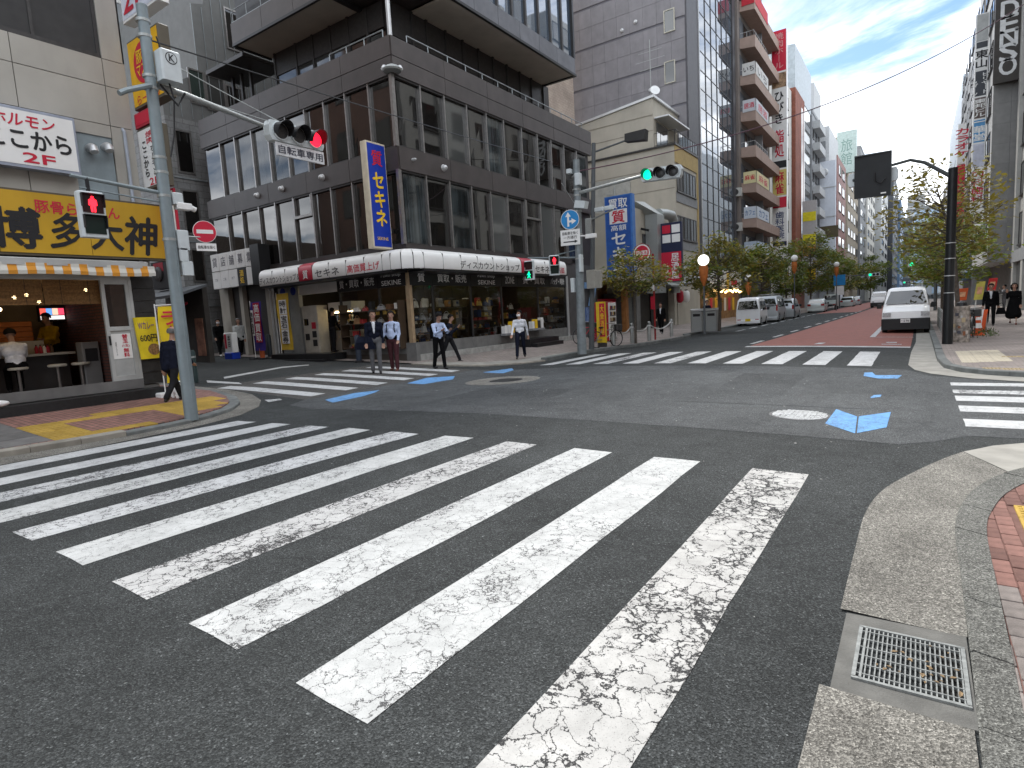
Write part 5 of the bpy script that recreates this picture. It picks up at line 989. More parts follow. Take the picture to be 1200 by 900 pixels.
# ================================================================== STREET FURNITURE
M_POLE = mk('grey_painted_pole', (.23, .275, .29), .45, metal=.2, var=.12, sc_=5, dirt=.2)
M_POLEB = mk('black_painted_pole', (.012, .013, .014), .4, var=.15)
M_POLED = mk('dark_grey_pole', (.10, .11, .115), .5, var=.15, dirt=.2)
M_SIGH = mk('signal_housing', (.58, .63, .64), .45, var=.08, sc_=6, dirt=.12)
M_VIS = mk('signal_visor', (.02, .02, .022), .5)
M_LENS = mk('unlit_lens', (.05, .05, .05), .25, var=.3, sc_=40)
E_RED = emis('red_signal_lens', (1, .01, .03), 1.1); E_GRN = emis('green_signal_lens', (.0, .85, .36), .75)
E_REDP = emis('red_walker', (1, .015, .03), 1.2); E_GRNP = emis('green_walker', (.0, .8, .32), .9)
def vehicle_signal(loc, rz, lit, label, tilt=0.):
    """three lamp signal, built along local x, facing local -y, centre at origin"""
    t = thing('vehicle_signal', label, 'traffic light')
    mb = MB(); mb.prism([(x, .13, z) for x, z in [(-.62, -.2), (.62, -.2), (.67, -.1), (.67, .1), (.62, .2), (-.62, .2), (-.67, .1), (-.67, -.1)]], (0, -.2, 0)); mb.build('housing', M_SIGH, t)
    for k, x in enumerate((-.42, 0, .42)):
        mb = MB(); mb.lathe((x, -.07, 0), [(.185, 0), (.185, .03), (.165, .035)], 24, -Y_); mb.build('lamp_ring', M_SIGH, t)
        mb = MB(); mb.lathe((x, -.10, 0), [(.16, 0), (.15, .02), (.1, .035), (.03, .04)], 24, -Y_); mb.build('lens', lit[1] if k == lit[0] else M_LENS, t, True)
        mb = MB(); n = 14
        for i in range(n+1):
            a = rad(-25)+rad(230)*i/n; dp = .30*(.45+.55*math.sin(max(0, min(PI, (a+rad(25))*PI/rad(230)))))
            for r in (.17, .178): mb.v += [V((x+r*math.cos(a), -.09, r*math.sin(a))), V((x+r*math.cos(a), -.09-dp, r*math.sin(a)-.02))]
        mb.f = [[i*4+a, i*4+b, i*4+4+b, i*4+4+a] for i in range(n) for a, b in ((0, 1), (3, 2), (1, 3))]; mb.mi = [0]*len(mb.f); mb.build('visor', M_VIS, t)
    t.location = loc; t.rotation_euler = (0, tilt, rz); return t
def ped_signal(loc, rz, red, label):
    t = thing('pedestrian_signal', label, 'pedestrian light')
    mb = MB(); mb.rbox(-.19, -.06, -.36, .19, .10, .36, .035); mb.build('housing', M_SIGH, t)
    for k, z in enumerate((.165, -.165)):
        mb = MB(); mb.box(-.145, -.07, z-.14, .145, -.058, z+.14); mb.build('lamp_panel', mk('walker_panel_red', (.03, .008, .008), .3) if k == 0 else mk('walker_panel_green', (.008, .02, .016), .3), t)
        mb = MB(); mb.box(-.155, -.14, z+.14, .155, -.06, z+.15); mb.box(-.16, -.13, z-.05, -.15, -.06, z+.15); mb.box(.15, -.13, z-.05, .16, -.06, z+.15); mb.build('visor', M_VIS, t)
        on = (k == 0) == red
        if on:
            mb = MB(); y = -.073; p = []
            if red: segs = [((0, z+.095), .024, (0, z+.085), .024), ((0, z+.05), .04, (0, z-.02), .035), ((-.045, z+.05), .014, (-.05, z-.02), .012), ((.045, z+.05), .014, (.05, z-.02), .012), ((-.02, z-.02), .018, (-.02, z-.12), .016), ((.02, z-.02), .018, (.02, z-.12), .016)]
            else: segs = [((.01, z+.095), .022, (.01, z+.09), .022), ((0, z+.05), .035, (.005, z-.01), .032), ((-.02, z+.045), .013, (-.065, z), .012), ((.03, z+.045), .013, (.06, z-.005), .012), ((.0, z-.02), .018, (-.05, z-.115), .015), ((.01, z-.02), .018, (.05, z-.115), .015)]
            for (a, r0, b, r1) in segs: mb.tube((a[0], y, a[1]), (b[0], y, b[1]), r0, r1, 10); mb.lathe((a[0], y, a[1]), [(r0, -.004), (r0, .004)], 10, Y_); mb.lathe((b[0], y, b[1]), [(r1, -.004), (r1, .004)], 10, Y_)
            mb.v = [V((q.x, -.073+(q.y+.073)*.08, q.z)) for q in mb.v]; mb.build('walking_figure', E_REDP if red else E_GRNP, t)
    t.location = loc; t.rotation_euler = (0, 0, rz); return t
def clamp_bands(root, x, y, zs, r):
    for z in zs: mb = MB(); mb.lathe((x, y, z), [(r, 0), (r+.015, .005), (r+.015, .05), (r, .055)], 14); mb.build('clamp_band', M_GALV, root)
# ---- signal pole on the left corner
px, py = -10.96, 5.39; pz = zt(px)+.09
t = thing('signal_pole', 'tall grey steel signal pole on the left corner with boxes and a long arm', 'pole', (px, py, pz))
mb = MB(); mb.tube((px, py, pz-.05), (px+.02, py, 7.25), .115, .085, 16); mb.lathe((px+.02, py, 7.25), [(.088, 0), (.088, .03), (.03, .06)], 14); mb.build('shaft', M_POLE, t, True)
mb = MB(); mb.path([(px+.02, py+.1, 6.0), (px+.0, py+.6, 5.98), (-10.98, 7.5, 5.80)], [.055, .055, .042], 10); mb.build('arm', M_GALV, t, True)
mb = MB(); mb.path([(px, py-.1, 4.18), (px, 4.0, 4.27)], [.035, .03], 8); mb.tube((px, py-.1, 4.02), (px, 4.1, 4.1), .016, n=6); mb.build('arm', M_POLE, t)
mb = MB(); mb.path([(px+.1, py-.05, 5.95), (px+.2, py-.5, 5.72), (px+.22, py-.62, 5.64)], .045, 8); mb.build('short_arm', M_POLE, t)
mb = MB(); mb.rbox(px+.03, py+.08, 6.05, px+.30, py+.42, 6.56, .03); q = mb.build('control_box', M_SIGH, t); pass
mb = MB(); mb.lathe((px+.30, py+.25, 6.42), [(.10, 0), (.10, .003)], 20, X_); mb.lathe((px+.303, py+.25, 6.42), [(.088, 0), (.088, .003)], 20, X_); mb.m = 0; q2 = mb.build('ring_mark', M_BLK, t)
mb = MB(); mb.lathe((px+.304, py+.25, 6.42), [(.086, 0), (.086, .003)], 20, X_); q = mb.build('ring_face', M_SIGH, t); letter(t, 'K', (px+.308, py+.25, 6.42), Y_, Z_, .09, .12, M_BLK, bold=.02)
for (a, b, z0, z1) in ((.1, .3, 3.2, 3.55), (.1, .26, 3.0, 3.24), (.12, .32, 2.75, 3.0), (.1, .28, 4.0, 4.2)): mb = MB(); mb.rbox(px-.07, py+a, z0, px+.1, py+b, z1, .02); mb.build('junction_box', M_SIGH, t)
mb = MB(); mb.rbox(px-.04, py+.15, 3.92, px+.12, py+.42, 4.03, .02); mb.tube((px+.04, py+.4, 3.98), (px+.04, py+.5, 3.94), .05, n=10); mb.build('camera_unit', M_WHT, t)
clamp_bands(t, px, py, (3.35, 4.1, 4.5, 4.75, 5.9, 6.1, 6.75, 7.0), .098)
mb = MB(); mb.path([(px+.12, py+.15, 6.6), (px+.14, py+.3, 5.8), (px+.1, py+.25, 5.2), (px+.1, py+.14, 4.8)], .015, 6); mb.path([(px+.12, py+.1, 6.0), (px+.16, py+.35, 5.7), (px+.15, py+.5, 5.95)], .02, 6); mb.path([(px+.1, py+.14, 6.8), (px+.1, py+.25, 6.4)], .012, 6); mb.build('cable_loop', M_BLACK, t)
mb = MB(); mb.path([(px+.1, py, .5), (px+.1, py+.02, 3.2)], .02, 6); mb.build('conduit', M_POLE, t)
vehicle_signal((-11.0, 8.28, 5.75), rad(90), (2, E_RED), 'horizontal signal showing red above a bicycle plate on the grey pole arm')
pl_ = thing('signal_plate', 'white plate reading 自転車専用 hung under the red signal', 'sign', (-10.95, 8.3, 5.3)); mb = MB(); mb.rbox(-10.96, 7.72, 5.26, -10.92, 8.92, 5.52, .01); mb.build('plate', mk('plate_grey_white', (.62, .63, .64), .5), pl_); letter(pl_, '自転車専用', (-10.92, 8.32, 5.39), Y_, Z_, 1.1, .17, mk('dark_blue_print', (.03, .035, .06), .5), bold=.01)
ped_signal((-10.93, 4.22, 3.68), rad(90), True, 'pedestrian light showing a red figure in front of the ochre ramen sign')
mb = MB(); mb.tube((-10.96, 4.22, 4.0), (-10.96, 4.22, 4.27), .03); mb.box(-11.0, 4.12, 3.98, -10.92, 4.32, 4.04); o = mb.build('hanger', M_VIS, t)
ne = thing('no_entry_sign', 'round red no entry sign with a small white plate on the grey pole', 'sign', (-10.9, 5.95, 3.4)); nv = V((.96, -.28, 0)).normalized(); nu = V((-nv.y, nv.x, 0)); c = V((-10.85, 5.98, 3.55))
mb = MB(); mb.lathe(c-nv*.01, [(.20, 0), (.20, .01)], 28, nv); mb.build('rim', M_WHT, ne); mb = MB(); mb.lathe(c, [(.19, 0), (.19, .004)], 28, nv); mb.build('disc', M_REDT, ne); mb = MB(); mb.obox(c+nv*.006, nu*.14, Z_*.035, nv*.003); mb.build('bar', M_WHT, ne)
mb = MB(); mb.obox(c-Z_*.28, nu*.17, Z_*.07, nv*.006); mb.build('plate', M_WHT, ne); letter(ne, '自転車を除く', c-Z_*.28+nv*.006, nu, Z_, .28, .06, M_BLK, bold=.01)
mb = MB(); mb.tube((-10.95, 5.45, 3.45), c-nv*.02-Z_*.1, .015, n=6); mb.build('bracket', M_GALV, ne)
b = thing('bollard', 'dark green bollard in the side street just behind the grey signal pole', 'bollard', (-16.9, 8.5, zt(-16.9))); mb = MB(); mb.lathe((-16.9, 8.5, zt(-16.9)), [(.12, 0), (.12, .85), (.09, .92)], 16); mb.build('shaft', mk('dark_green_metal', (.03, .05, .05), .5), b, True); mb = MB(); mb.lathe((-16.9, 8.5, zt(-16.9)+.70), [(.123, 0), (.123, .05)], 16); mb.build('band', M_GALV, b)
# ---- steel pole across the street by the pawn shop
mx_, my_ = -10.09, 19.12; mz = zt(mx_)+.1
t = thing('signal_pole', 'grey steel signal pole before the pawn shop end bay carrying a green signal', 'pole', (mx_, my_, mz))
mb = MB(); mb.tube((mx_, my_, mz), (mx_+.1, my_, 7.0), .17, .11, 16); mb.build('shaft', mk('weathered_steel_pole', (.22, .25, .26), .5, metal=.2, var=.3, sc_=4, dirt=.4), t, True)
mb = MB(); mb.path([(mx_+.15, my_, 5.86), (-7.6, my_, 6.02)], [.06, .05], 10); mb.build('arm', M_GALV, t, True)
mb = MB(); mb.path([(mx_, my_, 3.62), (-12.2, my_-.02, 3.82)], .03, 8); mb.path([(mx_, my_, 3.9), (-11.0, my_, 3.8)], .02, 6); mb.build('arm', M_POLE, t)
for z0, z1, a, b_ in ((6.1, 6.5, .1, .3), (3.1, 3.7, .12, .22), (2.4, 2.9, -.25, -.12), (6.55, 6.7, -.22, -.05)): mb = MB(); mb.rbox(mx_+a, my_-.2, z0, mx_+b_, my_, z1, .02); mb.build('junction_box', M_SIGH, t)
clamp_bands(t, mx_+.06, my_, (3.55, 4.4, 5.2, 5.75, 5.95, 6.4), .135)
mb = MB(); mb.obox((mx_+.28, my_-.1, 5.42), (.2, 0, -.04), (0, .14, 0), (.03, 0, .12)); mb.build('speaker_box', M_SIGH, t); mb = MB(); mb.tube((mx_+.2, my_-.1, 4.35), (mx_+.75, my_-.2, 4.28), .03); mb.rbox(mx_+.45, my_-.26, 4.22, mx_+.85, my_-.12, 4.36, .02); mb.build('camera_unit', M_WHT, t)
vehicle_signal((-6.92, my_, 5.98), 0, (0, E_GRN), 'horizontal signal showing green on the arm over the far crossing', rad(3))
mb = MB(); mb.box(-6.9, my_+.1, 5.9, -6.8, my_+.2, 6.06); mb.tube((-7.7, my_+.05, 6.0), (-6.2, my_+.05, 6.0), .03); mb.build('signal_bracket', M_GALV, t)
ped_signal((-12.15, my_-.05, 3.35), rad(8), False, 'pedestrian light showing a green figure in front of the pawn shop awning'); ped_signal((-10.95, my_-.22, 3.42), rad(35), True, 'pedestrian light showing red on the steel pole beside the pawn shop awning')
s = thing('direction_sign', 'round blue sign with white arrows above a white plate on the steel pole', 'sign', (mx_-.1, my_-.22, 4.4)); c = V((mx_-.13, my_-.22, 4.95)); nv = V((.18, -1, 0)).normalized(); nu = V((-nv.y, nv.x, 0))
mb = MB(); mb.lathe(c, [(.345, 0), (.345, .012)], 28, nv); mb.build('rim', M_WHT, s); mb = MB(); mb.lathe(c+nv*.012, [(.325, 0), (.325, .004)], 28, nv); mb.build('disc', mk('sign_blue', (.02, .22, .52), .5), s)
def flat(c, nu, nv, pts, m, par, nm='arrow'):
    mb = MB(); mb.poly(*[c+nu*a+Z_*b+nv*.019 for a, b in pts]); return mb.build(nm, m, par)
flat(c, nu, nv, [(-.10, -.24), (-.03, -.24), (-.03, .1), (.04, .1), (-.065, .26), (-.17, .1), (-.10, .1)], M_WHT, s); flat(c, nu, nv+V((0, 0, .0)), [(-.03, -.10), (.06, -.10), (.06, -.17), (.23, -.065), (.06, .04), (.06, -.03), (-.03, -.03)], M_WHT, s)
mb = MB(); mb.obox(c-Z_*.62-nu*.02, nu*.36, Z_*.27, nv*.008); mb.build('plate', M_WHT, s); q = c-Z_*.62-nu*.02+nv*.008
letter(s, '自転車を除く', q+Z_*.15, nu, Z_, .58, .11, M_BLK, bold=.01); letter(s, '一方通行', q+Z_*.0, nu, Z_, .5, .11, M_BLK, bold=.01); flat(q-Z_*.15-nv*.016, nu, nv, [(-.26, -.02), (.16, -.02), (.16, -.06), (.28, 0), (.16, .06), (.16, .02), (-.26, .02)], M_BLK, s)
# dark street lamp pole beside it
lx, ly = -10.6, 20.9; lz = zt(lx)+.1
t = thing('street_lamp', 'dark street lamp with a flat black head on a long arm by the pawn shop', 'street lamp', (lx, ly, lz)); mb = MB(); mb.tube((lx, ly, lz), (lx+.45, ly, 7.95), .11, .075, 12); mb.build('pole', M_POLED, t, True); mb = MB(); mb.path([(lx+.45, ly, 7.62), (-8.85, ly, 7.78)], .035, 8); mb.build('arm', M_POLED, t)
mb = MB(); mb.add([(-8.85, ly-.15, 7.7), (-8.85, ly+.15, 7.7), (-8.1, ly+.19, 7.62), (-8.1, ly-.19, 7.62), (-8.85, ly-.13, 7.98), (-8.85, ly+.13, 7.98), (-8.05, ly+.16, 7.98), (-8.05, ly-.16, 7.98)], [(3, 2, 1, 0), (4, 5, 6, 7), (0, 1, 5, 4), (1, 2, 6, 5), (2, 3, 7, 6), (3, 0, 4, 7)]); mb.build('lamp_head', mk('lamp_head_dark', (.03, .03, .03), .5), t)
mb = MB(); mb.rbox(lx+.05, ly-.3, 2.55, lx+.4, ly-.1, 3.25, .02); mb.rbox(lx+.35, ly-.25, 2.55, lx+.62, ly-.08, 3.2, .02); mb.build('meter_box', mk('meter_box_beige', (.36, .35, .31), .6, dirt=.3), t); mb = MB(); mb.rbox(lx+.05, ly-.22, 4.6, lx+.3, ly+.1, 5.2, .02); mb.build('cabinet', M_GALV, t)
cm = thing('camera_bracket', 'grey bracket with two cameras on the dark lamp pole before the blue banner sign', 'camera', (lx+.3, ly, 5.3)); mb = MB(); mb.tube((lx+.3, ly-.1, 5.15), (lx+1.25, ly-.3, 5.35), .03); mb.build('arm', M_GALV, cm)
for dx in (.75, 1.15): mb = MB(); mb.rbox(lx+dx-.18, ly-.45, 5.36, lx+dx+.18, ly-.3, 5.5, .03); mb.build('camera_unit', M_SIGH, cm)
# ---- lit and unlit globe lamps with a cone, guard posts, bin, signs along the far pavement
def globe_lamp(p, h, lit, label):
    t = thing('globe_lamp', label, 'street lamp', (0, 0, 0), 'globe lamps along the far pavement'); mb = MB(); mb.tube((0, 0, 0), (0, 0, h), .055, .04, 10); mb.build('pole', M_POLED, t)
    mb = MB(); mb.ball((0, 0, h+.22), .27, 18, 12); mb.build('globe', emis('lit_globe', (1, .95, .85), .9) if lit else M_WHT, t, True); mb = MB(); mb.lathe((0, 0, h-1.05), [(.05, 0), (.17, .35), (.22, .7), (.2, .98)], 14); mb.build('cone', mk('orange_cone_shade', (.42, .13, .03), .6, var=.3, sc_=6), t); t.location = p
g1 = Gd(826, 391.5, .12); globe_lamp(g1, 3.45, True, 'lit globe lamp with an orange cone beside the steel bins'); g2 = V((atY(877, 330, 47.5).x, 47.5, zt(-11)+.1)); globe_lamp(g2, atY(877, 326, 47.5).z-g2.z-.22, False, 'unlit white globe lamp with an orange cone above the white kei van'); g3 = Gd(931, 371.5, .12); globe_lamp(g3, 4.6, False, 'distant white globe lamp above the silver wagon'); g4 = Gd(980, 364, .12); globe_lamp(g4, 4.6, False, 'farthest white globe lamp before the flatbed truck')
PB = thing('guard_post', 'first steel guard post on the far kerb beside the yellow sign', 'post', (0, 0, 0), 'guard posts along the far kerb'); mb = MB(); mb.lathe((0, 0, 0), [(.085, 0), (.085, .82), (.06, .88), (.02, .90)], 14); mb.build('shaft', M_GALV, PB, True); mb = MB(); mb.lathe((0, 0, .68), [(.09, 0), (.09, .06)], 14); mb.build('band', mk('white_band', (.7, .7, .7), .4), PB)
gp = [Gd(719, 405.5, .12), Gd(741, 402.3, .12), Gd(761, 399.5, .12), Gd(787, 394.5, .12)]; PB.location = gp[0]
for q, n in zip(gp[1:], ('second steel guard post, before the red drinks machine', 'third steel guard post, before the red sign pole', 'last steel guard post, at the lay-by')): dup(PB, q, 0, n)
for k, (a, b_) in enumerate(zip(gp, gp[1:])):
    r = thing('guard_rope', '%s sagging white rope between the far kerb guard posts' % ('first', 'second', 'third')[k], 'rope', (a+b_)/2, 'ropes between the guard posts'); pts = [a+(b_-a)*i/10+Z_*(.78-.30*4*(i/10)*(1-i/10)) for i in range(11)]; mb = MB(); mb.path(pts, .028, 6); mb.build('rope_strand', mk('pale_rope', (.5, .5, .48), .8), r)
    mb = MB(); mb.lathe(a+Z_*.76, [(.10, 0), (.10, .05)], 12); mb.lathe(b_+Z_*.76, [(.10, .001), (.10, .051)], 12); mb.build('rope_ring', M_GALV, r)
bn = Gd(830, 388, .12)
for k, (dx, n) in enumerate(((-.55, 'tall steel bin with a sloped lid, beside the lit globe lamp'), (.25, 'squat steel bin with a domed lid, next to the lay-by'))):
    t = thing('litter_bin', n, 'bin', bn+X_*dx); mb = MB(); b0 = bn+X_*dx; mb.rbox(b0.x-.36, b0.y-.3, b0.z, b0.x+.36, b0.y+.3, b0.z+1.15, .08); mb.build('body', M_GALV, t); mb = MB(); mb.rbox(b0.x-.38, b0.y-.32, b0.z+1.15, b0.x+.38, b0.y+.32, b0.z+1.28, .08); mb.build('lid', M_WMET, t); mb = MB(); mb.box(b0.x-.2, b0.y-.305, b0.z+.85, b0.x+.2, b0.y-.295, b0.z+1.0); mb.build('slot', M_BLACK, t)
q = Gd(706, 406.5, .12); t = thing('pavement_sign', 'yellow upright sign with a red panel of white lettering beside the dark lamp pole', 'sign', q); nv = V((.25, -1, 0)).normalized(); nu = V((-nv.y, nv.x, 0)); mb = MB(); mb.obox(q+Z_*1.0, nu*.19, nv*.08, Z_*.85); mb.build('case', mk('sign_yellow', (.72, .50, .02), .5), t); mb = MB(); mb.obox(q+Z_*1.1+nv*.081+nu*.05, nu*.11, nv*.003, Z_*.68); mb.build('panel', M_REDT, t); letter(t, '大衆酒場', q+Z_*1.1+nv*.085+nu*.05, nu, Z_, .16, 1.2, M_YELT, True, .02); mb = MB(); mb.obox(q+Z_*.09, nu*.17, nv*.12, Z_*.09); mb.build('base', M_DARK, t)
rp = Gd(768, 398, .12); t = thing('red_pole_sign', 'round red no parking style sign on a slim red pole by the ropes', 'sign', rp); mb = MB(); mb.tube(rp, rp+Z_*4.0, .045); mb.build('pole', mk('red_pole', (.30, .02, .02), .5), t); c = V((rp.x-.5, rp.y-.05, 4.25)); mb = MB(); mb.tube((rp.x, rp.y, 3.9), c, .03); mb.build('arm', M_POLED, t); mb = MB(); mb.lathe(c, [(.46, 0), (.46, .03)], 8, -Y_); mb.build('backing', mk('dull_red_board', (.22, .05, .05), .6), t); mb = MB(); mb.lathe(c-Y_*.03, [(.40, 0), (.40, .005)], 26, -Y_); mb.build('white_ring', M_WHT, t); mb = MB(); mb.lathe(c-Y_*.035, [(.34, 0), (.34, .005)], 26, -Y_); mb.build('disc', M_REDT, t); mb = MB(); mb.obox(c-Y_*.042, (.27, 0, 0), (0, .002, 0), (0, 0, .10)); q_ = mb.build('band', M_WHT, t); letter(t, '駐車場', c-Y_*.045, X_, Z_, .46, .15, M_REDT)
for dz, n in ((2.75, 'upper'), (1.9, 'lower')): mb = MB(); mb.obox((rp.x-.05, rp.y-.06, dz), (.1, 0, 0), (0, .01, 0), (0, 0, .3)); mb.build('pole_label', M_WHT if dz > 2 else M_REDT, t)
# ---- right side: black pole with the back of a signal
bx, by_ = .76, 21.9
t = thing('black_signal_pole', 'black signal pole with silver bands carrying the back of a dark square board', 'pole', (bx, by_, .1)); mb = MB(); mb.tube((bx, by_, .09), (bx+.02, by_, 5.2), .135, .115, 16); mb.build('shaft', M_POLEB, t, True)
mb = MB(); mb.path([(bx, by_, 4.95), (.45, by_, 5.2), (.1, by_, 5.48), (-.25, by_, 5.62), (-.7, by_, 5.56), (-1.75, by_, 5.28)], [.06, .055, .05, .048, .045, .04], 10); mb.build('arm', mk('dark_arm', (.06, .07, .07), .5), t, True)
for z in (1.6, 2.1, 2.6, 3.05): mb = MB(); mb.lathe((bx+.01, by_, z), [(.13, 0), (.137, .003), (.137, .022), (.13, .025)], 16); mb.build('clamp_band', M_WMET, t)
sb = thing('signal_back_board', 'dark square board hiding the back of a signal over the road', 'traffic light', (-1.22, by_-.1, 4.7)); mb = MB(); mb.add([(-1.70, by_-.05, 4.70), (-.72, by_-.1, 4.66), (-.72, by_-.1, 5.96), (-1.70, by_-.05, 5.98), (-1.70, by_+.0, 4.70), (-.72, by_-.05, 4.66), (-.72, by_-.05, 5.96), (-1.70, by_+.0, 5.98)], [(0, 1, 2, 3), (7, 6, 5, 4), (4, 5, 1, 0), (5, 6, 2, 1), (6, 7, 3, 2), (7, 4, 0, 3)]); mb.build('board', mk('board_black', (.022, .024, .026), .6, dirt=.2), sb)
mb = MB(); mb.box(-.735, by_-.115, 4.66, -.715, by_-.04, 5.96); mb.box(-1.70, by_-.115, 5.955, -.72, by_-.04, 5.985); mb.build('rim', M_POLED, sb); mb = MB(); mb.path([(-1.15, by_-.12, 5.4), (-1.14, by_-.14, 5.15), (-1.0, by_-.14, 5.05), (-.86, by_-.13, 5.2)], .018, 6); mb.build('cable', M_BLACK, sb); mb = MB(); mb.obox((-.92, by_-.112, 4.76), (.07, 0, .0), (0, .002, 0), (0, 0, .02)); mb.build('maker_plate', M_WHT, sb); vehicle_signal((-1.22, by_+.15, 5.3), PI, (9, E_GRN), 'signal facing away, hidden behind its dark square board')
# right pavement odds and ends
rb = thing('guard_rail', 'white guard rail with grey posts along the right kerb behind the van', 'guard rail', (.9, 27, .1)); 
for k in range(7):
    mb = MB(); y = 24.0+1.5*k; mb.tube((.80, y, .09), (.80, y, .95), .045, n=10); mb.build('post', M_GALV, rb)
for z in (.55, .9): mb = MB(); mb.path([(.80, 23.6, z-.02), (.80, 24, z), (.80, 33, z)], .03, 8); mb.build('rail', M_WMET, rb)
gb = thing('steel_bollard', 'grey steel bollard next to the sticker covered post', 'bollard', (.80, 23.2, .1)); mb = MB(); mb.lathe((.80, 23.2, .09), [(.13, 0), (.13, .92), (.1, .97)], 16); mb.build('shaft', M_GALV, gb, True); mb = MB(); mb.tube((.80, 23.2, .85), (.80, 24.0, .9), .03); mb.build('rail', M_WMET, gb)
sp2 = thing('sticker_post', 'round utility post covered in peeling stickers before the traffic cone', 'utility post', (1.10, 22.6, .1)); mb = MB(); mb.lathe((1.12, 22.6, .09), [(.21, 0), (.21, .92), (.19, .97), (.2, 1.0), (.2, 1.1)], 18); mb.build('shaft', mk('stickered_metal', (.33, .29, .25), .6, var=.9, sc_=9, dirt=.8), sp2, True)
for k in range(16): a = rad(-150+U(0, 150)); z = U(.2, .95); mb = MB(); n = V((math.cos(a), math.sin(a), 0)); mb.obox(V((1.12, 22.6, z))+n*.212, V((-n.y, n.x, 0))*U(.02, .05), Z_*U(.03, .07), n*.002); mb.build('sticker', mk('sticker_%d' % (k % 5), ((.6, .55, .5), (.3, .12, .06), (.1, .1, .12), (.5, .4, .25), (.55, .55, .55))[k % 5], .6), sp2)
mb = MB(); mb.lathe((1.12, 22.6, 1.19), [(.16, 0), (.12, .1), (.02, .16)], 14); mb.build('cap', M_BLACK, sp2)
def cone(p, label, k=1.0):
    t = thing('traffic_cone', label, 'traffic cone', p, 'traffic cones on the right pavement'); mb = MB(); mb.rbox(p[0]-.19, p[1]-.19, p[2], p[0]+.19, p[1]+.19, p[2]+.04, .03); mb.build('base', mk('cone_orange', (.62, .09, .02), .5), t)
    for z0, z1, m in ((.04, .25, 0), (.25, .42, 1), (.42, .52, 0), (.52, .62, 1), (.62, .74, 0)): r = lambda z: .15-.165*(z-.04)*k; mb = MB(); mb.lathe(p, [(r(z0), z0), (r(z1), z1)], 14); mb.build('cone_band', (mk('cone_orange', (.62, .09, .02), .5), M_WHT)[m], t)
cone((1.72, 25.6, .1), 'orange and white traffic cone between the sticker post and the walking man'); cone((1.95, 27.2, .1), 'orange traffic cone farther up beside the barrier board')
t = thing('barrier_board', 'red and white striped barrier board beside the orange cones', 'barrier', (1.7, 26.2, .1))
for k in range(5): mb = MB(); mb.obox((1.5+.11*k, 26.3, .65), (.055, 0, 0), (0, .02, 0), (.03, 0, .3)); mb.build('stripe', M_WHT if k % 2 else mk('cone_orange', (.62, .09, .02), .5), t)
for dx in (-.05, .5): mb = MB(); mb.tube((1.5+dx, 26.35, .09), (1.5+dx, 26.35, .95), .02); mb.build('leg', M_GALV, t)
pt = thing('planting_strip', 'low green planting round the sticker post', 'plants', (1.3, 24.5, .1)); mb = MB()
for k in range(500): x, y = U(.95, 2.1), U(23.4, 26.2); z = .12+U(0, .22); a = U(0, 6.3); s_ = U(.03, .06); mb.poly((x, y, z), (x+s_*math.cos(a), y+s_*math.sin(a), z+U(0, .04)), (x+s_*.6*math.cos(a+1), y+s_*.6*math.sin(a+1), z+.05))
tag(mb.build('leaves', mk('plant_leaf', (.07, .10, .03), .6, var=.4, sc_=9), pt), kind='stuff')
def bicycle(p, rz, m, label, group=None):
    t = thing('bicycle', label, 'bicycle', (0, 0, 0), group)
    for x in (-.52, .52):
        mb = MB(); n = 20; r = .33; pts = [V((x+r*math.cos(2*PI*k/n), 0, .34+r*math.sin(2*PI*k/n))) for k in range(n+1)]; mb.path(pts, .02, 6)
        w_ = mb.build('wheel', M_BLACK, t); mb = MB()
        for k in range(10): a = 2*PI*k/10; mb.tube((x, 0, .34), (x+.31*math.cos(a), 0, .34+.31*math.sin(a)), .003, n=4)
        mb.tube((x, -.05, .34), (x, .05, .34), .025); mb.build('spoke', M_ALU, w_)
    mb = MB()
    for a, b_ in (((-.52, .34), (-.08, .32)), ((-.08, .32), (-.22, .78)), ((-.22, .72), (-.52, .34)), ((-.08, .32), (.36, .68)), ((-.2, .70), (.36, .72)), ((.52, .34), (.34, .92))): mb.tube((a[0], 0, a[1]), (b_[0], 0, b_[1]), .018, n=6)
    mb.build('frame', m, t); mb = MB(); mb.rbox(-.36, -.07, .80, -.1, .07, .86, .03); mb.build('saddle', M_BLACK, t); mb = MB(); mb.path([(.24, -.27, .98), (.36, -.1, .96), (.36, .1, .96), (.24, .27, .98)], .014, 6); mb.build('handlebar', M_ALU, t); mb = MB(); mb.rbox(.42, -.18, .68, .74, .18, .92, .03); mb.build('basket', M_ALUD, t); mb = MB(); mb.tube((-.08, -.1, .22), (-.08, .1, .42), .012); mb.build('pedal', M_ALUD, t)
    t.location = p; t.rotation_euler = (0, 0, rz); return t
bicycle((-10.55, 22.2, zt(-10.5)+.1), rad(65), M_ALU, 'silver bicycle parked between the steel pole and the yellow sign'); bicycle((1.45, 24.1, .1), rad(80), M_BLACK, 'black bicycle leaning behind the sticker covered post'); bicycle((-12.6, 24.3, zt(-12.6)+.06), rad(75), M_RED, 'dark red bicycle parked before the drinks machine')
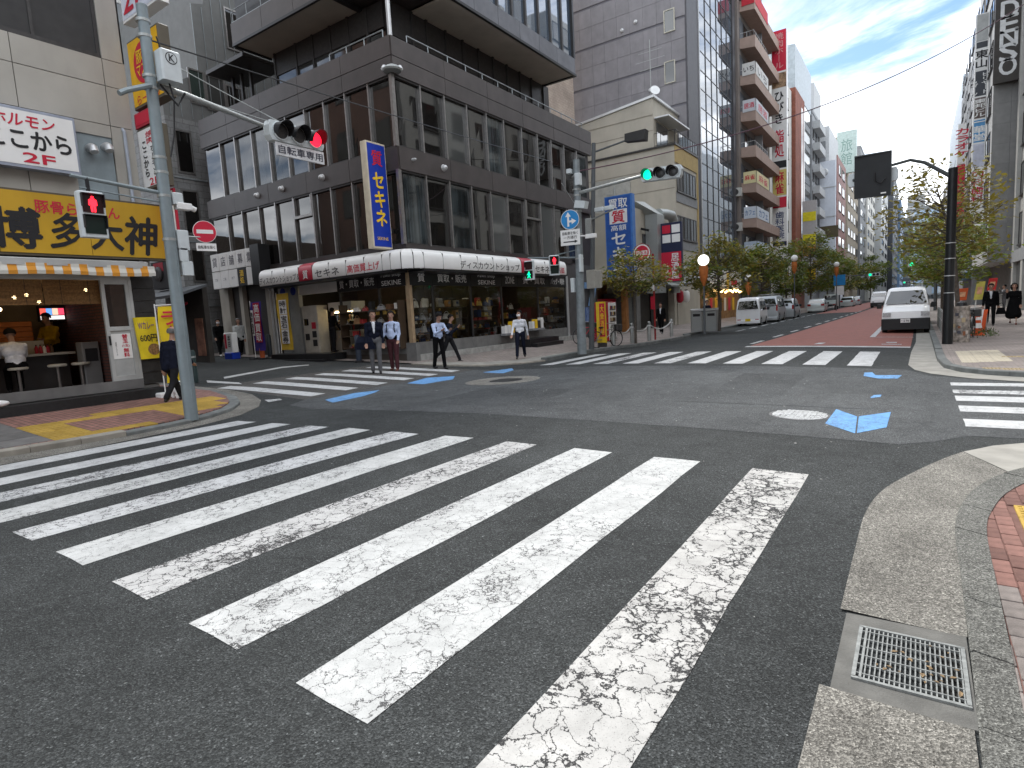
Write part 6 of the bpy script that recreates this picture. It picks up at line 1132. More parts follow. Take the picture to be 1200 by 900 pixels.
# wires across the street
def wire(name, a, b, sag, r, m, label):
    t = thing(name, label, 'cable', (V(a)+V(b))/2, 'overhead cables'); a, b = V(a), V(b); mb = MB(); mb.path([a+(b-a)*k/24-Z_*sag*4*(k/24)*(1-k/24) for k in range(25)], r, 5); mb.build('strand', m, t)
p0 = V((px, py+.1, 6.75)); wire('overhead_cable', p0, atX(500, 145, -12.6)+(atX(500, 145, -12.6)-p0)*1.35, .05, .014, M_BLACK, 'black cable from the grey pole top towards the blue projecting sign'); wire('overhead_cable', (px, py+.1, 6.55), (-11.0, 8.0, 5.95), .02, .010, M_GALV, 'steel stay wire from the grey pole to the red signal'); wire('overhead_cable', (px, py+.1, 6.05), (-10.99, 7.7, 5.92), .02, .008, M_GALV, 'lower stay wire along the grey pole arm')
wire('overhead_cable', (mx_, my_, 6.6), atX(1200, 5, 4.4), 1.1, .022, mk('purple_cable', (.10, .05, .07), .6), 'long cable sagging across the main street up to the right'); wire('overhead_cable', (-10.6, 19.1, 6.3), (-20, 40, 8), .1, .012, M_GALV, 'thin pale cable passing before the beige building')
# ================================================================== BUILDINGS ALONG THE MAIN STREET
XF = -14.6
M_BEIGE = mk('beige_siding', (.44, .41, .345), .75, var=.1, sc_=1.0, dirt=.3, objvar=.03)
M_BEIGE2 = mk('ochre_trim', (.42, .31, .13), .7, var=.1, dirt=.2)
M_GRYP = mk('grey_cladding_panel', (.225, .215, .225), .5, var=.12, sc_=1.5, dirt=.25, objvar=.05)
M_GRYL = mk('grey_cladding_band', (.14, .137, .155), .5, var=.1)
M_PINK = mk('pinkish_balcony', (.37, .275, .23), .75, var=.1, sc_=2, dirt=.25)
M_CREAMW = mk('cream_white_wall', (.60, .59, .55), .75, var=.08, dirt=.2)
M_REDBR = brick('red_brown_tile', (.24, .075, .045), (.28, .09, .055), (.16, .07, .05), .3, .1, .01, 'wall')
M_BLUEW = mk('bluish_white_wall', (.68, .72, .78), .7, var=.06, dirt=.12)
M_SKYG = darkglass('curtain_wall_glass', (.08, .10, .125), .015, .35, 1., .02, 2.2)
M_BUFF = mk('buff_wall', (.36, .31, .24), .8, var=.1, dirt=.2); M_GREYW = mk('mid_grey_wall', (.25, .26, .27), .7, var=.1, dirt=.2); M_DKW = mk('charcoal_wall', (.06, .065, .075), .6, var=.15); M_PALEW = mk('pale_grey_wall', (.46, .47, .47), .7, var=.08, dirt=.15)
M_ACW = mk('air_conditioner_white', (.5, .5, .47), .5, dirt=.3)
WINC = {}
def winx(par, y, z, w_, h, x, nrm=1, m=None, sill=True):
    """framed window on a wall facing +-X; frames and panes of one size share their mesh"""
    m = m or M_DGL; k = (round(w_, 2), round(h, 2), nrm, sill, m.name)
    if k not in WINC:
        mb = MB(); f = .06
        for a in ((-w_/2, 0, -w_/2+f, h), (w_/2-f, 0, w_/2, h), (-w_/2+f, 0, w_/2-f, f), (-w_/2+f, h-f, w_/2-f, h), (-f/3, f, f/3, h-f)): mb.box(-.01*nrm, a[0], a[1], .05*nrm, a[2], a[3])
        if sill: mb.box(-.01*nrm, -w_/2-.08, -.08, .12*nrm, w_/2+.08, -.002)
        mb2 = MB(); p = [(.02*nrm, -w_/2+f, f), (.02*nrm, w_/2-f, f), (.02*nrm, w_/2-f, h-f), (.02*nrm, -w_/2+f, h-f)]; mb2.poly(*(p if nrm > 0 else p[::-1]))
        WINC[k] = (mb.mesh('window', [M_ALUD]), mb2.mesh('pane', [m]))
    L_ = par.location; o = inst('window', WINC[k][0], par, (x-L_.x, y-L_.y, z-L_.z)); inst('pane', WINC[k][1], o, (0, 0, 0)); return o
def winy(par, x, z, w_, h, y, m=None):
    m = m or M_DGL; mb = MB(); f = .07
    for a in ((x-w_/2-f, z-f, x+w_/2+f, z), (x-w_/2-f, z+h, x+w_/2+f, z+h+f), (x-w_/2-f, z, x-w_/2, z+h), (x+w_/2, z, x+w_/2+f, z+h)): mb.box(a[0], y-.06, a[1], a[2], y+.02, a[3])
    o = mb.build('window', mk('pale_window_frame', (.48, .46, .38), .5), par); mb = MB(); mb.poly((x-w_/2, y-.01, z), (x+w_/2, y-.01, z), (x+w_/2, y-.01, z+h), (x-w_/2, y-.01, z+h)); mb.build('pane', m, o); return o
def part(par, name, m, *boxes):
    mb = MB()
    for b in boxes: mb.box(*b)
    return mb.build(name, m, par)
# --- dim timber eatery between the pawn shop and the beige house
E_ = thing('timber_eatery', 'low timber fronted eatery with a red counter sign beside the pawn shop', 'building', (XF, 32, 0)); part(E_, 'wall', mk('eatery_wall', (.20, .10, .045), .7, var=.3, sc_=4), (-24, 29.75, 0, -16.6, 35.3, 3.4)); part(E_, 'roof', M_BEIGE, (-24, 29.75, 3.4, XF, 35.3, 3.75)); part(E_, 'roof_edge', M_SOFF, (XF-.3, 29.8, 3.25, XF+.9, 35.2, 3.4)); part(E_, 'post', mk('orange_timber', (.30, .13, .04), .6, var=.3), (XF-.3, 33.6, .2, XF, 34.0, 3.3)); part(E_, 'side_wall', M_DARK, (-16.6, 29.75, 0, XF-.1, 29.95, 3.4)); part(E_, 'counter_band', M_BLACK, (-16.2, 30.2, .95, -16.0, 33.4, 1.5)); part(E_, 'lower_wall', mk('eatery_wall', (.20, .10, .045)), (-16.5, 30, .2, -16.1, 33.5, .95)); part(E_, 'door', mk('grey_door', (.10, .11, .11), .6), (-16.3, 34.1, .2, XF-.2, 35.0, 2.7))
t = thing('eatery_sign', 'red lit signboard inside the timber eatery front', 'sign', (XF-1, 32, 1.7)); part(t, 'sign_case', M_RED, (-15.6, 31.3, 1.55, -15.45, 34.2, 2.35)); letter(t, '居酒屋', (-15.45, 32.7, 1.95), Y_, Z_, 1.7, .5, M_WHT, bold=.02)
V_ = thing('vending_machine', 'red and white drinks vending machine before the timber eatery', 'vending machine', (-12.6, 26.4, .2)); q = Gd(715, 399, .1); vz = q.z-.02; part(V_, 'body', M_RED, (q.x-.85, q.y, vz, q.x-.05, q.y+.8, vz+1.85)); part(V_, 'door', M_WHT, (q.x-.05, q.y+.02, vz+.03, q.x+.0, q.y+.78, vz+1.82))
for i in range(3):
    part(V_, 'shelf', M_BLK, (q.x, q.y+.08, vz+.9+.28*i, q.x+.01, q.y+.72, vz+.93+.28*i))
    for j in range(6): mb = MB(); mb.tube((q.x+.015, q.y+.14+.1*j, vz+.94+.28*i), (q.x+.015, q.y+.14+.1*j, vz+1.1+.28*i), .03, n=8); mb.build('drink_can', gcol[(i*5+j*3) % 8], V_)
part(V_, 'slot', M_BLACK, (q.x, q.y+.15, vz+.2, q.x+.012, q.y+.65, vz+.45)); letter(V_, '飲料', (q.x-.45, q.y, vz+1.3), X_, Z_, .3, .6, M_WHT, True, .02)
BS = thing('vertical_sign', 'tall blue vertical sign with white lettering beside the dark lamp pole', 'sign', (-14.4, 31, 3.5)); sy = 30.6; mb = MB(); mb.box(-14.35, sy, 3.5, -12.75, sy+.4, 7.85); mb.build('sign_case', mk('sky_blue_sign_case', (.06, .18, .48), .5), BS); mb = MB(); mb.box(-14.30, sy-.01, 3.55, -12.85, sy, 7.8); mb.build('sign_face', mk('sign_face_blue', (.03, .10, .36), .45), BS)
sx = -13.56; letter(BS, '買取', (sx, sy-.01, 7.42), X_, Z_, 1.1, .5, M_WHT, bold=.02); mb = MB(); mb.box(sx-.52, sy-.014, 6.35, sx+.52, sy-.01, 7.1); mb.build('white_square', M_WHT, BS); letter(BS, '質', (sx, sy-.016, 6.72), X_, Z_, .75, .65, M_REDT, bold=.02); letter(BS, '高額', (sx, sy-.01, 6.12), X_, Z_, .9, .3, M_WHT, bold=.01); letter(BS, 'セキネ', (sx, sy-.01, 4.75), X_, Z_, .85, 2.2, M_WHT, True, .03)
# --- beige house with its low ducted front
Y0 = 43.1
H_ = thing('beige_building', 'three storey beige house with a stepped roof and dark balcony below the grey tower', 'building', (XF, 45, 0)); part(H_, 'wall', M_BEIGE, (-24, Y0, 0, XF, 48.5, 13.2)); part(H_, 'upper_wall', M_BEIGE, (-24, Y0, 13.25, -16.1, 48.5, 15.6))
mb = MB(); mb.prism([(-24, Y0-.05, 15.6), (-16.1, Y0-.05, 15.6), (-16.1, Y0-.05, 16.75), (-24, Y0-.05, 15.9)], (0, 5.6, 0)); mb.build('gable', M_BEIGE, H_); mb = MB(); mb.prism([(-24.2, Y0-.15, 15.9), (-15.95, Y0-.15, 16.78), (-15.95, Y0-.15, 16.95), (-24.2, Y0-.15, 16.07)], (0, 5.8, 0)); mb.build('roof', M_WMET, H_)
for k, z in enumerate((1.8, 3.9, 6.0, 8.1, 10.2, 11.7, 14.5)): part(H_, 'siding_joint', mk('siding_joint_grey', (.22, .20, .17), .8), (-24, Y0-.015, z, (XF if z < 13 else -16.1), Y0, z+.03))
part(H_, 'ledge', M_ALUD, (-24, Y0-.12, 13.18, XF+.1, Y0, 13.3), (XF, Y0, 13.18, XF+.12, 48.5, 13.3)); part(H_, 'parapet', M_BEIGE2, (XF, Y0+.02, 12.0, XF+.06, 48.5, 13.18), (XF, 48.2, 3.4, XF+.06, 48.5, 12.0)); part(H_, 'canopy', M_WMET, (-16.1, Y0+.2, 15.35, -15.0, 48, 15.45)); rail((XF+.05, Y0+.05, 13.3), (XF+.05, 48.4, 13.3), .95, 9, 'balcony_railing', M_ALUD, H_, (1, .1)); rail((-16.1, Y0+.05, 13.3), (XF, Y0+.05, 13.3), .95, 3, 'balcony_railing', M_ALUD, H_, (1, .1)); part(H_, 'balcony_screen', M_DGL, (XF+.03, Y0+1, 13.4, XF+.045, 48.3, 14.15)); part(H_, 'balcony_door', M_DGL2, (-16.1, Y0+.6, 13.4, -16.06, 46, 15.2))
for z in (10.0, 6.6):
    for k in range(3): winx(H_, 44.15+1.5*k, z-.0, 1.4, 1.7, XF, m=M_DGL2 if k == 1 else None)
    part(H_, 'sill_band', M_GREYW, (XF, Y0+.2, z-.75, XF+.05, 48.2, z-.1))
part(H_, 'billboard', mk('blank_billboard', (.40, .40, .37), .7, dirt=.2), (-21.0, Y0-.1, 8.5, -18.0, Y0-.02, 11.6)); 
mb = MB(); mb.tube((-19.2, Y0-.3, 5.5), (-19.2, Y0-.3, 11.0), .05); mb.path([(-19.2, Y0-.3, 10.4), (-19.9, Y0-.3, 10.5)], .04); mb.build('drainpipe', M_GALV, H_)
mb = MB(); mb.tube((-16.4, Y0+.5, 16.6), (-16.4, Y0+.5, 21), .03, n=6)
for z, l in ((20.2, .9), (19.6, 1.1), (19.0, .8)): mb.tube((-16.4-l, Y0+.5, z), (-16.4+l, Y0+.5, z), .015, n=5)
mb.build('aerial', M_GALV, H_); mb = MB(); mb.lathe((-16.1, Y0+.4, 17.3), [(.05, 0), (.3, .1), (.36, .18)], 16, V((.6, -.7, .3))); mb.build('satellite_dish', M_WMET, H_)
L2 = thing('low_beige_building', 'low beige two storey shop with big silver ducts and a grey awning', 'building', (XF, 40, 0)); part(L2, 'wall', M_BEIGE, (-22, 35.4, 3.5, XF, 43.05, 7.9), (-22, 35.4, 0, XF-1.2, 43.05, 3.5)); part(L2, 'lower_wall', M_DARK, (-15.9, 35.5, .1, XF-.6, 43, 3.4)); part(L2, 'entrance', M_BLACK, (XF-.6, 39.0, .2, XF-.5, 42.4, 3.0)); part(L2, 'pier', M_GREYST, (XF-.6, 35.4, 0, XF-.05, 36.0, 3.5), ); part(L2, 'end_pier', M_BEIGE, (XF-.6, 42.5, 0, XF-.05, 43.0, 3.5)); winx(L2, 37.0, 5.4, .9, 1.0, XF); mb = MB(); mb.prism([(XF, 38.6, 3.55), (XF+1.1, 38.6, 3.1), (XF+1.1, 38.6, 3.0), (XF, 38.6, 3.3)], (0, 3.4, 0)); mb.build('entrance_awning', M_GALV, L2)
mb = MB(); mb.box(XF+.05, 37.0, 2.6, XF+.85, 38.3, 7.6); mb.add([(XF+.05, 37.0, 7.6), (XF+.85, 37.0, 7.6), (XF+.85, 38.3, 7.6), (XF+.05, 38.3, 7.6), (XF-1.2, 36.0, 8.4), (XF-.2, 36.0, 8.4), (XF-.2, 37.6, 8.55), (XF-1.2, 37.6, 8.55)], [(0, 1, 5, 4), (1, 2, 6, 5), (2, 3, 7, 6), (3, 0, 4, 7), (4, 5, 6, 7)]); mb.build('square_duct', M_GALV, L2); mb = MB(); mb.path([(XF+.5, 38.2, 7.75), (XF+.55, 39.4, 7.85), (XF+.6, 40.4, 7.85), (XF+.6, 40.8, 7.6), (XF+.6, 40.85, 7.1), (XF+.6, 40.85, 2.6)], .33, 14); mb.build('round_duct', M_GALV, L2, True); mb = MB(); mb.obox((XF+.3, 36.3, 6.6), (.25, 0, -.08), (0, .07, 0), (.02, 0, .07)); mb.build('camera', M_BLACK, L2)
t = thing('stacked_sign', 'navy and red stacked sign panels with white squares on the silver duct', 'sign', (-13.6, 38.2, 3.2)); mb = MB(); mb.box(-13.8, 37.6, 3.25, -12.4, 37.85, 7.0); mb.build('sign_case', mk('navy_panel', (.02, .025, .06), .5), t); part(t, 'red_panel', M_REDT, (-13.75, 37.585, 3.3, -12.45, 37.6, 5.15)); letter(t, '居酒屋', (-12.85, 37.585, 4.25), X_, Z_, .5, 1.6, M_WHT, True, .02); letter(t, '営業中', (-13.4, 37.585, 3.9), X_, Z_, .25, .8, M_WHT, True, .02)
for i in range(2):
    for j in range(2): part(t, 'white_square', M_WHT if (i, j) != (0, 1) else M_REDT, (-13.65+.62*i, 37.585, 5.75+.6*j, -13.12+.62*i, 37.6, 6.25+.6*j))
t = thing('white_box_sign', 'white box sign with black brush lettering beside the lit globe lamp', 'sign', (-13.6, 42, 2.9)); mb = MB(); mb.box(-14.2, 41.6, 3.15, -12.3, 42.0, 4.5); mb.build('sign_case', M_GREYW, t); part(t, 'sign_face', M_PLAST, (-14.1, 41.58, 3.25, -12.4, 41.6, 4.4)); letter(t, '中華', (-13.25, 41.58, 4.0), X_, Z_, 1.1, .55, M_BLK, bold=.02); letter(t, '定食', (-13.25, 41.58, 3.45), X_, Z_, .8, .2, M_BLK)
for k, (dy, n) in enumerate(((0, 'first'), (1.4, 'second'))):
    t = thing('paper_lantern', '%s red and white paper lantern hanging by the white box sign' % n, 'lantern', (XF+.3, 42.4+dy, 2.0), 'paper lanterns by the eatery'); mb = MB(); mb.lathe((XF+.4, 42.4+dy, 1.9), [(.1, 0), (.24, .15), (.26, .45), (.24, .75), (.1, .9)], 14); mb.build('shade', M_RED if k == 0 else M_WHT, t, True); mb = MB(); mb.lathe((XF+.4, 42.4+dy, 2.78), [(.12, 0), (.12, .08)], 12); mb.build('cap', M_BLK, t)
# --- tall grey tower with a glass front
XT, YT = -15.35, 48.6
T_ = thing('grey_tower', 'tall grey panelled tower with a mirrored glass front', 'building', (XT, 52, 0)); part(T_, 'wall', M_GRYL, (-27, YT+.06, 0, XT-.05, 63, 44))
for k in range(22):
    z = 8+1.62*k; last = k % 2
    for j in range(10):
        x0 = XT-1.15*(j+1)
        mb = MB(); mb.box(x0+.006, YT+U(-.004, .004), z, x0+1.144, YT+.06, z+(1.42 if last else 1.6)); mb.build('cladding_panel', M_GRYP, T_)
for x, z, m in ((-16.6, 23.35, M_DGL2), (-16.65, 19.5, M_DGL2), (-16.7, 15.3, darkglass('green_pane', (.02, .05, .045)))): winy(T_, x, z, .75, 1.55, YT-.02, m)
for x, z in ((-20.6, 24.6), (-19.4, 24.9), (-18.3, 19.3), (-17.9, 18.2)): mb = MB(); mb.lathe((x, YT, z), [(.16, 0), (.16, .1), (.08, .18)], 12, -Y_); mb.build('vent_dome', M_WMET, T_, True)
part(T_, 'corner_pier', mk('tower_dark_pier', (.07, .068, .075), .5), (XT-.04, YT+.0, 0, XT+.12, 51.6, 44)); part(T_, 'corner_pier', mk('tower_dark_pier', (.07, .068, .075)), (XT-.04, 62.2, 0, XT+.25, 63.1, 44))
part(T_, 'pier_edge', M_WMET, (XT+.12, 51.5, 4, XT+.2, 51.62, 44))
gm = {}
for i in range(6):
    for k in range(22):
        y = 51.75+1.74*i; z = 4.6+1.5*k; mb = MB(); a, b = U(-.004, .004), U(-.004, .004); mb.poly((XT+.1+a, y, z), (XT+.1+b, y+1.7, z), (XT+.1-a, y+1.7, z+1.46), (XT+.1-b, y, z+1.46)); mb.build('glass_pane', M_SKYG, T_)
for i in range(7): part(T_, 'mullion', M_ALUD, (XT+.05, 51.70+1.74*i, 4.6, XT+.15, 51.75+1.74*i, 38))
for k in range(23): part(T_, 'transom', M_ALUD, (XT+.05, 51.7, 4.55+1.5*k, XT+.13, 62.2, 4.6+1.5*k))
# ground floor strip of lit shop under the trees
t = thing('lit_shop_front', 'lit shop front with a white signboard and a string of warm bulbs behind the trees', 'shop front', (XF, 52, 0)); part(t, 'wall', mk('warm_shop_wall', (.30, .17, .07), .7, var=.4, sc_=2), (XT, 50, 0, XF-.2, 62, 3.0)); part(t, 'signboard', M_PLAST, (XF-.2, 50.2, 3.0, XF+.3, 61, 4.6)); letter(t, '立呑み', (XF+.3, 53, 3.8), Y_, Z_, 3.4, 1.1, M_BLK, bold=.02); part(t, 'yellow_panel', M_YELT, (XF+.3, 55.6, 3.1, XF+.31, 56.4, 4.5)); part(t, 'red_lettering_panel', M_REDT, (XF+.3, 57.2, 3.3, XF+.31, 59.4, 3.8))
for k in range(16): y = 50.3+.62*k; l = thing('festoon_bulb', 'warm bulb in the string over the lit shop front', 'lamp', (XF+.6, y, 2.75), 'string of warm bulbs'); mb = MB(); mb.ball((XF+.6, y, 2.75+U(-.1, .1)), .10, 8, 6); mb.build('bulb', emis('festoon', (1, .62, .22), 4), l); mb = MB(); mb.tube((XF+.6, y, 2.82), (XF+.6, y, 3.1), .01, n=4); mb.build('cord', M_BLK, l)
for k in range(7): part(t, 'menu_paper', (M_WHT, M_REDT, M_YELT, M_BLK)[k % 4], (XF-.2, 50.5+1.5*k, 1.0, XF-.18, 51.2+1.5*k, 2.2))
# --- balcony block
K_ = thing('balcony_block', 'dark apartment block with stacked pinkish concrete balconies and banners', 'building', (XF, 68, 0)); part(K_, 'wall', mk('block_grey_brown', (.19, .165, .15), .8, var=.1, dirt=.2), (-26, 63.2, 0, XF-.3, 77.5, 31)); part(K_, 'ground_front', M_DKW, (XF-.3, 63.2, 0, XF-.1, 77.5, 4.6))
BM = [None, ('yellow_banner', (.66, .58, .30)), None, None, None]
for k in range(8):
    z = 5.3+3.45*k
    mb = MB(); mb.prism([(XF-.3, 64.2, z+.5), (XF+1.1, 64.2, z+.35), (XF+1.1, 64.2, z+1.45), (XF-.3, 64.2, z+1.45)], (0, 6.2, 0)); mb.build('balcony', M_PINK, K_)
    mb = MB(); mb.prism([(XF-.3, 70.4, z+.5), (XF+1.1, 70.4, z+.35), (XF+1.1, 70.4, z+1.3), (XF-.3, 70.4, z+1.3)], (0, 6.6, 0)); mb.build('balcony', M_PINK, K_)
    part(K_, 'recess', M_DKW, (XF-.3, 64.0, z+1.46, XF-.28, 77.2, z+3.35)); winx(K_, 66.5, z+1.5, 2.2, 1.7, XF-.26); winx(K_, 73.5, z+1.6, 1.8, 1.5, XF-.26); part(K_, 'divider', M_GREYW, (XF-.28, 70.2, z+1.45, XF+.5, 70.4, z+3.8))
    rail((XF+1.0, 64.2, z+1.45), (XF+1.0, 70.3, z+1.45), .45, 7, 'balcony_rail', M_WMET, K_, (1,)); rail((XF-.3, 64.2, z+1.45), (XF+1.0, 64.2, z+1.45), .45, 2, 'balcony_rail', M_WMET, K_, (1,))
    mb = MB(); mb.box(-16.6, 63.0, z+1.0, -15.4, 63.2, z+2.3); mb.build('stair_rail_panel', M_GREYW, K_)
part(K_, 'roof_house', M_PINK, (-19, 64, 31, XF, 72, 33)); 
def banner(z, c, txt, n):
    t = thing('balcony_banner', n, 'banner', (XF+1.1, 67, z), 'banners tied to the balconies'); m = mk('banner_cloth_%d' % int(z), c, .7, var=.06); part(t, 'cloth', m, (XF+1.1, 64.4, z, XF+1.13, 70.2, z+1.15), (XF-.1, 64.14, z, XF+1.1, 64.17, z+1.15))
    if txt: letter(t, txt[0], (XF+1.13, 67.3, z+.57), Y_, Z_, 4.2, .7, txt[1], bold=.02); letter(t, txt[0], (XF+.5, 64.14, z+.57), X_, Z_, .95, .5, txt[1], bold=.02)
banner(5.3+3.45*7+.9, (.50, .03, .045), None, 'red banner on the top balcony of the balcony block'); banner(5.3+3.45*5+1.3, (.6, .6, .58), ('いち', M_BLK), 'white banner with black lettering on an upper balcony'); banner(5.3+3.45*4+1.3, (.55, .57, .6), ('居酒', M_REDT), 'pale banner with red lettering on the middle balcony'); banner(5.3+3.45*2+1.3, (.66, .60, .34), ('麻雀', M_REDT), 'yellow banner with red lettering on the balcony block'); banner(5.3+3.45*1+1.3, (.55, .60, .66), ('カフェ', mk('sign_print_blue', (.05, .15, .35))), 'pale blue banner on a low balcony'); banner(5.3+1.3, (.42, .5, .6), ('貸会議室', M_WHT), 'blue grey banner on the lowest balcony')
for k in range(3): a = thing('air_conditioner', ('lower', 'middle', 'upper')[k]+' air conditioner on the block wall beside the balconies', 'air conditioner', (-15.2, 63.1, 6+3.4*k), 'air conditioners on the balcony block'); part(a, 'case', M_ACW, (-15.5, 62.7, 5.4+3.4*k, -14.6, 63.15, 6.2+3.4*k)); mb = MB(); mb.lathe((-15.15, 62.7, 5.8+3.4*k), [(.3, 0), (.3, .02), (.06, .03)], 16, -Y_); mb.build('fan', M_ALUD, a)
# --- sign tower and cream building
C_ = thing('cream_building', 'narrow cream building with small dark windows behind the sign column', 'building', (XF, 84, 0)); part(C_, 'wall', M_CREAMW, (-26, 77.6, 0, XF-.2, 92.5, 30)); part(C_, 'roof_house', M_CREAMW, (-24, 79, 30, -17, 88, 32.5))
for k in range(8):
    for j in range(2): winx(C_, 83.5+5.2*j, 4.5+3.2*k, 2.4, 1.5, XF-.2)
t = thing('sign_column', 'tall column of stacked tenant signs with a red panel on top', 'sign', (XF+.4, 76.5, 6)); ysn = 76.4; cx0, cx1 = -14.3, -12.7; part(t, 'sign_case', M_PLAST, (cx0, ysn, 5.2, cx1, ysn+.5, 32)); 
for (z0, z1, m, tx, tm) in ((27.6, 32, M_REDT, '焼肉ホール', mk('pinkish_print', (.6, .25, .25))), (25.8, 27.4, mk('brown_picture', (.3, .2, .12), .6, var=.8, sc_=3), None, None), (21.6, 25.6, M_WHT, 'ひびき', M_BLK), (17.9, 21.4, M_WHT, '鮨処', M_REDT), (16.9, 17.7, M_BLK, None, None), (13.8, 16.7, mk('gold_panel', (.62, .50, .16)), '麻雀', M_REDT), (12.4, 13.6, M_REDT, None, None), (8.6, 12.2, M_WHT, '歯科医院', mk('slate_print', (.1, .12, .2))), (8.0, 8.5, mk('navy_panel', (.02, .025, .06)), None, None), (5.3, 7.8, M_WHT, 'とり心', M_BLK)):
    part(t, 'sign_panel', m, (cx0+.06, ysn-.02, z0, cx1-.06, ysn, z1))
    if tx: letter(t, tx, ((cx0+cx1)/2, ysn-.02, (z0+z1)/2), X_, Z_, .95, (z1-z0)*.86, tm, True, .03)
# --- red-brown building
D2 = thing('red_brown_building', 'red brown tiled building with a pale glazed roof storey', 'building', (XF, 99, 0)); part(D2, 'wall', M_REDBR, (-28, 92.6, 0, XF+.3, 100.5, 30.5)); part(D2, 'side_wall', M_GREYW, (-28, 100.5, 0, XF, 108.5, 30.5)); part(D2, 'roof_storey', mk('pale_blue_roof_storey', (.40, .45, .48), .5), (-28, 93.5, 30.5, XF+.1, 108.5, 36.5)); part(D2, 'dark_slot', M_DGL, (XF+.3, 97.5, 3, XF+.33, 98.5, 29)); part(D2, 'dark_slot', M_DGL, (XF+.3, 99.4, 3, XF+.33, 100.2, 29))
for k in range(9): part(D2, 'glass_band', M_DGL2, (XF, 101, 4.4+3.0*k, XF+.06, 108, 6.4+3.0*k))
t = thing('yellow_column_sign', 'grey sign column with yellow panels below the red brown building', 'sign', (XF+.5, 92, 4)); part(t, 'sign_case', M_PALEW, (-14.2, 97.6, 3.0, -12.3, 98.0, 15.8))
for z0, z1, m in ((12.9, 14.2, mk('bright_yellow_panel', (.75, .68, .03))), (9.4, 11.0, mk('bright_yellow_panel', (.75, .68, .03))), (7.9, 9.3, mk('amber_panel', (.7, .28, .03))), (4.4, 6.2, mk('amber_yellow_panel', (.72, .5, .03)))): part(t, 'sign_panel', m, (-14.1, 97.55, z0, -12.4, 97.6, z1))
letter(t, '不動産', (-13.25, 97.55, 10.2), X_, Z_, 1.2, .5, M_BLK, bold=.02)
def block(name, label, x1, y0, y1, h, m, rows, wm=None, wall2=None, d=14, step=3.3, z0=4.2, ww=None, side=True):
    b = thing(name, label, 'building', (x1, (y0+y1)/2, 0)); part(b, 'wall', m, (x1-d, y0, 0, x1, y1, h)); n = max(1, rows); pitch = (y1-y0)/n; nf = int((h-z0)/step)
    for k in range(nf):
        for j in range(n): winx(b, y0+pitch*(j+.5), z0+step*k, ww or pitch*.6, 1.6, x1, m=wm)
    part(b, 'parapet', wall2 or m, (x1-d, y0-.05, h, x1+.08, y1+.05, h+.5)); return b
b = block('grey_balcony_building', 'grey building with jutting balconies beyond the red brown one', XF+.2, 108.6, 118, 31, M_GREYW, 3)
for k in range(8): part(b, 'balcony', M_PALEW, (XF+.2, 110, 5+3.4*k, XF+1.2, 117, 6.2+3.4*k))
# --- bluish white building
b = thing('bluish_white_building', 'bluish white building with a rooftop tank house and a red street front', 'building', (XF, 130, 0)); part(b, 'wall', M_BLUEW, (-27, 118.2, 0, XF+2.6, 134, 25)); part(b, 'stepped_wall', mk('soft_white_wall', (.56, .57, .57), .7, dirt=.15), (-27, 119, 25, XF+1.5, 133, 31)); part(b, 'roof_house', M_PALEW, (-22, 120, 31, XF-1, 129, 39)); part(b, 'street_front', mk('rose_red_front', (.30, .15, .13), .6), (XF+2.6, 119.5, 3.5, XF+2.75, 134, 26)); part(b, 'roof_unit', M_GREYW, (XF-1, 118.6, 25, XF+1, 121, 28.5))
mb = MB(); mb.box(-14.6, 118.1, 12, -11.5, 118.25, 14); mb.build('side_window', mk('brown_window', (.10, .08, .04), .3), b)
for k in range(7):
    for j in range(2): winx(b, 123.5+6*j, 4.5+3.1*k, 4.0, 1.7, XF+2.76, m=M_DGL2)
for z in (15.5, 20.5): part(b, 'course', M_PALEW, (-27, 118.1, z, XF+2.65, 118.2, z+.15))
mb = MB(); mb.lathe((-13.6, 118.2, 23.2), [(.55, 0), (.55, .4), (.4, .5)], 14, -Y_); mb.build('vent_hood', M_WMET, b)
t = thing('rooftop_sign', 'pale green and white rooftop sign box beyond the bluish white building', 'sign', (XF+2, 136, 27)); part(t, 'sign_case', mk('pale_green_sign', (.50, .60, .56), .5), (XF+.8, 138, 26, XF+4.2, 139, 34)); letter(t, '旅館', (XF+2.5, 138, 30), X_, Z_, 2, 5, mk('grey_green_print', (.2, .32, .28)), True)
FARB = [('buff_building', 'buff building with rows of dark windows beyond the rose red front', XF+2.6, 139.5, 165, 33, M_BUFF, 4), ('taupe_slab', 'tall grey brown slab beyond the buff building', XF+3.0, 165.2, 183, 36, M_GREYW, 2), ('pale_slab', 'pale slab beyond the grey brown one', XF+3.4, 183.3, 215, 37, M_CREAMW, 3), ('grey_office', 'grey office building with four small windows per floor, far along the street', XF+5.0, 216, 262, 36, M_PALEW, 2), ('charcoal_office', 'charcoal office tower far down the left side of the street', XF+6.6, 264, 330, 46, M_DKW, 4), ('blue_office', 'blue glazed office far down the left side of the street', XF+7.5, 333, 400, 44, mk('blue_office_wall', (.12, .2, .32), .4), 4)]
for n, l, x1, y0, y1, h, m, r in FARB: block(n, l, x1, y0, y1, h, m, r, d=20)
for k, (n, x0, x1, y, h, m) in enumerate((('pale blue glass tower closing the street in the distance', -3, 12, 520, 62, mk('pale_blue_tower', (.30, .42, .55), .25, spec=.8)), ('white office closing the street beyond the pale blue tower', -9, 4, 640, 84, M_PALEW), ('dark slim tower beside the pale blue tower', -9.5, -4, 470, 50, M_DKW), ('low grey building below the pale blue tower', 2, 30, 430, 27, M_GREYW))):
    b = thing('distant_building', n, 'building', (x0, y, 0)); part(b, 'wall', m, (x0, y, 0, x1, y+40, h))
    for r in range(int(h/6)): part(b, 'window_band', M_DGL2, (x0+.5, y-.1, 5+6*r, x1-.5, y, 8+6*r))
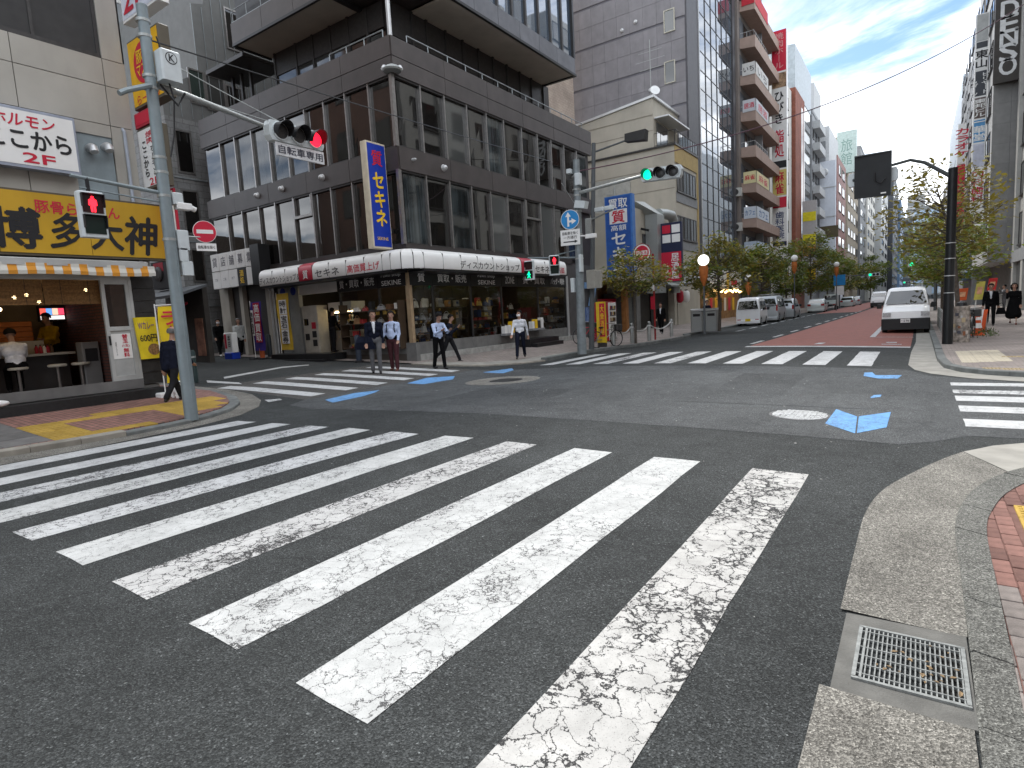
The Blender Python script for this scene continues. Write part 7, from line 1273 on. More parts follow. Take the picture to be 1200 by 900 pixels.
# ================================================================== RIGHT SIDE
M_GRT = mk('grey_stone_tile', (.21, .21, .205), .6, var=.12, sc_=2, dirt=.2, objvar=.06); M_GRC = mk('pale_grey_column', (.37, .37, .35), .7, var=.1, dirt=.25)
XA = 5.6
b = thing('grey_column_building', 'pale grey office building with tall piers at the right edge of the street', 'building', (XA, 40, 0)); part(b, 'wall', M_GRC, (XA+.25, 32.5, 0, 25, 57.5, 27))
for k in range(6): y = 32.5+4.65*k; part(b, 'pier', M_GRC, (XA, y, 0, XA+.25, y+.9, 32))
for k in range(9):
    for j in range(5): winx(b, 35.4+4.65*j, 4.6+3.4*k, 3.0, 2.2, XA+.24, -1, M_DGL)
part(b, 'shop_front', M_DGL, (XA+.2, 33, .1, XA+.24, 57, 3.4)); part(b, 'fascia', M_GREYW, (XA-.02, 32.5, 3.4, XA+.25, 57.5, 4.2))
b = thing('brick_corner_building', 'brown brick office mirrored in the dark windows of the corner pawn shop', 'building', (7, -10, 0)); part(b, 'wall', brick('office_brick', (.19, .10, .07), (.23, .12, .085), (.12, .08, .07), .21, .07, .008, 'wall'), (5.6, -30, 0, 24, 6.6, 15))
for k in range(3):
    for j in range(6): winx(b, -16+4*j, 4.4+3.2*k, 2.4, 1.7, 5.59, -1, M_DGL2)
b = thing('brown_tiled_building', 'brown tiled office facing the pawn shop, mirrored in its windows', 'building', (6, 20, 0)); part(b, 'wall', brick('office_brown_tile', (.16, .095, .07), (.20, .115, .085), (.10, .075, .065), .3, .1, .01, 'wall'), (5.8, 13.8, 0, 24, 32.4, 22))
for k in range(6):
    for j in range(4): winx(b, 16+4.4*j, 4.2+3.2*k, 2.2, 1.7, 5.79, -1, M_DGL2)
part(b, 'shop_front', M_PLAST, (5.7, 15, .3, 5.79, 31, 3.2))
XB = 4.35
b = thing('grey_stone_building', 'dark grey stone tiled building stepping forward beneath the vertical DENSO sign', 'building', (XB, 65, 0)); part(b, 'wall', M_PALEW, (XB, 58.4, 3.6, 26, 74, 34)); part(b, 'lower_wall', M_GREYST, (XB+1.4, 58.4, 0, 26, 74, 3.6))
for k in range(21):
    for j in range(2): mb = MB(); mb.box(XB+1.05*j+.006, 58.3, 3.62+1.44*k, XB+1.05*j+1.044, 58.4+.0, 5.05+1.44*k); mb.build('stone_panel', M_GRT, b)
for k in range(9):
    for j in range(3): winx(b, 61.2+4.8*j, 5.0+3.3*k, 3.4, 1.9, XB, -1)
t = thing('vertical_sign', 'brown vertical sign with white capitals DENSO high on the right', 'sign', (5, 57.9, 15.5)); dz0 = atY(1163.5, 99, 57.6).z; part(t, 'sign_case', mk('sign_brown_black', (.045, .04, .036), .5), (4.25, 57.6, dz0, 5.85, 58.0, 31)); dl = atY(1175, 8, 57.6).z
for k, ch in enumerate('DENSO'):
    z = atY(1174, 13+16.5*k, 57.6).z; letter(t, ch, (5.05, 57.6, z), X_, Z_, .95, 1.15, mk('pale_sign_letter', (.62, .63, .63), .5), bold=.03)
# vertical tenant sign
t = thing('tenant_column_sign', 'tall white and dark column sign with brush lettering 東山 on the right', 'sign', (3.4, 62, 6)); ya = 62.5
def zz(py, px=1150): return atY(px, py, ya).z
xa0, xa1 = atY(1142, 80, ya).x, atY(1158, 80, ya).x; part(t, 'sign_case', M_PLAST, (xa0, ya, zz(250), xa1, ya+.4, zz(16)))
for p0, p1, m, tx, tm in ((17, 48, mk('grey_sign_panel', (.42, .43, .42)), None, None), (49, 56, M_DKW, None, None), (57, 81, M_WHT, '東山', M_BLK), (83, 112, M_DKW, 'ビリヤード', M_WHT), (114, 138, mk('brown_sign_panel', (.12, .09, .08)), '東邦ビル', M_WHT), (140, 166, mk('sky_blue_panel', (.10, .30, .55)), '一華堂', M_WHT), (168, 195, mk('pale_lilac_panel', (.55, .57, .66)), None, None), (196, 240, M_WHT, '内科歯科', M_REDT)):
    part(t, 'sign_panel', m, (xa0+.08, ya-.02, zz(p1), xa1-.08, ya, zz(p0)))
    if tx: letter(t, tx, ((xa0+xa1)/2+(.3 if tx[0] == 'ビ' else 0), ya-.02, (zz(p0)+zz(p1))/2), X_, Z_, .8 if tx != 'ビリヤード' else .5, (zz(p0)-zz(p1))*.85, tm, True, .03)
    if tx == 'ビリヤード': letter(t, '＆ダーツ', ((xa0+xa1)/2-.42, ya-.02, (zz(p0)+zz(p1))/2-.3), X_, Z_, .5, (zz(p0)-zz(p1))*.65, tm, True, .03)
t = thing('karaoke_sign', 'white over red vertical sign reading カラオケ beyond the column sign', 'sign', (2.5, 100, 8)); yk = 86; z_ = lambda py: atY(1127, py, yk).z; k0, k1 = atY(1121.5, 200, yk).x, atY(1131, 200, yk).x; part(t, 'sign_panel', M_WHT, (k0, yk, z_(192), k1, yk+.5, z_(145))); part(t, 'red_panel', M_REDT, (k0, yk, z_(270), k1, yk+.5, z_(193))); letter(t, 'カラオケ', ((k0+k1)/2, yk, z_(167)), X_, Z_, 1.3, (z_(145)-z_(192))*.7, M_REDT, True, .03)
b = block('pale_glass_building', 'pale blue grey building behind the カラオケ sign', 24, 108, 150, 31, mk('pale_blue_grey_wall', (.45, .50, .55), .5), 5, d=19.3)
b = block('right_row_building', 'grey building behind the tenant column sign', 25, 74.2, 103, 26, M_GREYW, 5, d=20.6)
for k in range(8):
    for j in range(5): winx(b, 77+5.5*j, 4.2+3.2*k-4.2+4.2, 3.2, 1.7, 4.4, -1)
b = thing('far_right_row', 'far row of pale shops on the right beyond the trees', 'building', (5, 200, 0)); part(b, 'wall', M_PALEW, (4.6, 152, 0, 26, 300, 24)); part(b, 'shop_band', M_DGL, (4.5, 152, .5, 4.6, 300, 3.5))
for k in range(6):
    for j in range(12): winx(b, 158+12*j, 5+3.2*k, 8, 1.6, 4.6, -1)
# small signs and banners low on the right
for px_, py0, py1, w_, c, n, y in ((1128, 338, 352, 9, (.55, .10, .03), 'orange red shop banner beyond the cones on the right', 44), (1148, 330, 351, 8, (.55, .48, .10), 'tilted yellow green banner beside the walking man', 43), (1163, 326, 340, 8, (.50, .03, .03), 'red shop sign behind the walking man', 56)):
    c0 = atY(px_, (py0+py1)/2, y); t = thing('shop_banner', n, 'banner', c0); h_ = (py1-py0)/FPX*depth(c0)/2; ww_ = w_/FPX*depth(c0)/2; mb = MB(); mb.obox(c0, (ww_, 0, 0), (0, .03, 0), (.12*h_, 0, h_)); mb.build('cloth', mk('banner_%d' % px_, c, .7, var=.4, sc_=1.5), t); mb = MB(); mb.tube((c0.x-ww_, y+.05, .1), (c0.x-ww_+.1, y+.05, c0.z+h_), .03); mb.build('pole', M_WHT, t)
    mb = MB(); mb.obox(c0-Y_*.04, (ww_*.6, 0, 0), (0, .005, 0), (.05*h_, 0, h_*.4)); mb.build('print', mk('banner_print_%d' % px_, (.65, .35, .2), .7, var=.6, sc_=3), t)
t = thing('shop_awning', 'blue and white shop awning at street level on the right', 'awning', (4.5, 80, 3)); mb = MB(); mb.prism([(4.4, 75, 3.6), (3.2, 75, 3.0), (3.2, 75, 2.7), (4.4, 75, 2.7)], (0, 14, 0)); mb.build('cloth', mk('awning_blue', (.08, .22, .45), .6, var=.5, sc_=.4), t); part(t, 'valance', M_WHT, (3.15, 75, 2.5, 3.2, 89, 2.72))
# ================================================================== TREES
M_BARK = mk('bark', (.10, .085, .07), .9, var=.4, sc_=12, bump=.6, bsc=40)
def leafmat(n, c): 
    t = NT(n); oi = t.node('ShaderNodeNewGeometry'); f = t.noise(.9, 3)
    t.col(t.mix(1, t.mix(1, c, t.ramp(f, (.3, .65), (.7, 1.4)), 'MULTIPLY'), t.ramp(oi.outputs['Random Per Island'], (0, .55), (1, 1.5)), 'MULTIPLY')); t.b.inputs['Roughness'].default_value = .55
    tr = t.node('ShaderNodeBsdfTranslucent'); tr.inputs[0].default_value = (c[0]*1.6, c[1]*1.5, c[2]*.8, 1); ms = t.node('ShaderNodeMixShader', Fac=.42); t.l.new(t.b.outputs[0], ms.inputs[1]); t.l.new(tr.outputs[0], ms.inputs[2]); t.l.new(ms.outputs[0], t.o.inputs[0]); return t.m
LF = [leafmat('leaf_green', (.10, .135, .03)), leafmat('leaf_olive', (.19, .165, .04)), leafmat('leaf_bright', (.14, .185, .034))]
def tree(p, zb, ztop, cr, label, mi, n=4000, trunk=.09, lean=(0, 0), sz=.10, clumps=34, name='street_tree', grp='street trees', gap=1.0):
    """trunk with limbs to leaf clumps spread through an uneven crown between zb and ztop"""
    rr = random.Random(int(abs(p[0]*71+p[1]*13))); p = V(p); t = thing(name, label, 'tree', p, grp); mb = MB(); fork = V((p.x+lean[0]*.35, p.y+lean[1]*.35, zb+.15*(ztop-zb))); cz = (zb+ztop)/2; hz = (ztop-zb)/2; top = V((p.x+lean[0], p.y+lean[1], zb+.75*(ztop-zb)))
    mid = (p+fork)/2+V((rr.uniform(-.08, .08), rr.uniform(-.08, .08), 0)); axis = [p, mid, fork, fork+(top-fork)*.5+V((rr.uniform(-.12, .12), rr.uniform(-.12, .12), 0)), top]; mb.path(axis, [trunk, trunk*.85, trunk*.75, trunk*.45, trunk*.18], 9)
    C = []
    for k in range(clumps*30):
        if len(C) >= clumps: break
        a = rr.uniform(0, 6.28); r = cr*math.sqrt(rr.uniform(.02, 1)); z = rr.uniform(-1, 1); rim = math.sqrt(max(.05, 1-z*z*.9))*rr.uniform(.75, 1.12); c = V((p.x+lean[0]*(.7+.3*z)+r*rim*math.cos(a), p.y+lean[1]*(.7+.3*z)+r*rim*math.sin(a), cz+hz*z*.9))
        if all((c-q).length > cr*.26*gap for q, _ in C): C.append((c, cr*rr.uniform(.16, .30)))
    for c, r in C:
        f = max(0, min(1, (c.z-fork.z)/(top.z-fork.z+1e-6)-.25)); b0 = fork+(top-fork)*max(0, f*.8); m_ = b0+(c-b0)*.55+V((0, 0, -.06*cr+rr.uniform(-.1, .15))); mb.path([b0, m_, c], [trunk*.30, trunk*.17, .008], 6)
        for q in range(3): e = c+V((rr.uniform(-1, 1), rr.uniform(-1, 1), rr.uniform(-.5, .6)))*r; mb.path([m_+(c-m_)*rr.uniform(.3, .9), e], [.011, .004], 4)
    mb.build('trunk', M_BARK, t, True); mb = MB(); per = n/len(C)
    for c, r in C:
        warm = rr.random()
        for k in range(int(per*(r/(cr*.23))**2*rr.uniform(.7, 1.3))):
            d = V((rr.gauss(0, .55), rr.gauss(0, .55), rr.gauss(0, .36)))*r; q = c+d; a = rr.uniform(0, 6.28); s = sz*rr.uniform(.6, 1.3); u = V((math.cos(a)*math.cos(.4), math.sin(a)*math.cos(.4), rr.uniform(-.7, .3))); nrm = V((rr.gauss(0, .55), rr.gauss(0, .55), 1)).normalized(); v = nrm.cross(u).normalized()
            mb.m = 1 if rr.random() < (.2 if warm < .65 else .65) else 0
            mb.add([q-u*s, q-u*s*.2+v*s*.48, q+u*s*.5+v*s*.3, q+u*s, q+u*s*.5-v*s*.3, q-u*s*.2-v*s*.48], [(0, 1, 2, 3), (0, 3, 4, 5)])
    mb.build('crown', [LF[mi[0]], LF[mi[1]]], t); return t
def gt(px_, py_, dz=.12): return Gd(px_, py_, dz)
def ztree(px_, foot, py0, py1, cr, label, mi, **k):
    p = gt(px_, foot) if foot > 381 else V((-11.1, atX(px_, 345, -11.1).y, zt(-11.1)+.1)); return tree(p, atY(px_, py1, p.y).z, atY(px_, py0, p.y).z, cr, label, mi, **k)
ztree(745, 402.5, 290, 350, 1.55, 'street tree before the blue vertical sign and the red drinks machine', (1, 0), n=2600, trunk=.06, sz=.085)
ztree(843, 388, 278, 348, 2.15, 'broad olive street tree behind the lit globe lamp', (1, 0), n=3900, trunk=.09, sz=.11)
ztree(893, 379.5, 285, 350, 2.5, 'dark green street tree behind the parked white vans', (0, 1), n=3800, trunk=.1, sz=.14)
ztree(921, 377, 288, 349, 2.3, 'green street tree over the silver minivan', (0, 2), n=3200, trunk=.1, sz=.15)
ztree(950, 371.5, 272, 344, 3.7, 'tallest street tree on the far pavement, over the estate car', (0, 1), n=4800, trunk=.13, sz=.19, clumps=40)
ztree(970, 367.5, 292, 341, 3.4, 'street tree before the bluish white building', (0, 2), n=3200, trunk=.13, sz=.20)
tree((-10.6, 118, .2), 2.6, 8.2, 3.6, 'bushy street tree far down the left pavement', (0, 1), 2600, .15, sz=.24); tree((-10.5, 150, .2), 2.8, 9, 4.2, 'street tree beyond the far green signal', (0, 1), 2200, .15, sz=.28); tree((-10.4, 185, .2), 3, 12, 4.2, 'distant dark green street tree before the grey office', (0, 0), 2200, .15, sz=.34)
tree((1.3, 27.2, .1), 3.1, 6.3, 2.45, 'thin leaved olive street tree leaning over the road behind the black pole', (1, 1), 2000, .085, (-.8, .2), .10, 42, gap=1.0)
tree((1.2, 35.5, .1), 2.0, 5.4, 2.2, 'bright green street tree behind the black pole', (2, 1), 2600, .09, sz=.11, clumps=36); tree((1.3, 46, .1), 2.2, 6.2, 2.6, 'green street tree farther up the right pavement', (2, 0), 2200, .1, sz=.13); tree((1.3, 62, .1), 2.4, 6.8, 2.8, 'farthest green street tree on the right pavement', (0, 2), 2400, .1, sz=.16)
# far signals over the road
for k, (px_, py_, y, n) in enumerate(((1020, 322, 92, 'far green signal on a bracket beside a blue sign down the street'), (1069, 310, 60, 'far green signal in front of the right hand trees'), (1060, 331, 150, 'farthest small green signal down the street'))):
    c = atY(px_, py_, y); s_ = vehicle_signal(c+X_*.4, 0, (0, E_GRN), n); t = thing('signal_mast', 'thin mast holding the '+n.split(' ')[0]+(' ' if k == 0 else ' right hand ' if k == 1 else ' distant ')+'green signal down the street', 'pole', (c.x-(3.6 if k == 0 else -1.5), y, 0)); mb = MB(); x_ = c.x-(3.6 if k == 0 else -1.6); mb.tube((x_, y+.2, 0), (x_, y+.2, c.z+.2), .09); mb.build('shaft', M_POLED, t); mb = MB(); mb.tube((x_, y+.2, c.z+.1), (c.x+.4, y+.2, c.z), .05); mb.build('arm', M_POLED, t)
    if k == 0: part(t, 'blue_sign', mk('sign_blue', (.02, .22, .52)), (x_-.7, y+.05, c.z-1.1, x_+.7, y+.1, c.z+.3)); part(t, 'white_plate', M_WHT, (x_-.55, y+.05, c.z-2.4, x_+.55, y+.1, c.z-1.2))
# ================================================================== VEHICLES (built with the front towards +y, then turned)
M_CARW = mk('white_car_paint', (.82, .83, .83), .25, var=.04, spec=.6, dirt=.08); M_CARS = mk('silver_car_paint', (.38, .40, .41), .3, metal=.6, var=.05, dirt=.08); M_CARP = mk('pale_silver_car_paint', (.50, .54, .53), .28, metal=.4, var=.05, dirt=.08); M_CARK = mk('dark_car_paint', (.03, .032, .036), .25, var=.1)
M_TYRE = mk('tyre_rubber', (.015, .015, .016), .8, var=.2); M_RIM = mk('wheel_rim', (.40, .41, .42), .4, metal=.7); M_BUMP = mk('black_bumper', (.020, .021, .022), .5, var=.15); M_CGL = darkglass('car_glass', (.012, .014, .015), .02, .15, 1.0, .01)
M_TAIL = mk('tail_light_red', (.30, .015, .015), .2, var=.2); M_HEAD = mk('headlight_clear', (.42, .43, .44), .12, spec=.9, var=.4, sc_=20); M_PLATEY = mk('plate_yellow', (.72, .52, .02), .4); M_PLATEW = mk('plate_white', (.72, .73, .72), .4)
def car(label, W, prof, paint_, belt, tumble, loc, rz, glass_side, glass_front=None, glass_rear=None, wheels=(.8, 2.6), wr=.29, lower=None, front=True, cat='van', name='parked_van', group='vehicles parked along the street', clear=.18, head=None, tail=None, plate=None, mirror=True, bumper=None, roofrack=False):
    """prof: list of (y, z of the top outline) from rear to front; belt: window sill height"""
    t = thing(name, label, cat, (0, 0, 0), group); mb = MB(); hw = W/2; R = []
    def wid(z, top):
        if z <= belt: return hw-(.03*(1-z/belt) if z < .5 else 0)
        return hw-tumble*(z-belt)/max(.3, 1.9-belt)
    for y, zt_ in prof:
        b = min(belt, zt_-.10); zs = [clear, clear+.12, (clear+b)/2, b, b+(zt_-b)*.55, zt_-.07, zt_-.015, zt_]; xs = [hw-.06, hw-.015, hw, hw-.005, wid(b+(zt_-b)*.55, zt_), wid(zt_-.07, zt_)-.02, wid(zt_, zt_)-.10, wid(zt_, zt_)-.28]
        if zt_ < belt+.25: xs[4:] = [hw-.02, hw-.05, hw-.12, hw-.3]
        e = 1.0
        R.append([V((x*e, y, z)) for x, z in zip(xs, zs)])
    n = len(R); k = 8; mb.v = [p for r in R for p in [V((-q.x, q.y, q.z)) for q in r]+r[::-1]]
    for i in range(n-1):
        for j in range(2*k-1): mb.f.append([i*2*k+j, i*2*k+j+1, (i+1)*2*k+j+1, (i+1)*2*k+j])
        mb.f.append([i*2*k+2*k-1, i*2*k, (i+1)*2*k, (i+1)*2*k+2*k-1])
    mb.f += [list(range(2*k))[::-1], [(n-1)*2*k+j for j in range(2*k)]]; mb.mi = [0]*len(mb.f); body = mb.build('body', paint_, t, True)
    def topz(y):
        for (a, za), (b, zb) in zip(prof, prof[1:]):
            if a <= y <= b: return za+(zb-za)*(y-a)/(b-a+1e-9)
        return prof[-1][1]
    for s in (-1, 1):
        for poly in glass_side:
            mb = MB(); p = [V((s*(wid(z, 0)+.012), y, z)) for y, z in poly]; mb.poly(*(p if s > 0 else p[::-1])); mb.build('side_window', M_CGL, t)
    for g, d, nm in ((glass_front, 1, 'windscreen'), (glass_rear, -1, 'rear_window')):
        if g: (y0, z0), (y1, z1) = g; w0, w1 = hw-.10, wid(z1, 0)-.14; o = V((0, d*.035, .012)); mb = MB(); p = [V((-w0, y0, z0))+o, V((w0, y0, z0))+o, V((w1, y1, z1))+o, V((-w1, y1, z1))+o]; mb.poly(*(p if d < 0 else p[::-1])); mb.build(nm, M_CGL, t)
    for y in wheels:
        for s in (-1, 1):
            mb = MB(); mb.lathe((s*(hw-.20), y, wr), [(wr*.6, 0), (wr, .02), (wr, .17), (wr*.92, .20), (wr*.66, .205)], 20, V((s, 0, 0))); w_ = mb.build('wheel', M_TYRE, t, True); mb = MB(); mb.lathe((s*hw, y, wr), [(wr*.66, 0), (wr*.6, .012), (wr*.2, .0), (wr*.18, .02)], 16, V((s, 0, 0))); mb.build('rim', M_RIM, w_)
            mb = MB(); m_ = 14; ro = wr+.07
            for i in range(m_+1): a = PI*i/m_; mb.v += [V((s*(hw+.004), y+ro*math.cos(a), wr+ro*math.sin(a))), V((s*(hw-.004), y+wr*.5*math.cos(a), wr+wr*.5*math.sin(a)))]
            mb.f = [[2*i, 2*i+1, 2*i+3, 2*i+2] for i in range(m_)]; mb.mi = [0]*m_; mb.build('wheel_arch', M_BUMP, t)
    yr, yf = prof[0][0], prof[-1][0]
    if bumper:
        mb = MB(); mb.rbox(-hw-.01, yf-.25, clear-.0, hw+.01, yf+.07, bumper, .05); mb.build('front_bumper', M_BUMP, t); 
    mb = MB(); mb.rbox(-hw+.0, yr-.05, clear, hw-.0, yr+.2, clear+.22, .04); mb.build('rear_bumper', paint_ if not bumper else M_BUMP, t)
    for s in (-1, 1):
        if head: z0, z1, x0, x1 = head; mb = MB(); mb.rbox(s*x0, yf-.12, z0, s*x1, yf+.03, z1, .02); mb.build('headlight', M_HEAD, t)
        if tail: z0, z1, x0, x1 = tail; mb = MB(); mb.rbox(s*x0, yr-.025, z0, s*x1, yr+.1, z1, .015); mb.build('tail_light', M_TAIL, t)
        if mirror: mb = MB(); mb.rbox(s*(hw+.04), yf-mirror, belt+.02, s*(hw+.22), yf-mirror+.1, belt+.22, .03); mb.build('mirror', M_BUMP, t)
    if plate: z, m_, txt = plate; front_ = txt is not None; y = yf+.075 if front_ else yr-.055; mb = MB(); mb.box(-.165, y, z, .165, y+(.008 if front_ else -.008), z+.165); pl_ = mb.build('number_plate', m_, t)
    if plate and plate[2]: letter(pl_, plate[2], (0, y+.008, plate[0]+.08), -X_, Z_, .26, .08, M_BLK, bold=.01)
    if roofrack:
        zr = max(z for _, z in prof); mb = MB()
        for s in (-1, 1): mb.tube((s*(hw-.25), prof[1][0]+.4, zr+.1), (s*(hw-.25), yf-1.6, zr+.1), .02)
        for q in range(4): y = prof[1][0]+.5+.7*q; mb.tube((-hw+.25, y, zr+.1), (hw-.25, y, zr+.1), .018); mb.tube((-hw+.25, y, zr-.02), (-hw+.25, y, zr+.1), .015); mb.tube((hw-.25, y, zr-.02), (hw-.25, y, zr+.1), .015)
        mb.build('roof_rack', M_ALU, t)
    t.location = loc; t.rotation_euler = (0, 0, rz); return t
KEI = [(0, 1.15), (.03, 1.55), (.12, 1.80), (.4, 1.89), (1.4, 1.92), (2.3, 1.88), (2.6, 1.78), (3.0, 1.38), (3.28, 1.02), (3.38, .72)]
k = car('white kei van with a blue strip on its tailgate and a yellow plate', 1.50, KEI, M_CARW, .98, .10, (-9.35, 41.6, zt(-9.35)), rad(3), [[(.25, 1.02), (1.15, 1.02), (1.15, 1.62), (.35, 1.62)], [(1.22, 1.02), (2.05, 1.02), (2.05, 1.62), (1.22, 1.62)], [(2.12, 1.02), (2.85, 1.02), (2.45, 1.62), (2.12, 1.62)]], ((3.03, 1.32), (2.62, 1.72)), ((-.01, 1.12), (.055, 1.66)), (.62, 2.75), .26, tail=(.34, .46, .45, .68), plate=(.32, M_PLATEY, None), mirror=.75)
mb = MB(); mb.box(-.42, -.012, .45, -.36, -.004, 1.05); mb.build('blue_strip', M_BLUEA, k); mb = MB(); mb.box(.35, -.012, .93, .5, -.004, 1.0); mb.build('blue_badge', M_BLUEA, k); mb = MB(); mb.box(-.12, -.02, .60, .12, -.004, .68); mb.build('tailgate_handle', M_BUMP, k)
HIA = [(0, 1.2), (.05, 1.70), (.15, 1.93), (.5, 1.98), (3.2, 1.98), (3.6, 1.90), (4.1, 1.35), (4.5, 1.02), (4.65, .75)]
car('taller silver white van with a roof rack, parked just beyond the kei van', 1.70, HIA, M_CARS, 1.08, .12, (-9.3, 47.0, zt(-9.3)), rad(3), [[(.3, 1.12), (1.6, 1.12), (1.6, 1.72), (.38, 1.72)], [(1.7, 1.12), (2.8, 1.12), (2.8, 1.72), (1.7, 1.72)], [(2.9, 1.12), (3.85, 1.12), (3.5, 1.72), (2.9, 1.72)]], ((4.12, 1.36), (3.62, 1.84)), ((.0, 1.18), (.05, 1.74)), (.85, 3.6), .32, tail=(.85, 1.3, .70, .82), mirror=.8, roofrack=True)
SED = [(0, .78), (.06, 1.0), (.45, 1.36), (.9, 1.5), (2.0, 1.52), (2.6, 1.38), (3.2, 1.0), (4.1, .82), (4.3, .6)]
car('silver minivan parked beyond the roof rack van', 1.70, [(0, .8), (.05, 1.15), (.35, 1.6), (.9, 1.72), (2.4, 1.70), (2.9, 1.52), (3.5, 1.08), (4.1, .88), (4.3, .62)], M_CARS, .95, .16, (-9.3, 54, zt(-9.3)), rad(2), [[(.4, .98), (1.5, .98), (1.5, 1.48), (.6, 1.48)], [(1.58, .98), (2.95, .98), (2.6, 1.48), (1.58, 1.48)]], ((3.4, 1.12), (2.92, 1.48)), ((.08, 1.1), (.32, 1.52)), (.85, 3.4), .31, tail=(.8, 1.15, .66, .83), name='parked_car', cat='car', mirror=1.5)
car('pale silver estate car parked under the tallest street tree', 1.72, SED, M_CARP, .86, .18, (-9.2, 72.5, zt(-9.2)), rad(2), [[(.5, .9), (1.4, .9), (1.4, 1.34), (.85, 1.34)], [(1.46, .9), (2.75, .9), (2.3, 1.36), (1.46, 1.36)]], ((3.1, 1.06), (2.62, 1.36)), ((.08, 1.0), (.41, 1.32)), (.85, 3.4), .31, tail=(.72, .95, .5, .84), name='parked_car', cat='car', mirror=1.5)
# flatbed truck
tr = thing('flatbed_truck', 'small flatbed truck with a grey cab parked beyond the estate car', 'truck', (0, 0, 0), 'vehicles parked along the street'); mb = MB(); mb.rbox(-.8, 0, .72, .8, 3.0, .84, .02); mb.box(-.82, 0, .84, -.78, 3, 1.12); mb.box(.78, 0, .84, .82, 3, 1.12); mb.build('flatbed', M_GALV, tr); mb = MB(); mb.rbox(-.82, 3.05, .45, .82, 4.6, 1.95, .14); mb.build('cab', M_CARP, tr); mb = MB(); mb.box(-.65, 3.03, 1.25, .65, 3.045, 1.8); mb.build('rear_window', M_CGL, tr); mb = MB(); mb.box(-.35, .2, .45, .35, 4.2, .7); mb.build('chassis', M_BUMP, tr)
for y in (.8, 3.7):
    for s in (-1, 1): mb = MB(); mb.lathe((s*.6, y, .33), [(.2, 0), (.33, .02), (.33, .19), (.2, .2)], 16, V((s, 0, 0))); mb.build('wheel', M_TYRE, tr)
for s in (-1, 1): mb = MB(); mb.box(s*.5, -.02, .6, s*.75, .02, .72); mb.build('tail_light', M_TAIL, tr)
tr.location = (-9.0, 82, zt(-9)); tr.rotation_euler = (0, 0, rad(2))
# white van facing us on the right, with a dark bumper and a low bonnet
TWN = [(0, 1.2), (.04, 1.62), (.15, 1.84), (.5, 1.90), (2.3, 1.91), (2.62, 1.84), (2.80, 1.70), (3.28, 1.16), (3.42, 1.06), (3.92, .90), (4.02, .62)]
wv = car('white van with a black bumper parked facing the crossing on the red lane', 1.67, TWN, M_CARW, 1.02, .16, (-.40, 33.4, .02), PI, [[(.3, 1.06), (1.4, 1.06), (1.4, 1.66), (.36, 1.66)], [(1.5, 1.06), (2.2, 1.06), (2.2, 1.66), (1.5, 1.66)], [(2.28, 1.06), (3.1, 1.06), (2.7, 1.66), (2.28, 1.66)]], ((3.25, 1.20), (2.78, 1.74)), None, (.75, 3.35), .31, head=(.70, .88, .52, .80), plate=(.44, M_PLATEW, '・2 96'), mirror=1.0, bumper=.62, clear=.16)
mb = MB(); mb.rbox(-.5, 3.98, .66, .5, 4.05, .86, .02); mb.build('grille', M_BUMP, wv); mb = MB(); mb.box(-.74, 4.05, .30, .74, 4.10, .40); mb.build('bumper_slot', M_BLK, wv); mb = MB(); mb.tube((-.5, 3.30, 1.18), (.1, 3.22, 1.25), .012); mb.tube((.1, 3.30, 1.18), (.6, 3.22, 1.25), .012); mb.build('wiper', M_BLK, wv)
car('dark car parked behind the white van on the right', 1.70, SED, M_CARK, .86, .18, (-.35, 39.5, .02), PI, [[(.5, .9), (1.4, .9), (1.4, 1.34), (.85, 1.34)], [(1.46, .9), (2.75, .9), (2.3, 1.36), (1.46, 1.36)]], ((3.1, 1.06), (2.62, 1.36)), ((.08, 1.0), (.41, 1.32)), (.85, 3.4), .31, head=(.62, .76, .5, .82), name='parked_car', cat='car', mirror=1.5)
q = Gd(1031, 358.0); car('small white van with a dark lower half driving towards the crossing far off', 1.68, KEI, M_CARW, .98, .10, (-3.9, 88, zt(-3)), PI, [[(.25, 1.02), (2.05, 1.02), (2.05, 1.62), (.35, 1.62)]], ((3.03, 1.32), (2.62, 1.72)), None, (.62, 2.75), .26, name='moving_van', group='vehicles driving on the street', head=(.6, .78, .45, .72), bumper=.6, mirror=.8)
for k_, (x, y, p, n) in enumerate(((-8.6, 100, M_CARP, 'pale car parked far down the left side'), (-8.6, 112, M_CARS, 'silver car parked beyond the pale one'), (-5.5, 125, M_CARK, 'dark car driving far down the street'), (-2.6, 95, M_CARS, 'silver car driving far down the right lane'))): car(n, 1.7, SED, p, .86, .18, (x, y, zt(x)), 0 if x < -6 else PI, [[(.5, .9), (2.75, .9), (2.3, 1.36), (.85, 1.36)]], ((3.1, 1.06), (2.62, 1.36)), ((.08, 1.0), (.41, 1.32)), (.85, 3.4), .31, tail=(.72, .95, .5, .84), head=(.62, .76, .5, .82), name='parked_car' if x < -6 else 'moving_car', cat='car', mirror=0, group='distant cars on the street')
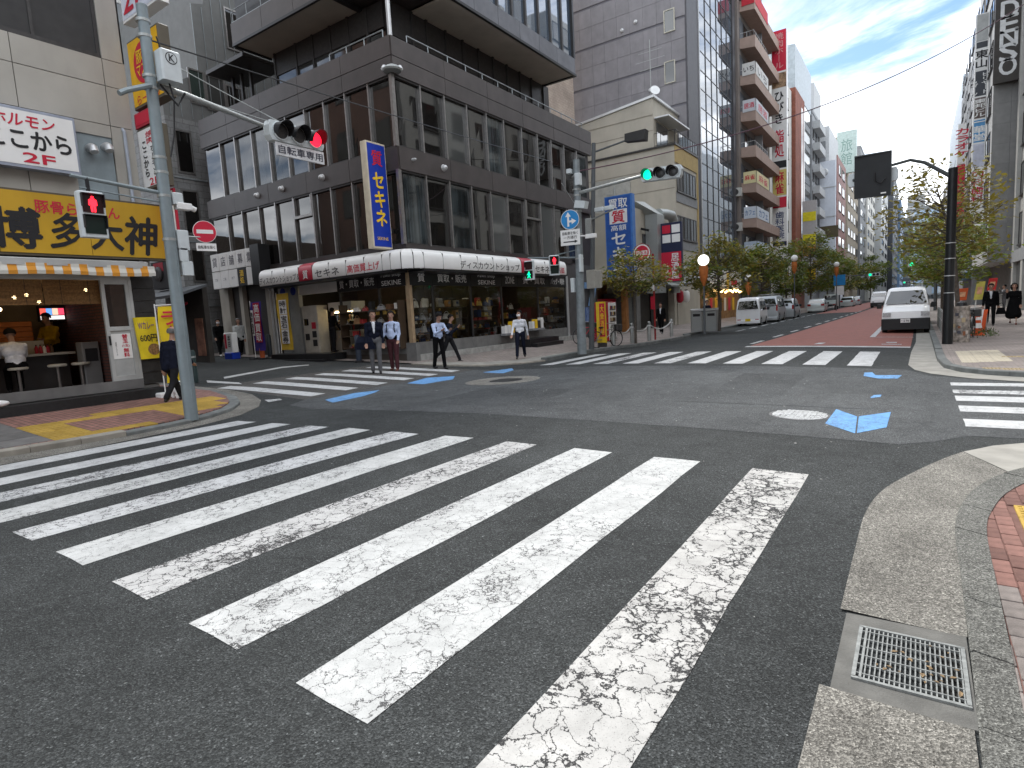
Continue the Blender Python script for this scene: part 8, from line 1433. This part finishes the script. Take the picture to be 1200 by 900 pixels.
# ================================================================== PEOPLE
M_SKIN = mk('skin', (.36, .215, .155), .6, var=.10, sc_=12, spec=.2); M_HAIR = mk('black_hair', (.008, .007, .007), .7, var=.4, sc_=40, spec=.12); M_HAIRG = mk('grey_hair', (.13, .125, .12), .6, var=.3, sc_=40); M_MASK = mk('white_mask', (.75, .76, .78), .7, var=.05)
def cloth(n, c, r=.8): return mk('cloth_'+n, c, .9, var=.3, sc_=7, bump=.5, bsc=14, spec=.08)
C_WHITE, C_LBLUE, C_NAVY, C_BLACK, C_GREY, C_BURG, C_DGREY, C_YEL, C_LGREY = cloth('white', (.66, .68, .72)), cloth('pale_blue', (.42, .50, .68)), cloth('navy', (.010, .012, .022)), cloth('black', (.006, .006, .0065)), cloth('grey', (.11, .11, .115)), cloth('burgundy', (.075, .03, .035)), cloth('charcoal', (.016, .016, .018)), cloth('yellow', (.50, .32, .02)), cloth('light_grey', (.40, .41, .40))
M_SHOE = mk('black_leather', (.012, .011, .011), .35, var=.2)
M_EYE = mk('dark_eye', (.01, .008, .008), .3); M_LIP = mk('lip', (.34, .14, .12), .5)
def person(label, loc, face, h=1.70, top=C_WHITE, bot=C_NAVY, legs=((0, 0), (0, 0)), arms=((5, 10), (5, 10)), lean=0., jacket=False, inner=None, dress=False, hair='short', mask=False, headyaw=0., headpitch=0., build_=1.0, seated=False, sleeve='long', shoe=None, beltc=None, tie=None, long_hair=False):
    """faces local -y. legs: (thigh swing forward, knee bend) degrees for left, right; arms: (shoulder forward, elbow bend[, spread])"""
    S = h/1.70; prims = []; regs = []; mats = []
    def M(m):
        if m not in mats: mats.append(m)
        return mats.index(m)
    def cap(a, b, r0, r1, m): prims.append((V(a), V(b), r0, r1)); regs.append(M(m))
    F = V((0, -1, 0)); hip = .88; L = []
    th, sh = .43, .42
    feet = []
    for s, (sw, kn) in zip((1, -1), legs):
        hp = V((s*.095, 0, 0)); a = rad(sw); k = hp+V((s*.005, -math.sin(a), -math.cos(a)))*th; b = rad(sw-kn); an = k+V((0, -math.sin(b), -math.cos(b)))*sh; L.append((hp, k, an, b)); feet.append(an.z-.075*math.cos(rad(min(40, abs(sw-kn)))))
    base = -min(feet) if not seated else .0
    up = V((0, 0, base))
    sh_m = shoe or M_SHOE
    for hp, k, an, b in L:
        hp, k, an = hp+up, k+up, an+up; w_ = .012 if not dress else -.02
        leg_m = bot if not dress else M_SKIN
        cap(hp, k, .088*build_+w_, .060+w_, leg_m); cap(k, an+V((0, 0, .03)), .060+w_, .042+w_*1.3, leg_m)
        fd = V((0, -math.cos(b)*1.0, math.sin(b)*-1.0 if b < 0 else -.12)); fd.normalize(); cap(an+V((0, .03, -.035)), an+fd*.06+V((0, 0, -.045)), .040, .040, sh_m); cap(an+fd*.06+V((0, 0, -.045)), an+fd*.155+V((0, 0, -.052)), .040, .028, sh_m)
    la = rad(lean); ax = V((0, -math.sin(la), math.cos(la))); pel = up+V((0, 0, .0)); T = lambda d: pel+ax*d
    bw = build_
    cap(T(.0)+V((-.06, 0, 0)), T(.0)+V((.06, 0, 0)), .108*bw, .108*bw, bot if not (jacket or dress) else top)
    cap(T(.14)+V((-.055*bw, 0, 0)), T(.14)+V((.055*bw, 0, 0)), .105*bw, .105*bw, top); cap(T(.30)+V((-.08, 0, 0)), T(.30)+V((.08, 0, 0)), .112*bw, .112*bw, top); cap(T(.42)+V((-.105, 0, 0)), T(.42)+V((.105, 0, 0)), .088, .088, top); cap(T(.02), T(.42), .105*bw, .10*bw, top)
    if build_ > 1.05: cap(T(.12)+F*.05, T(.2)+F*.05, .12*bw, .11*bw, top)
    if jacket:
        for s in (-1, 1): cap(T(-.08)+V((s*.085, .01, 0)), T(.3)+V((s*.07, 0, 0)), .105*bw, .11*bw, top)
    if inner: cap(T(.20)+F*.118*bw, T(.46)+F*.075, .016, .046, inner)
    if tie: cap(T(.2)+F*.125*bw, T(.44)+F*.105, .018, .014, tie)
    if dress:
        for x_ in (-.06, -.02, .02, .06): cap(T(.05)+V((x_, 0, 0)), T(-.50)+V((x_*1.6, 0, 0)), .12, .185, top)
    if beltc: cap(T(.045)+V((-.08, -.005, 0)), T(.045)+V((.08, -.005, 0)), .108*bw, .108*bw, beltc)
    nk = T(.50); hy = rad(headyaw); hpit = rad(headpitch+lean*.3); hd = nk+ax*.10+V((0, -math.sin(la)*.02-.015, 0)); HF = V((math.sin(hy)*math.cos(hpit), -math.cos(hy)*math.cos(hpit), -math.sin(hpit))); HU = V((0, 0, 1)); HU = (HU-HF*HU.dot(HF)).normalized(); HR = HF.cross(HU)
    cap(T(.44), hd+HU*.02, .058, .054, M_SKIN); cap(T(.455)+V((-.04, 0, 0)), T(.455)+V((.04, 0, 0)), .062, .062, inner or top)
    hc = hd+HU*.095
    cap(hc+HU*.035+HF*-.012, hc+HU*.0+HF*.0, .085, .078, M_SKIN); cap(hc+HF*.025+HU*-.03, hc+HF*.035+HU*-.075, .068, .050, M_SKIN); cap(hc+HF*.092+HU*.005, hc+HF*.104+HU*-.022, .012, .017, M_SKIN)
    for s in (-1, 1):
        cap(hc+HR*s*.078+HU*-.005, hc+HR*s*.080+HU*-.035, .016, .013, M_SKIN); cap(hc+HR*s*.033+HF*.080+HU*.012, hc+HR*s*.040+HF*.078+HU*.012, .0095, .008, M_EYE)
    if not mask: cap(hc+HF*.088+HU*-.056-HR*.02, hc+HF*.088+HU*-.056+HR*.02, .010, .010, M_LIP)
    for s, ar in zip((1, -1), arms):
        f_, e_ = ar[0], ar[1]; spr = rad(ar[2] if len(ar) > 2 else 6); inw = rad(ar[3] if len(ar) > 3 else 0); s0 = T(.43)+V((s*.185, 0, 0)); a = rad(f_)+la*.3; d = V((s*math.sin(spr), -math.sin(a)*math.cos(spr), -math.cos(a)*math.cos(spr))); el = s0+d*.285; b = a+rad(e_); d2 = V((s*math.sin(spr)*.4-s*math.sin(inw), -math.sin(b)*math.cos(inw), -math.cos(b)*math.cos(inw))).normalized(); wr = el+d2*.255
        bulk = .014 if jacket else .006
        cap(s0, el, .056+bulk, .043+bulk, top); fm = top if sleeve == 'long' else M_SKIN; cap(el, el+(wr-el)*.92, .043+(bulk if sleeve == 'long' else -.004), .030+(bulk if sleeve == 'long' else -.002), fm)
        cap(wr-d2*.02, wr+d2*.02, .026, .028, M_SKIN); side = V((1, 0, 0))*s; nrm = d2.cross(side); nrm = nrm.normalized() if nrm.length > .1 else V((0, 1, 0)); pw = d2.cross(nrm).normalized(); cap(wr+d2*.03-pw*.018, wr+d2*.075-pw*.024, .026, .020, M_SKIN); cap(wr+d2*.03+pw*.016, wr+d2*.075+pw*.022, .026, .020, M_SKIN)
        curl = -F*.0+nrm*(.02*s)
        for q, (o, ln) in enumerate(((-.033, .062), (-.011, .075), (.011, .07), (.033, .055))): c0 = wr+d2*.085+pw*o; c1 = c0+d2*ln*.55+curl*.4; c2 = c1+d2*ln*.35+curl*.9; cap(c0, c1, .0115, .0105, M_SKIN); cap(c1, c2, .0105, .009, M_SKIN)
        c0 = wr+d2*.03-pw*.036; cap(c0, c0+d2*.04-pw*.018+curl*.5, .0125, .010, M_SKIN)
    # union of the tapered limbs into one skin
    mb = MB()
    for a, b, r0, r1 in prims:
        if (b-a).length < 1e-5: b = a+V((0, 0, .001))
        d = (b-a).normalized(); u = d.orthogonal().normalized(); v = d.cross(u); n = 12; rows = []
        for i in range(4): t_ = -PI/2+PI/2*i/3.999; rows.append((a+d*(r0*math.sin(t_)), max(r0*math.cos(t_), .0008)))
        for i in range(5): t_ = PI/2*i/4; rows.append((b+d*(r1*math.sin(t_)), max(r1*math.cos(t_), .0008)))
        mb.add([c+(u*math.cos(2*PI*k/n)+v*math.sin(2*PI*k/n))*r for c, r in rows for k in range(n)], [(i*n+k, i*n+(k+1) % n, (i+1)*n+(k+1) % n, (i+1)*n+k) for i in range(len(rows)-1) for k in range(n)]+[tuple(range(n-1, -1, -1)), tuple(range((len(rows)-1)*n, len(rows)*n))])
    me = mb.mesh('body', mats); o = bpy.data.objects.new('body', me); COL.objects.link(o); m = o.modifiers.new('r', 'REMESH'); m.mode = 'VOXEL'; m.voxel_size = .0125; m2 = o.modifiers.new('s', 'SMOOTH'); m2.iterations = 3; m2.factor = .5
    ev = o.evaluated_get(bpy.context.evaluated_depsgraph_get()); nm = bpy.data.meshes.new_from_object(ev); bpy.data.objects.remove(o); bpy.data.meshes.remove(me); nm.name = 'body'
    nf = len(nm.polygons); cen = np.zeros(nf*3); nm.polygons.foreach_get('center', cen); cen = cen.reshape(-1, 3); best = np.full(nf, 1e9); idx = np.zeros(nf, int)
    for (a, b, r0, r1), g in zip(prims, regs):
        a_, b_ = np.array(a), np.array(b); ab = b_-a_; t_ = np.clip(((cen-a_)@ab)/max(ab@ab, 1e-9), 0, 1); d_ = np.linalg.norm(cen-a_-t_[:, None]*ab, axis=1)-(r0+(r1-r0)*t_); k = d_ < best; best[k] = d_[k]; idx[k] = g
    nm.materials.clear()
    for m_ in mats: nm.materials.append(m_)
    nm.polygons.foreach_set('material_index', idx.astype(np.int32)); nm.polygons.foreach_set('use_smooth', [True]*nf); nm.transform(Matrix.Scale(S, 4)); nm.update()
    t = thing('person', label, 'person', (0, 0, 0)); ob = bpy.data.objects.new('body', nm); COL.objects.link(ob); ob.parent = t
    # hair as a cap over the skull
    hm = M_HAIRG if hair == 'grey' or hair == 'bald' else M_HAIR; mb = MB(); n, m_ = 18, 9; P = []
    for i in range(m_+1):
        el = PI/2-(PI*.70)*i/m_
        for k in range(n):
            a = 2*PI*k/n; d = (HR*math.cos(a)+HF*math.sin(a))*math.cos(el)+HU*math.sin(el); fr_ = math.sin(a)
            lo = (.52 if fr_ > .35 else (-.50 if fr_ < -.25 else -.08)) if hair != 'bald' else (.3 if fr_ > -.3 else -.6)
            if math.sin(el) < lo: d = (HR*math.cos(a)+HF*math.sin(a))*math.sqrt(max(0, 1-lo*lo))+HU*lo
            rad_ = (.103 if fr_ > .35 else .104 if fr_ > -.25 else .108)+.004*RND.uniform(-1, 1)+(.004 if math.sin(el) > .5 else 0)
            if hair == 'bald' and (math.sin(el) > .35 or fr_ > .3): rad_ = .070
            P.append((hc+HU*.022-HF*.012+V((d.x*rad_, d.y*rad_*1.04, d.z*(rad_+.002))))*S)
    mb.add(P, [(i*n+k, i*n+(k+1) % n, (i+1)*n+(k+1) % n, (i+1)*n+k) for i in range(m_) for k in range(n)]); mb.build('hair', hm, t, True)
    if long_hair:
        mb = MB()
        for s in (-1, 0, 1): mb.path([(hc+HR*s*.07-HF*(.05 if s else .075)+HU*.05)*S, (hc+HR*s*.085-HF*(.04 if s else .085)-HU*.06)*S, (hc+HR*s*.07-HF*(.03 if s else .07)-HU*.16)*S], [.05*S, .05*S, .03*S], 10)
        mb.build('hair', M_HAIR, t, True)
    if mask:
        mb = MB(); pts = []
        for zz_, rr_ in ((-.012, .060), (-.035, .078), (-.06, .076), (-.085, .055)):
            for k in range(9): a = rad(-75+150*k/8); pts.append((hc+HF*(.026+rr_*1.0*math.cos(a))+HR*(.078*math.sin(a))+HU*zz_)*S)
        mb.add(pts, [(i*9+k, i*9+k+1, (i+1)*9+k+1, (i+1)*9+k) for i in range(3) for k in range(8)]); mb.build('face_mask', M_MASK, t, True)
    t.location = loc; t.rotation_euler = (0, 0, face); return t
def facing(dx, dy): return math.atan2(dx, -dy)       # turn so that local -y points along (dx, dy)
def atp(px_, py_, dz=0.): q = Gd(px_, py_, dz); return q
def bag(name, label, loc, dims, m, strap=None, cat='bag', rz=0.):
    t = thing(name, label, cat, (0, 0, 0)); w_, d_, h_ = dims; mb = MB(); mb.add([(-w_/2, -d_/2, 0), (w_/2, -d_/2, 0), (w_/2, d_/2, 0), (-w_/2, d_/2, 0), (-w_*.42, -d_*.6, h_*.55), (w_*.42, -d_*.6, h_*.55), (w_*.42, d_*.6, h_*.55), (-w_*.42, d_*.6, h_*.55), (-w_*.34, -d_*.2, h_), (w_*.34, -d_*.2, h_), (w_*.34, d_*.2, h_), (-w_*.34, d_*.2, h_)], [(3, 2, 1, 0), (8, 9, 10, 11)]+[(a, (a+1) % 4 if False else a-a % 4+(a+1) % 4, a-a % 4+(a+1) % 4+4, a+4) for a in range(8)]); mb.build('bag_body', m, t)
    mb = MB(); sh_ = strap or .18; mb.path([(-w_*.3, 0, h_*.95), (-w_*.22, 0, h_+sh_*.7), (0, 0, h_+sh_), (w_*.22, 0, h_+sh_*.7), (w_*.3, 0, h_*.95)], .012, 6); mb.build('handle', m, t); t.location = loc; t.rotation_euler = (0, 0, rz); return t
def backpack(label, loc, rz, m=C_BLACK):
    t = thing('backpack', label, 'backpack', (0, 0, 0)); mb = MB(); mb.rbox(-.15, .0, -.22, .15, .16, .20, .06); mb.build('bag_body', m, t); mb = MB(); mb.rbox(-.11, .15, -.20, .11, .21, .02, .03); mb.build('pocket', m, t)
    for s in (-1, 1): mb = MB(); mb.path([(s*.10, .02, .16), (s*.11, -.10, .22), (s*.12, -.22, .12), (s*.12, -.225, -.05), (s*.14, -.10, -.2), (s*.13, .03, -.2)], .016, 6); mb.build('strap', m, t)
    t.location = loc; t.rotation_euler = (0, 0, rz); return t
# bald man walking past the grey pole
q = atp(206, 471, .09); f_ = facing(-.5, .85); person('balding man in a dark suit walking away past the grey signal pole', q, f_, 1.66, C_NAVY, C_DGREY, ((28, 6), (-20, 22)), ((-14, 12), (18, 25)), 13, jacket=True, inner=C_WHITE, hair='bald', headpitch=12, headyaw=-8, build_=1.05)
# two men waiting on the side crossing
q = atp(442, 437.5); f1 = facing(.75, -.62); a = person('man in grey trousers standing with a big dark shoulder bag on the side crossing', q, f1, 1.84, C_NAVY, C_GREY, ((2, 2), (-3, 3)), ((-6, 12), (4, 18)), 0, inner=C_WHITE, headyaw=15)
bq = q+V((-.20, -.17, .74)); b_ = bag('shoulder_bag', 'big dark navy shoulder bag on the arm of the man in grey trousers', bq, (.62, .24, .38), C_NAVY, .34, rz=.5)
q = atp(463, 434.5); f2 = facing(.45, -.9); person('stout man in a pale blue shirt and burgundy trousers with a backpack', q, f2, 1.80, C_LBLUE, C_BURG, ((4, 3), (-4, 4)), ((8, 35), (14, 55, 9, 10)), -2, build_=1.2, beltc=C_BLACK, shoe=mk('brown_shoe', (.10, .03, .02), .4), headyaw=5, headpitch=4)
backpack('black backpack worn by the stout man in the pale blue shirt', q+V((0, 0, 1.28))+V((-math.sin(f2), math.cos(f2), 0))*.10, f2)
q = atp(516, 432.5); f3 = facing(.95, -.25); person('man in a pale blue shirt with a backpack bent over his phone', q, f3, 1.74, C_LBLUE, C_BLACK, ((10, 4), (-8, 6)), ((32, 72, 6, 18), (28, 80, 6, 18)), 6, headpitch=32)
backpack('black backpack on the man bent over his phone', q+V((0, 0, 1.18))+V((-math.sin(f3), math.cos(f3), 0))*.10, f3)
ph = thing('mobile_phone', 'dark phone held by the man in the pale blue shirt', 'phone', q+V((.46, -.12, 1.13))); mb = MB(); mb.obox(q+V((.44, -.10, 1.15)), (.035, 0, .02), (0, .03, 0), (-.003, 0, .006)); mb.build('case', M_BLK, ph); mb = MB(); mb.obox(q+V((.437, -.10, 1.157)), (.030, 0, .017), (0, .026, 0), (0, 0, .001)); mb.build('screen', M_DGL, ph)
q = atp(528, 424.5, .0); person('man in dark clothes walking behind the man with the phone', q, facing(.9, .35), 1.68, C_NAVY, C_DGREY, ((24, 5), (-22, 30)), ((-12, 10), (30, 95)), 8, headpitch=10)
q = atp(611, 419, .1); person('young man in a white shirt and mask striding along the pawn shop pavement', q, facing(.45, -.9), 1.68, C_WHITE, C_NAVY, ((-10, 20), (26, 4)), ((-24, 12, 10), (22, 14, 11)), 2, mask=True, headyaw=-25)
# man inside the shop entrance
person('man in dark clothes standing at the pawn shop counter', (-19.05, 15.2, .66), facing(.1, 1), 1.70, C_BLACK, C_DGREY, ((2, 2), (-2, 2)), ((30, 60), (10, 20)), 4)
# men with suitcases on the side street
q = atp(259, 417); person('man in black with a mask walking and pulling a suitcase on the side street', q, facing(.9, -.2), 1.72, C_BLACK, C_BLACK, ((-22, 25), (24, 6)), ((-18, 14), (16, 20)), 4, mask=True, shoe=M_WHT)
def suitcase(label, loc, dims, m, handle_to, m2=None):
    t = thing('suitcase', label, 'suitcase', loc); w_, d_, h_ = dims; L_ = V(loc); mb = MB(); mb.rbox(L_.x-w_/2, L_.y-d_/2, L_.z+.06, L_.x+w_/2, L_.y+d_/2, L_.z+.06+h_, .05); mb.build('shell', m, t)
    for sx_ in (-1, 1):
        for sy_ in (-1, 1): mb = MB(); mb.lathe((L_.x+sx_*w_*.4-.02, L_.y+sy_*d_*.35, L_.z+.035), [(.035, 0), (.035, .03)], 10, X_); mb.build('wheel', M_BLK, t)
    mb = MB(); mb.path([(L_.x, L_.y-.08, L_.z+h_), handle_to], .012); mb.path([(L_.x, L_.y+.08, L_.z+h_), handle_to], .012); mb.build('handle', M_ALU, t); return t
s_ = suitcase('black suitcase pulled behind the man in black', q+V((-1.0, -.1, -.0)), (.36, .5, .52), M_BLK, q+V((-.42, -.12, .85)))
q = atp(283, 418); person('older man in a light grey jacket walking behind a white signboard case', q, facing(.9, -.3), 1.70, C_LGREY, C_BLACK, ((-14, 18), (18, 5)), ((-10, 14), (24, 30)), 3, jacket=True, hair='grey')
q2 = atp(273, 420.5); w_ = thing('standing_sign', 'white standing sign with red and black print on the side street pavement', 'sign', q2); mb = MB(); mb.rbox(q2.x-.32, q2.y-.14, q2.z+.28, q2.x+.32, q2.y+.14, q2.z+1.12, .04); mb.build('case', M_PLAST, w_); mb = MB(); mb.box(q2.x-.25, q2.y-.146, q2.z+.45, q2.x-.1, q2.y-.14, q2.z+1.05); mb.build('red_print', M_REDT, w_); letter(w_, '本日', (q2.x+.1, q2.y-.141, q2.z+.76), X_, Z_, .2, .5, M_BLK, True, .02); mb = MB(); mb.rbox(q2.x-.3, q2.y-.2, q2.z, q2.x+.3, q2.y+.2, q2.z+.28, .04); mb.build('base', M_BLUEA, w_)
# nobori, posts and small signs by the side street entrances
def nobori(label, p, w_, h_, m, u, texts, z0=.35):
    t = thing('nobori_banner', label, 'banner', p, 'upright banners before the pawn shop'); p, u = V(p), V(u).normalized(); mb = MB(); n = 8
    mb.v = [p+u*(w_*j/4)+Z_*(z0+h_*i/n)+V((0, .03*math.sin(j*1.7+i*.8), 0)) for i in range(n+1) for j in range(5)]; mb.f = [[i*5+j, i*5+j+1, (i+1)*5+j+1, (i+1)*5+j] for i in range(n) for j in range(4)]; mb.mi = [0]*len(mb.f); mb.build('cloth', m, t, True); mb = MB(); mb.tube(p, p+Z_*(z0+h_+.05), .015); mb.build('pole', M_WHT, t); mb = MB(); mb.rbox(p.x-.2, p.y-.2, p.z, p.x+.2, p.y+.2, p.z+.07, .03); mb.build('weight_base', M_BLK, t)
    v_ = u.cross(Z_)
    for (tx, fx, z, w2, h2, mm, bg) in texts:
        if bg: mb = MB(); mb.obox(p+u*w_*fx+Z_*z+v_*.045, u*w2*.62, Z_*h2*.58, v_*.002); mb.build('print_panel', bg, t)
        letter(t, tx, p+u*w_*fx+Z_*z+v_*.048, u, Z_, w2, h2, mm, True, .02)
nobori('purple upright banner with red blocks before the side street entrance', Gd(300, 421, 0), .75, 2.0, mk('purple_cloth', (.05, .03, .22), .7), (1, 0, 0), [('高価', .62, 1.9, .36, .7, M_WHT, M_RED), ('買取', .62, 1.1, .36, .7, M_WHT, M_RED), ('無料査定', .16, 1.5, .14, .9, M_BLK, M_WHT)])
nobori('yellow edged white banner covered in price papers by the pawn shop door', Gd(331, 420, 0), .8, 2.3, mk('yellow_edge_cloth', (.66, .45, .05), .7), (1, 0, 0), [('時計', .55, 2.1, .4, .5, M_BLK, M_WHT), ('宝石', .55, 1.5, .4, .5, M_BLK, M_WHT), ('金券', .55, .9, .4, .5, M_BLK, M_WHT)])
for px_, py_, c_, n in ((421, 424.5, (.03, .04, .06), 'dark blue bollard before the pawn shop steps'), (317, 419.5, (.02, .025, .03), 'black bollard beside the purple banner'), (308, 421, (.45, .10, .03), 'orange flexible post beside the purple banner')):
    q = Gd(px_, py_, 0); b_ = thing('bollard', n, 'bollard', q); mb = MB(); mb.lathe(q, [(.10, 0), (.10, .95), (.06, 1.0)], 14); mb.build('shaft', mk('bollard_%d' % px_, c_, .5), b_, True); mb = MB(); mb.lathe(q, [(.18, 0), (.18, .05), (.1, .07)], 14); mb.build('foot', M_BLK, b_)
q = Gd(370, 419, 0); r_ = thing('red_goods_rack', 'bright red goods rack with hanging bags beside the dark blue bollard', 'rack', q); mb = MB()
for dx, dy in ((-.3, 0), (.3, 0), (-.3, .3), (.3, .3)): mb.tube(q+V((dx, dy, 0)), q+V((dx, dy, 1.15)), .02)
mb.build('frame', M_BLK, r_)
for k in range(8): c0 = q+V((-.26+.16*(k % 4), -.04, .35+.42*(k//4))); mb = MB(); mb.rbox(c0.x, c0.y, c0.z, c0.x+.14, c0.y+.3, c0.z+.36, .03); mb.build('hanging_bag', M_RED if k % 3 else mk('bag_orange', (.5, .12, .03), .5), r_)
vm = thing('ticket_machine', 'cream ticket machine with small screens beside the pawn shop entrance', 'machine', (-20.5, 15.0, .66)); mb = MB(); mb.rbox(-20.7, 15.05, .56, -19.75, 15.6, 2.55, .03); mb.build('case', mk('machine_cream', (.40, .38, .33), .5), vm)
for k, (x, z, m_) in enumerate(((-20.45, 1.9, M_DGL), (-20.45, 1.3, M_BLK), (-20.0, 1.75, M_RED), (-20.0, 1.4, M_BLK), (-20.0, 1.05, M_BLK))): mb = MB(); mb.box(x-.13, 15.04, z-.13, x+.13, 15.05, z+.13); mb.build('screen', m_, vm)
sc_ = thing('glass_showcase', 'cream counter with a warmly lit glass showcase inside the pawn shop entrance', 'showcase', (-18.9, 15.9, .6)); mb = MB(); mb.rbox(-19.7, 15.7, .56, -18.35, 16.3, 1.45, .02); mb.build('counter', mk('counter_pale', (.42, .40, .35), .5), sc_)
for z in (1.46, 1.86, 2.28): mb = MB(); mb.box(-19.68, 15.74, z, -18.37, 16.28, z+.02); mb.build('glass_shelf', M_PLAST, sc_)
mb = MB(); mb.box(-19.6, 15.8, 2.2, -18.45, 15.86, 2.25); mb.build('light_strip', emis('showcase_strip', (1, .75, .42), 5), sc_); mb = MB(); mb.poly((-19.68, 15.73, 1.47), (-18.37, 15.73, 1.47), (-18.37, 15.73, 2.3), (-19.68, 15.73, 2.3)); mb.build('front_glass', M_SGL, sc_); mb = MB(); mb.box(-19.7, 15.6, 2.32, -18.3, 16.3, 2.62); mb.build('header_panel', M_PLAST, sc_)
for k in range(14): x = -19.55+.155*(k % 7); z = 1.49 if k < 7 else 1.89; g = thing('display_piece', '%s vase shaped ornament on the %s level of the lit showcase' % (gcol[(k*3) % 8].name.split('_')[1], 'lower' if k < 7 else 'upper'), 'ornament', (x, 15.9, z), 'pieces in the lit showcase'); mb = MB(); mb.lathe((x, 15.9, z), [(.04, 0), (.045, .02), (.02, .06+.02*(k % 3)), (.045, .16), (.03, .22)], 10); mb.build('ornament_body', gcol[(k*3) % 8], g, True)
sgn = thing('street_sign_pole', 'slim white pole with a round sign at the side street entrance', 'sign', Gd(249, 413, 0)); q = Gd(249, 413, 0); mb = MB(); mb.tube(q, q+Z_*3.0, .035); mb.build('pole', M_WMET, sgn); mb = MB(); mb.lathe(q+V((.05, -.05, 2.75)), [(.22, 0), (.22, .02)], 18, -Y_); mb.build('disc', M_PALEW, sgn); mb = MB(); mb.box(q.x-.15, q.y-.08, q.z+2.1, q.x+.2, q.y-.05, q.z+2.45); mb.build('plate', M_PALEW, sgn)
for k, (px_, py_, n) in enumerate(((596, 398, 'pale printed boxes'), (627, 391, 'white price boards'))):
    q = atX(px_, py_, XS+.05); t = thing('display_stand', '%s on a low stand against the pawn shop window' % n, 'display stand', q)
    for j in range(4): mb = MB(); mb.rbox(XS+.05, q.y-.5+.26*j, .95+.1*k, XS+.25, q.y-.3+.26*j, 1.25+U(0, .2)+.1*k, .01); mb.build('price_card', (M_WHT, M_PLAST, M_YELT, M_LENS)[(j+k) % 4], t)
    mb = MB(); mb.box(XS+.04, q.y-.55, .86+.1*k, XS+.3, q.y+.5, .95+.1*k); mb.build('shelf', M_GREYW, t)
# people inside the ramen shop
person('diner in a white shirt seated with his back to the street at the ramen counter', (-15.85, 4.30, 1.22), facing(-1, .1), 1.75, C_WHITE, C_BLACK, ((80, 80), (80, 80)), ((40, 70), (40, 70)), 12, seated=True, headpitch=25, build_=1.1, sleeve='short')
person('cook in a yellow shirt and black cap behind the ramen counter', (-17.6, 5.55, .62), facing(.5, -1), 1.75, C_YEL, C_BLACK, ((2, 2), (-2, 2)), ((30, 60), (20, 50)), 5, build_=1.1, headpitch=15)
# people on the right and far pavements
q = Gd(1160, 381, .1); person('man in an open black suit and white shirt walking towards us on the right', q, facing(-.05, -1), 1.74, C_BLACK, C_BLACK, ((14, 4), (-12, 18)), ((-10, 12, 9), (8, 14, 9)), 0, jacket=True, inner=C_WHITE, headpitch=6)
q = Gd(1187, 380, .1); person('woman in a long black dress carrying a dark bag on the right pavement', q, facing(-.1, -1), 1.70, C_BLACK, C_BLACK, ((12, 4), (-10, 14)), ((5, 10), (40, 110)), 0, dress=True, long_hair=True, shoe=mk('red_brown_shoe', (.16, .05, .04), .5)); bag('handbag', 'black handbag hanging from the arm of the woman in the long dress', q+V((-.42, -.1, .45)), (.34, .14, .28), C_BLACK, .2)
q = Gd(1176, 366.5, .1); person('person in grey standing with raised arms before the grey stone building', q, facing(-1, -.3), 1.7, C_GREY, C_GREY, ((3, 2), (-3, 2)), ((60, 100), (50, 90)), 0, inner=C_WHITE)
q = Gd(775, 390.5, .1); person('man in a black jacket and white shirt behind the red sign pole', q, facing(.1, -1), 1.66, C_BLACK, C_BLACK, ((10, 4), (-10, 12)), ((-6, 12), (8, 16)), 0, jacket=True, inner=C_WHITE)
q = Gd(829, 385, .1)+V((-.3, 1.0, 0)); person('person in dark blue standing behind the steel bins', q, facing(.3, -1), 1.72, C_NAVY, C_BLACK, ((2, 2), (-2, 2)), ((6, 20), (10, 25)), 0)
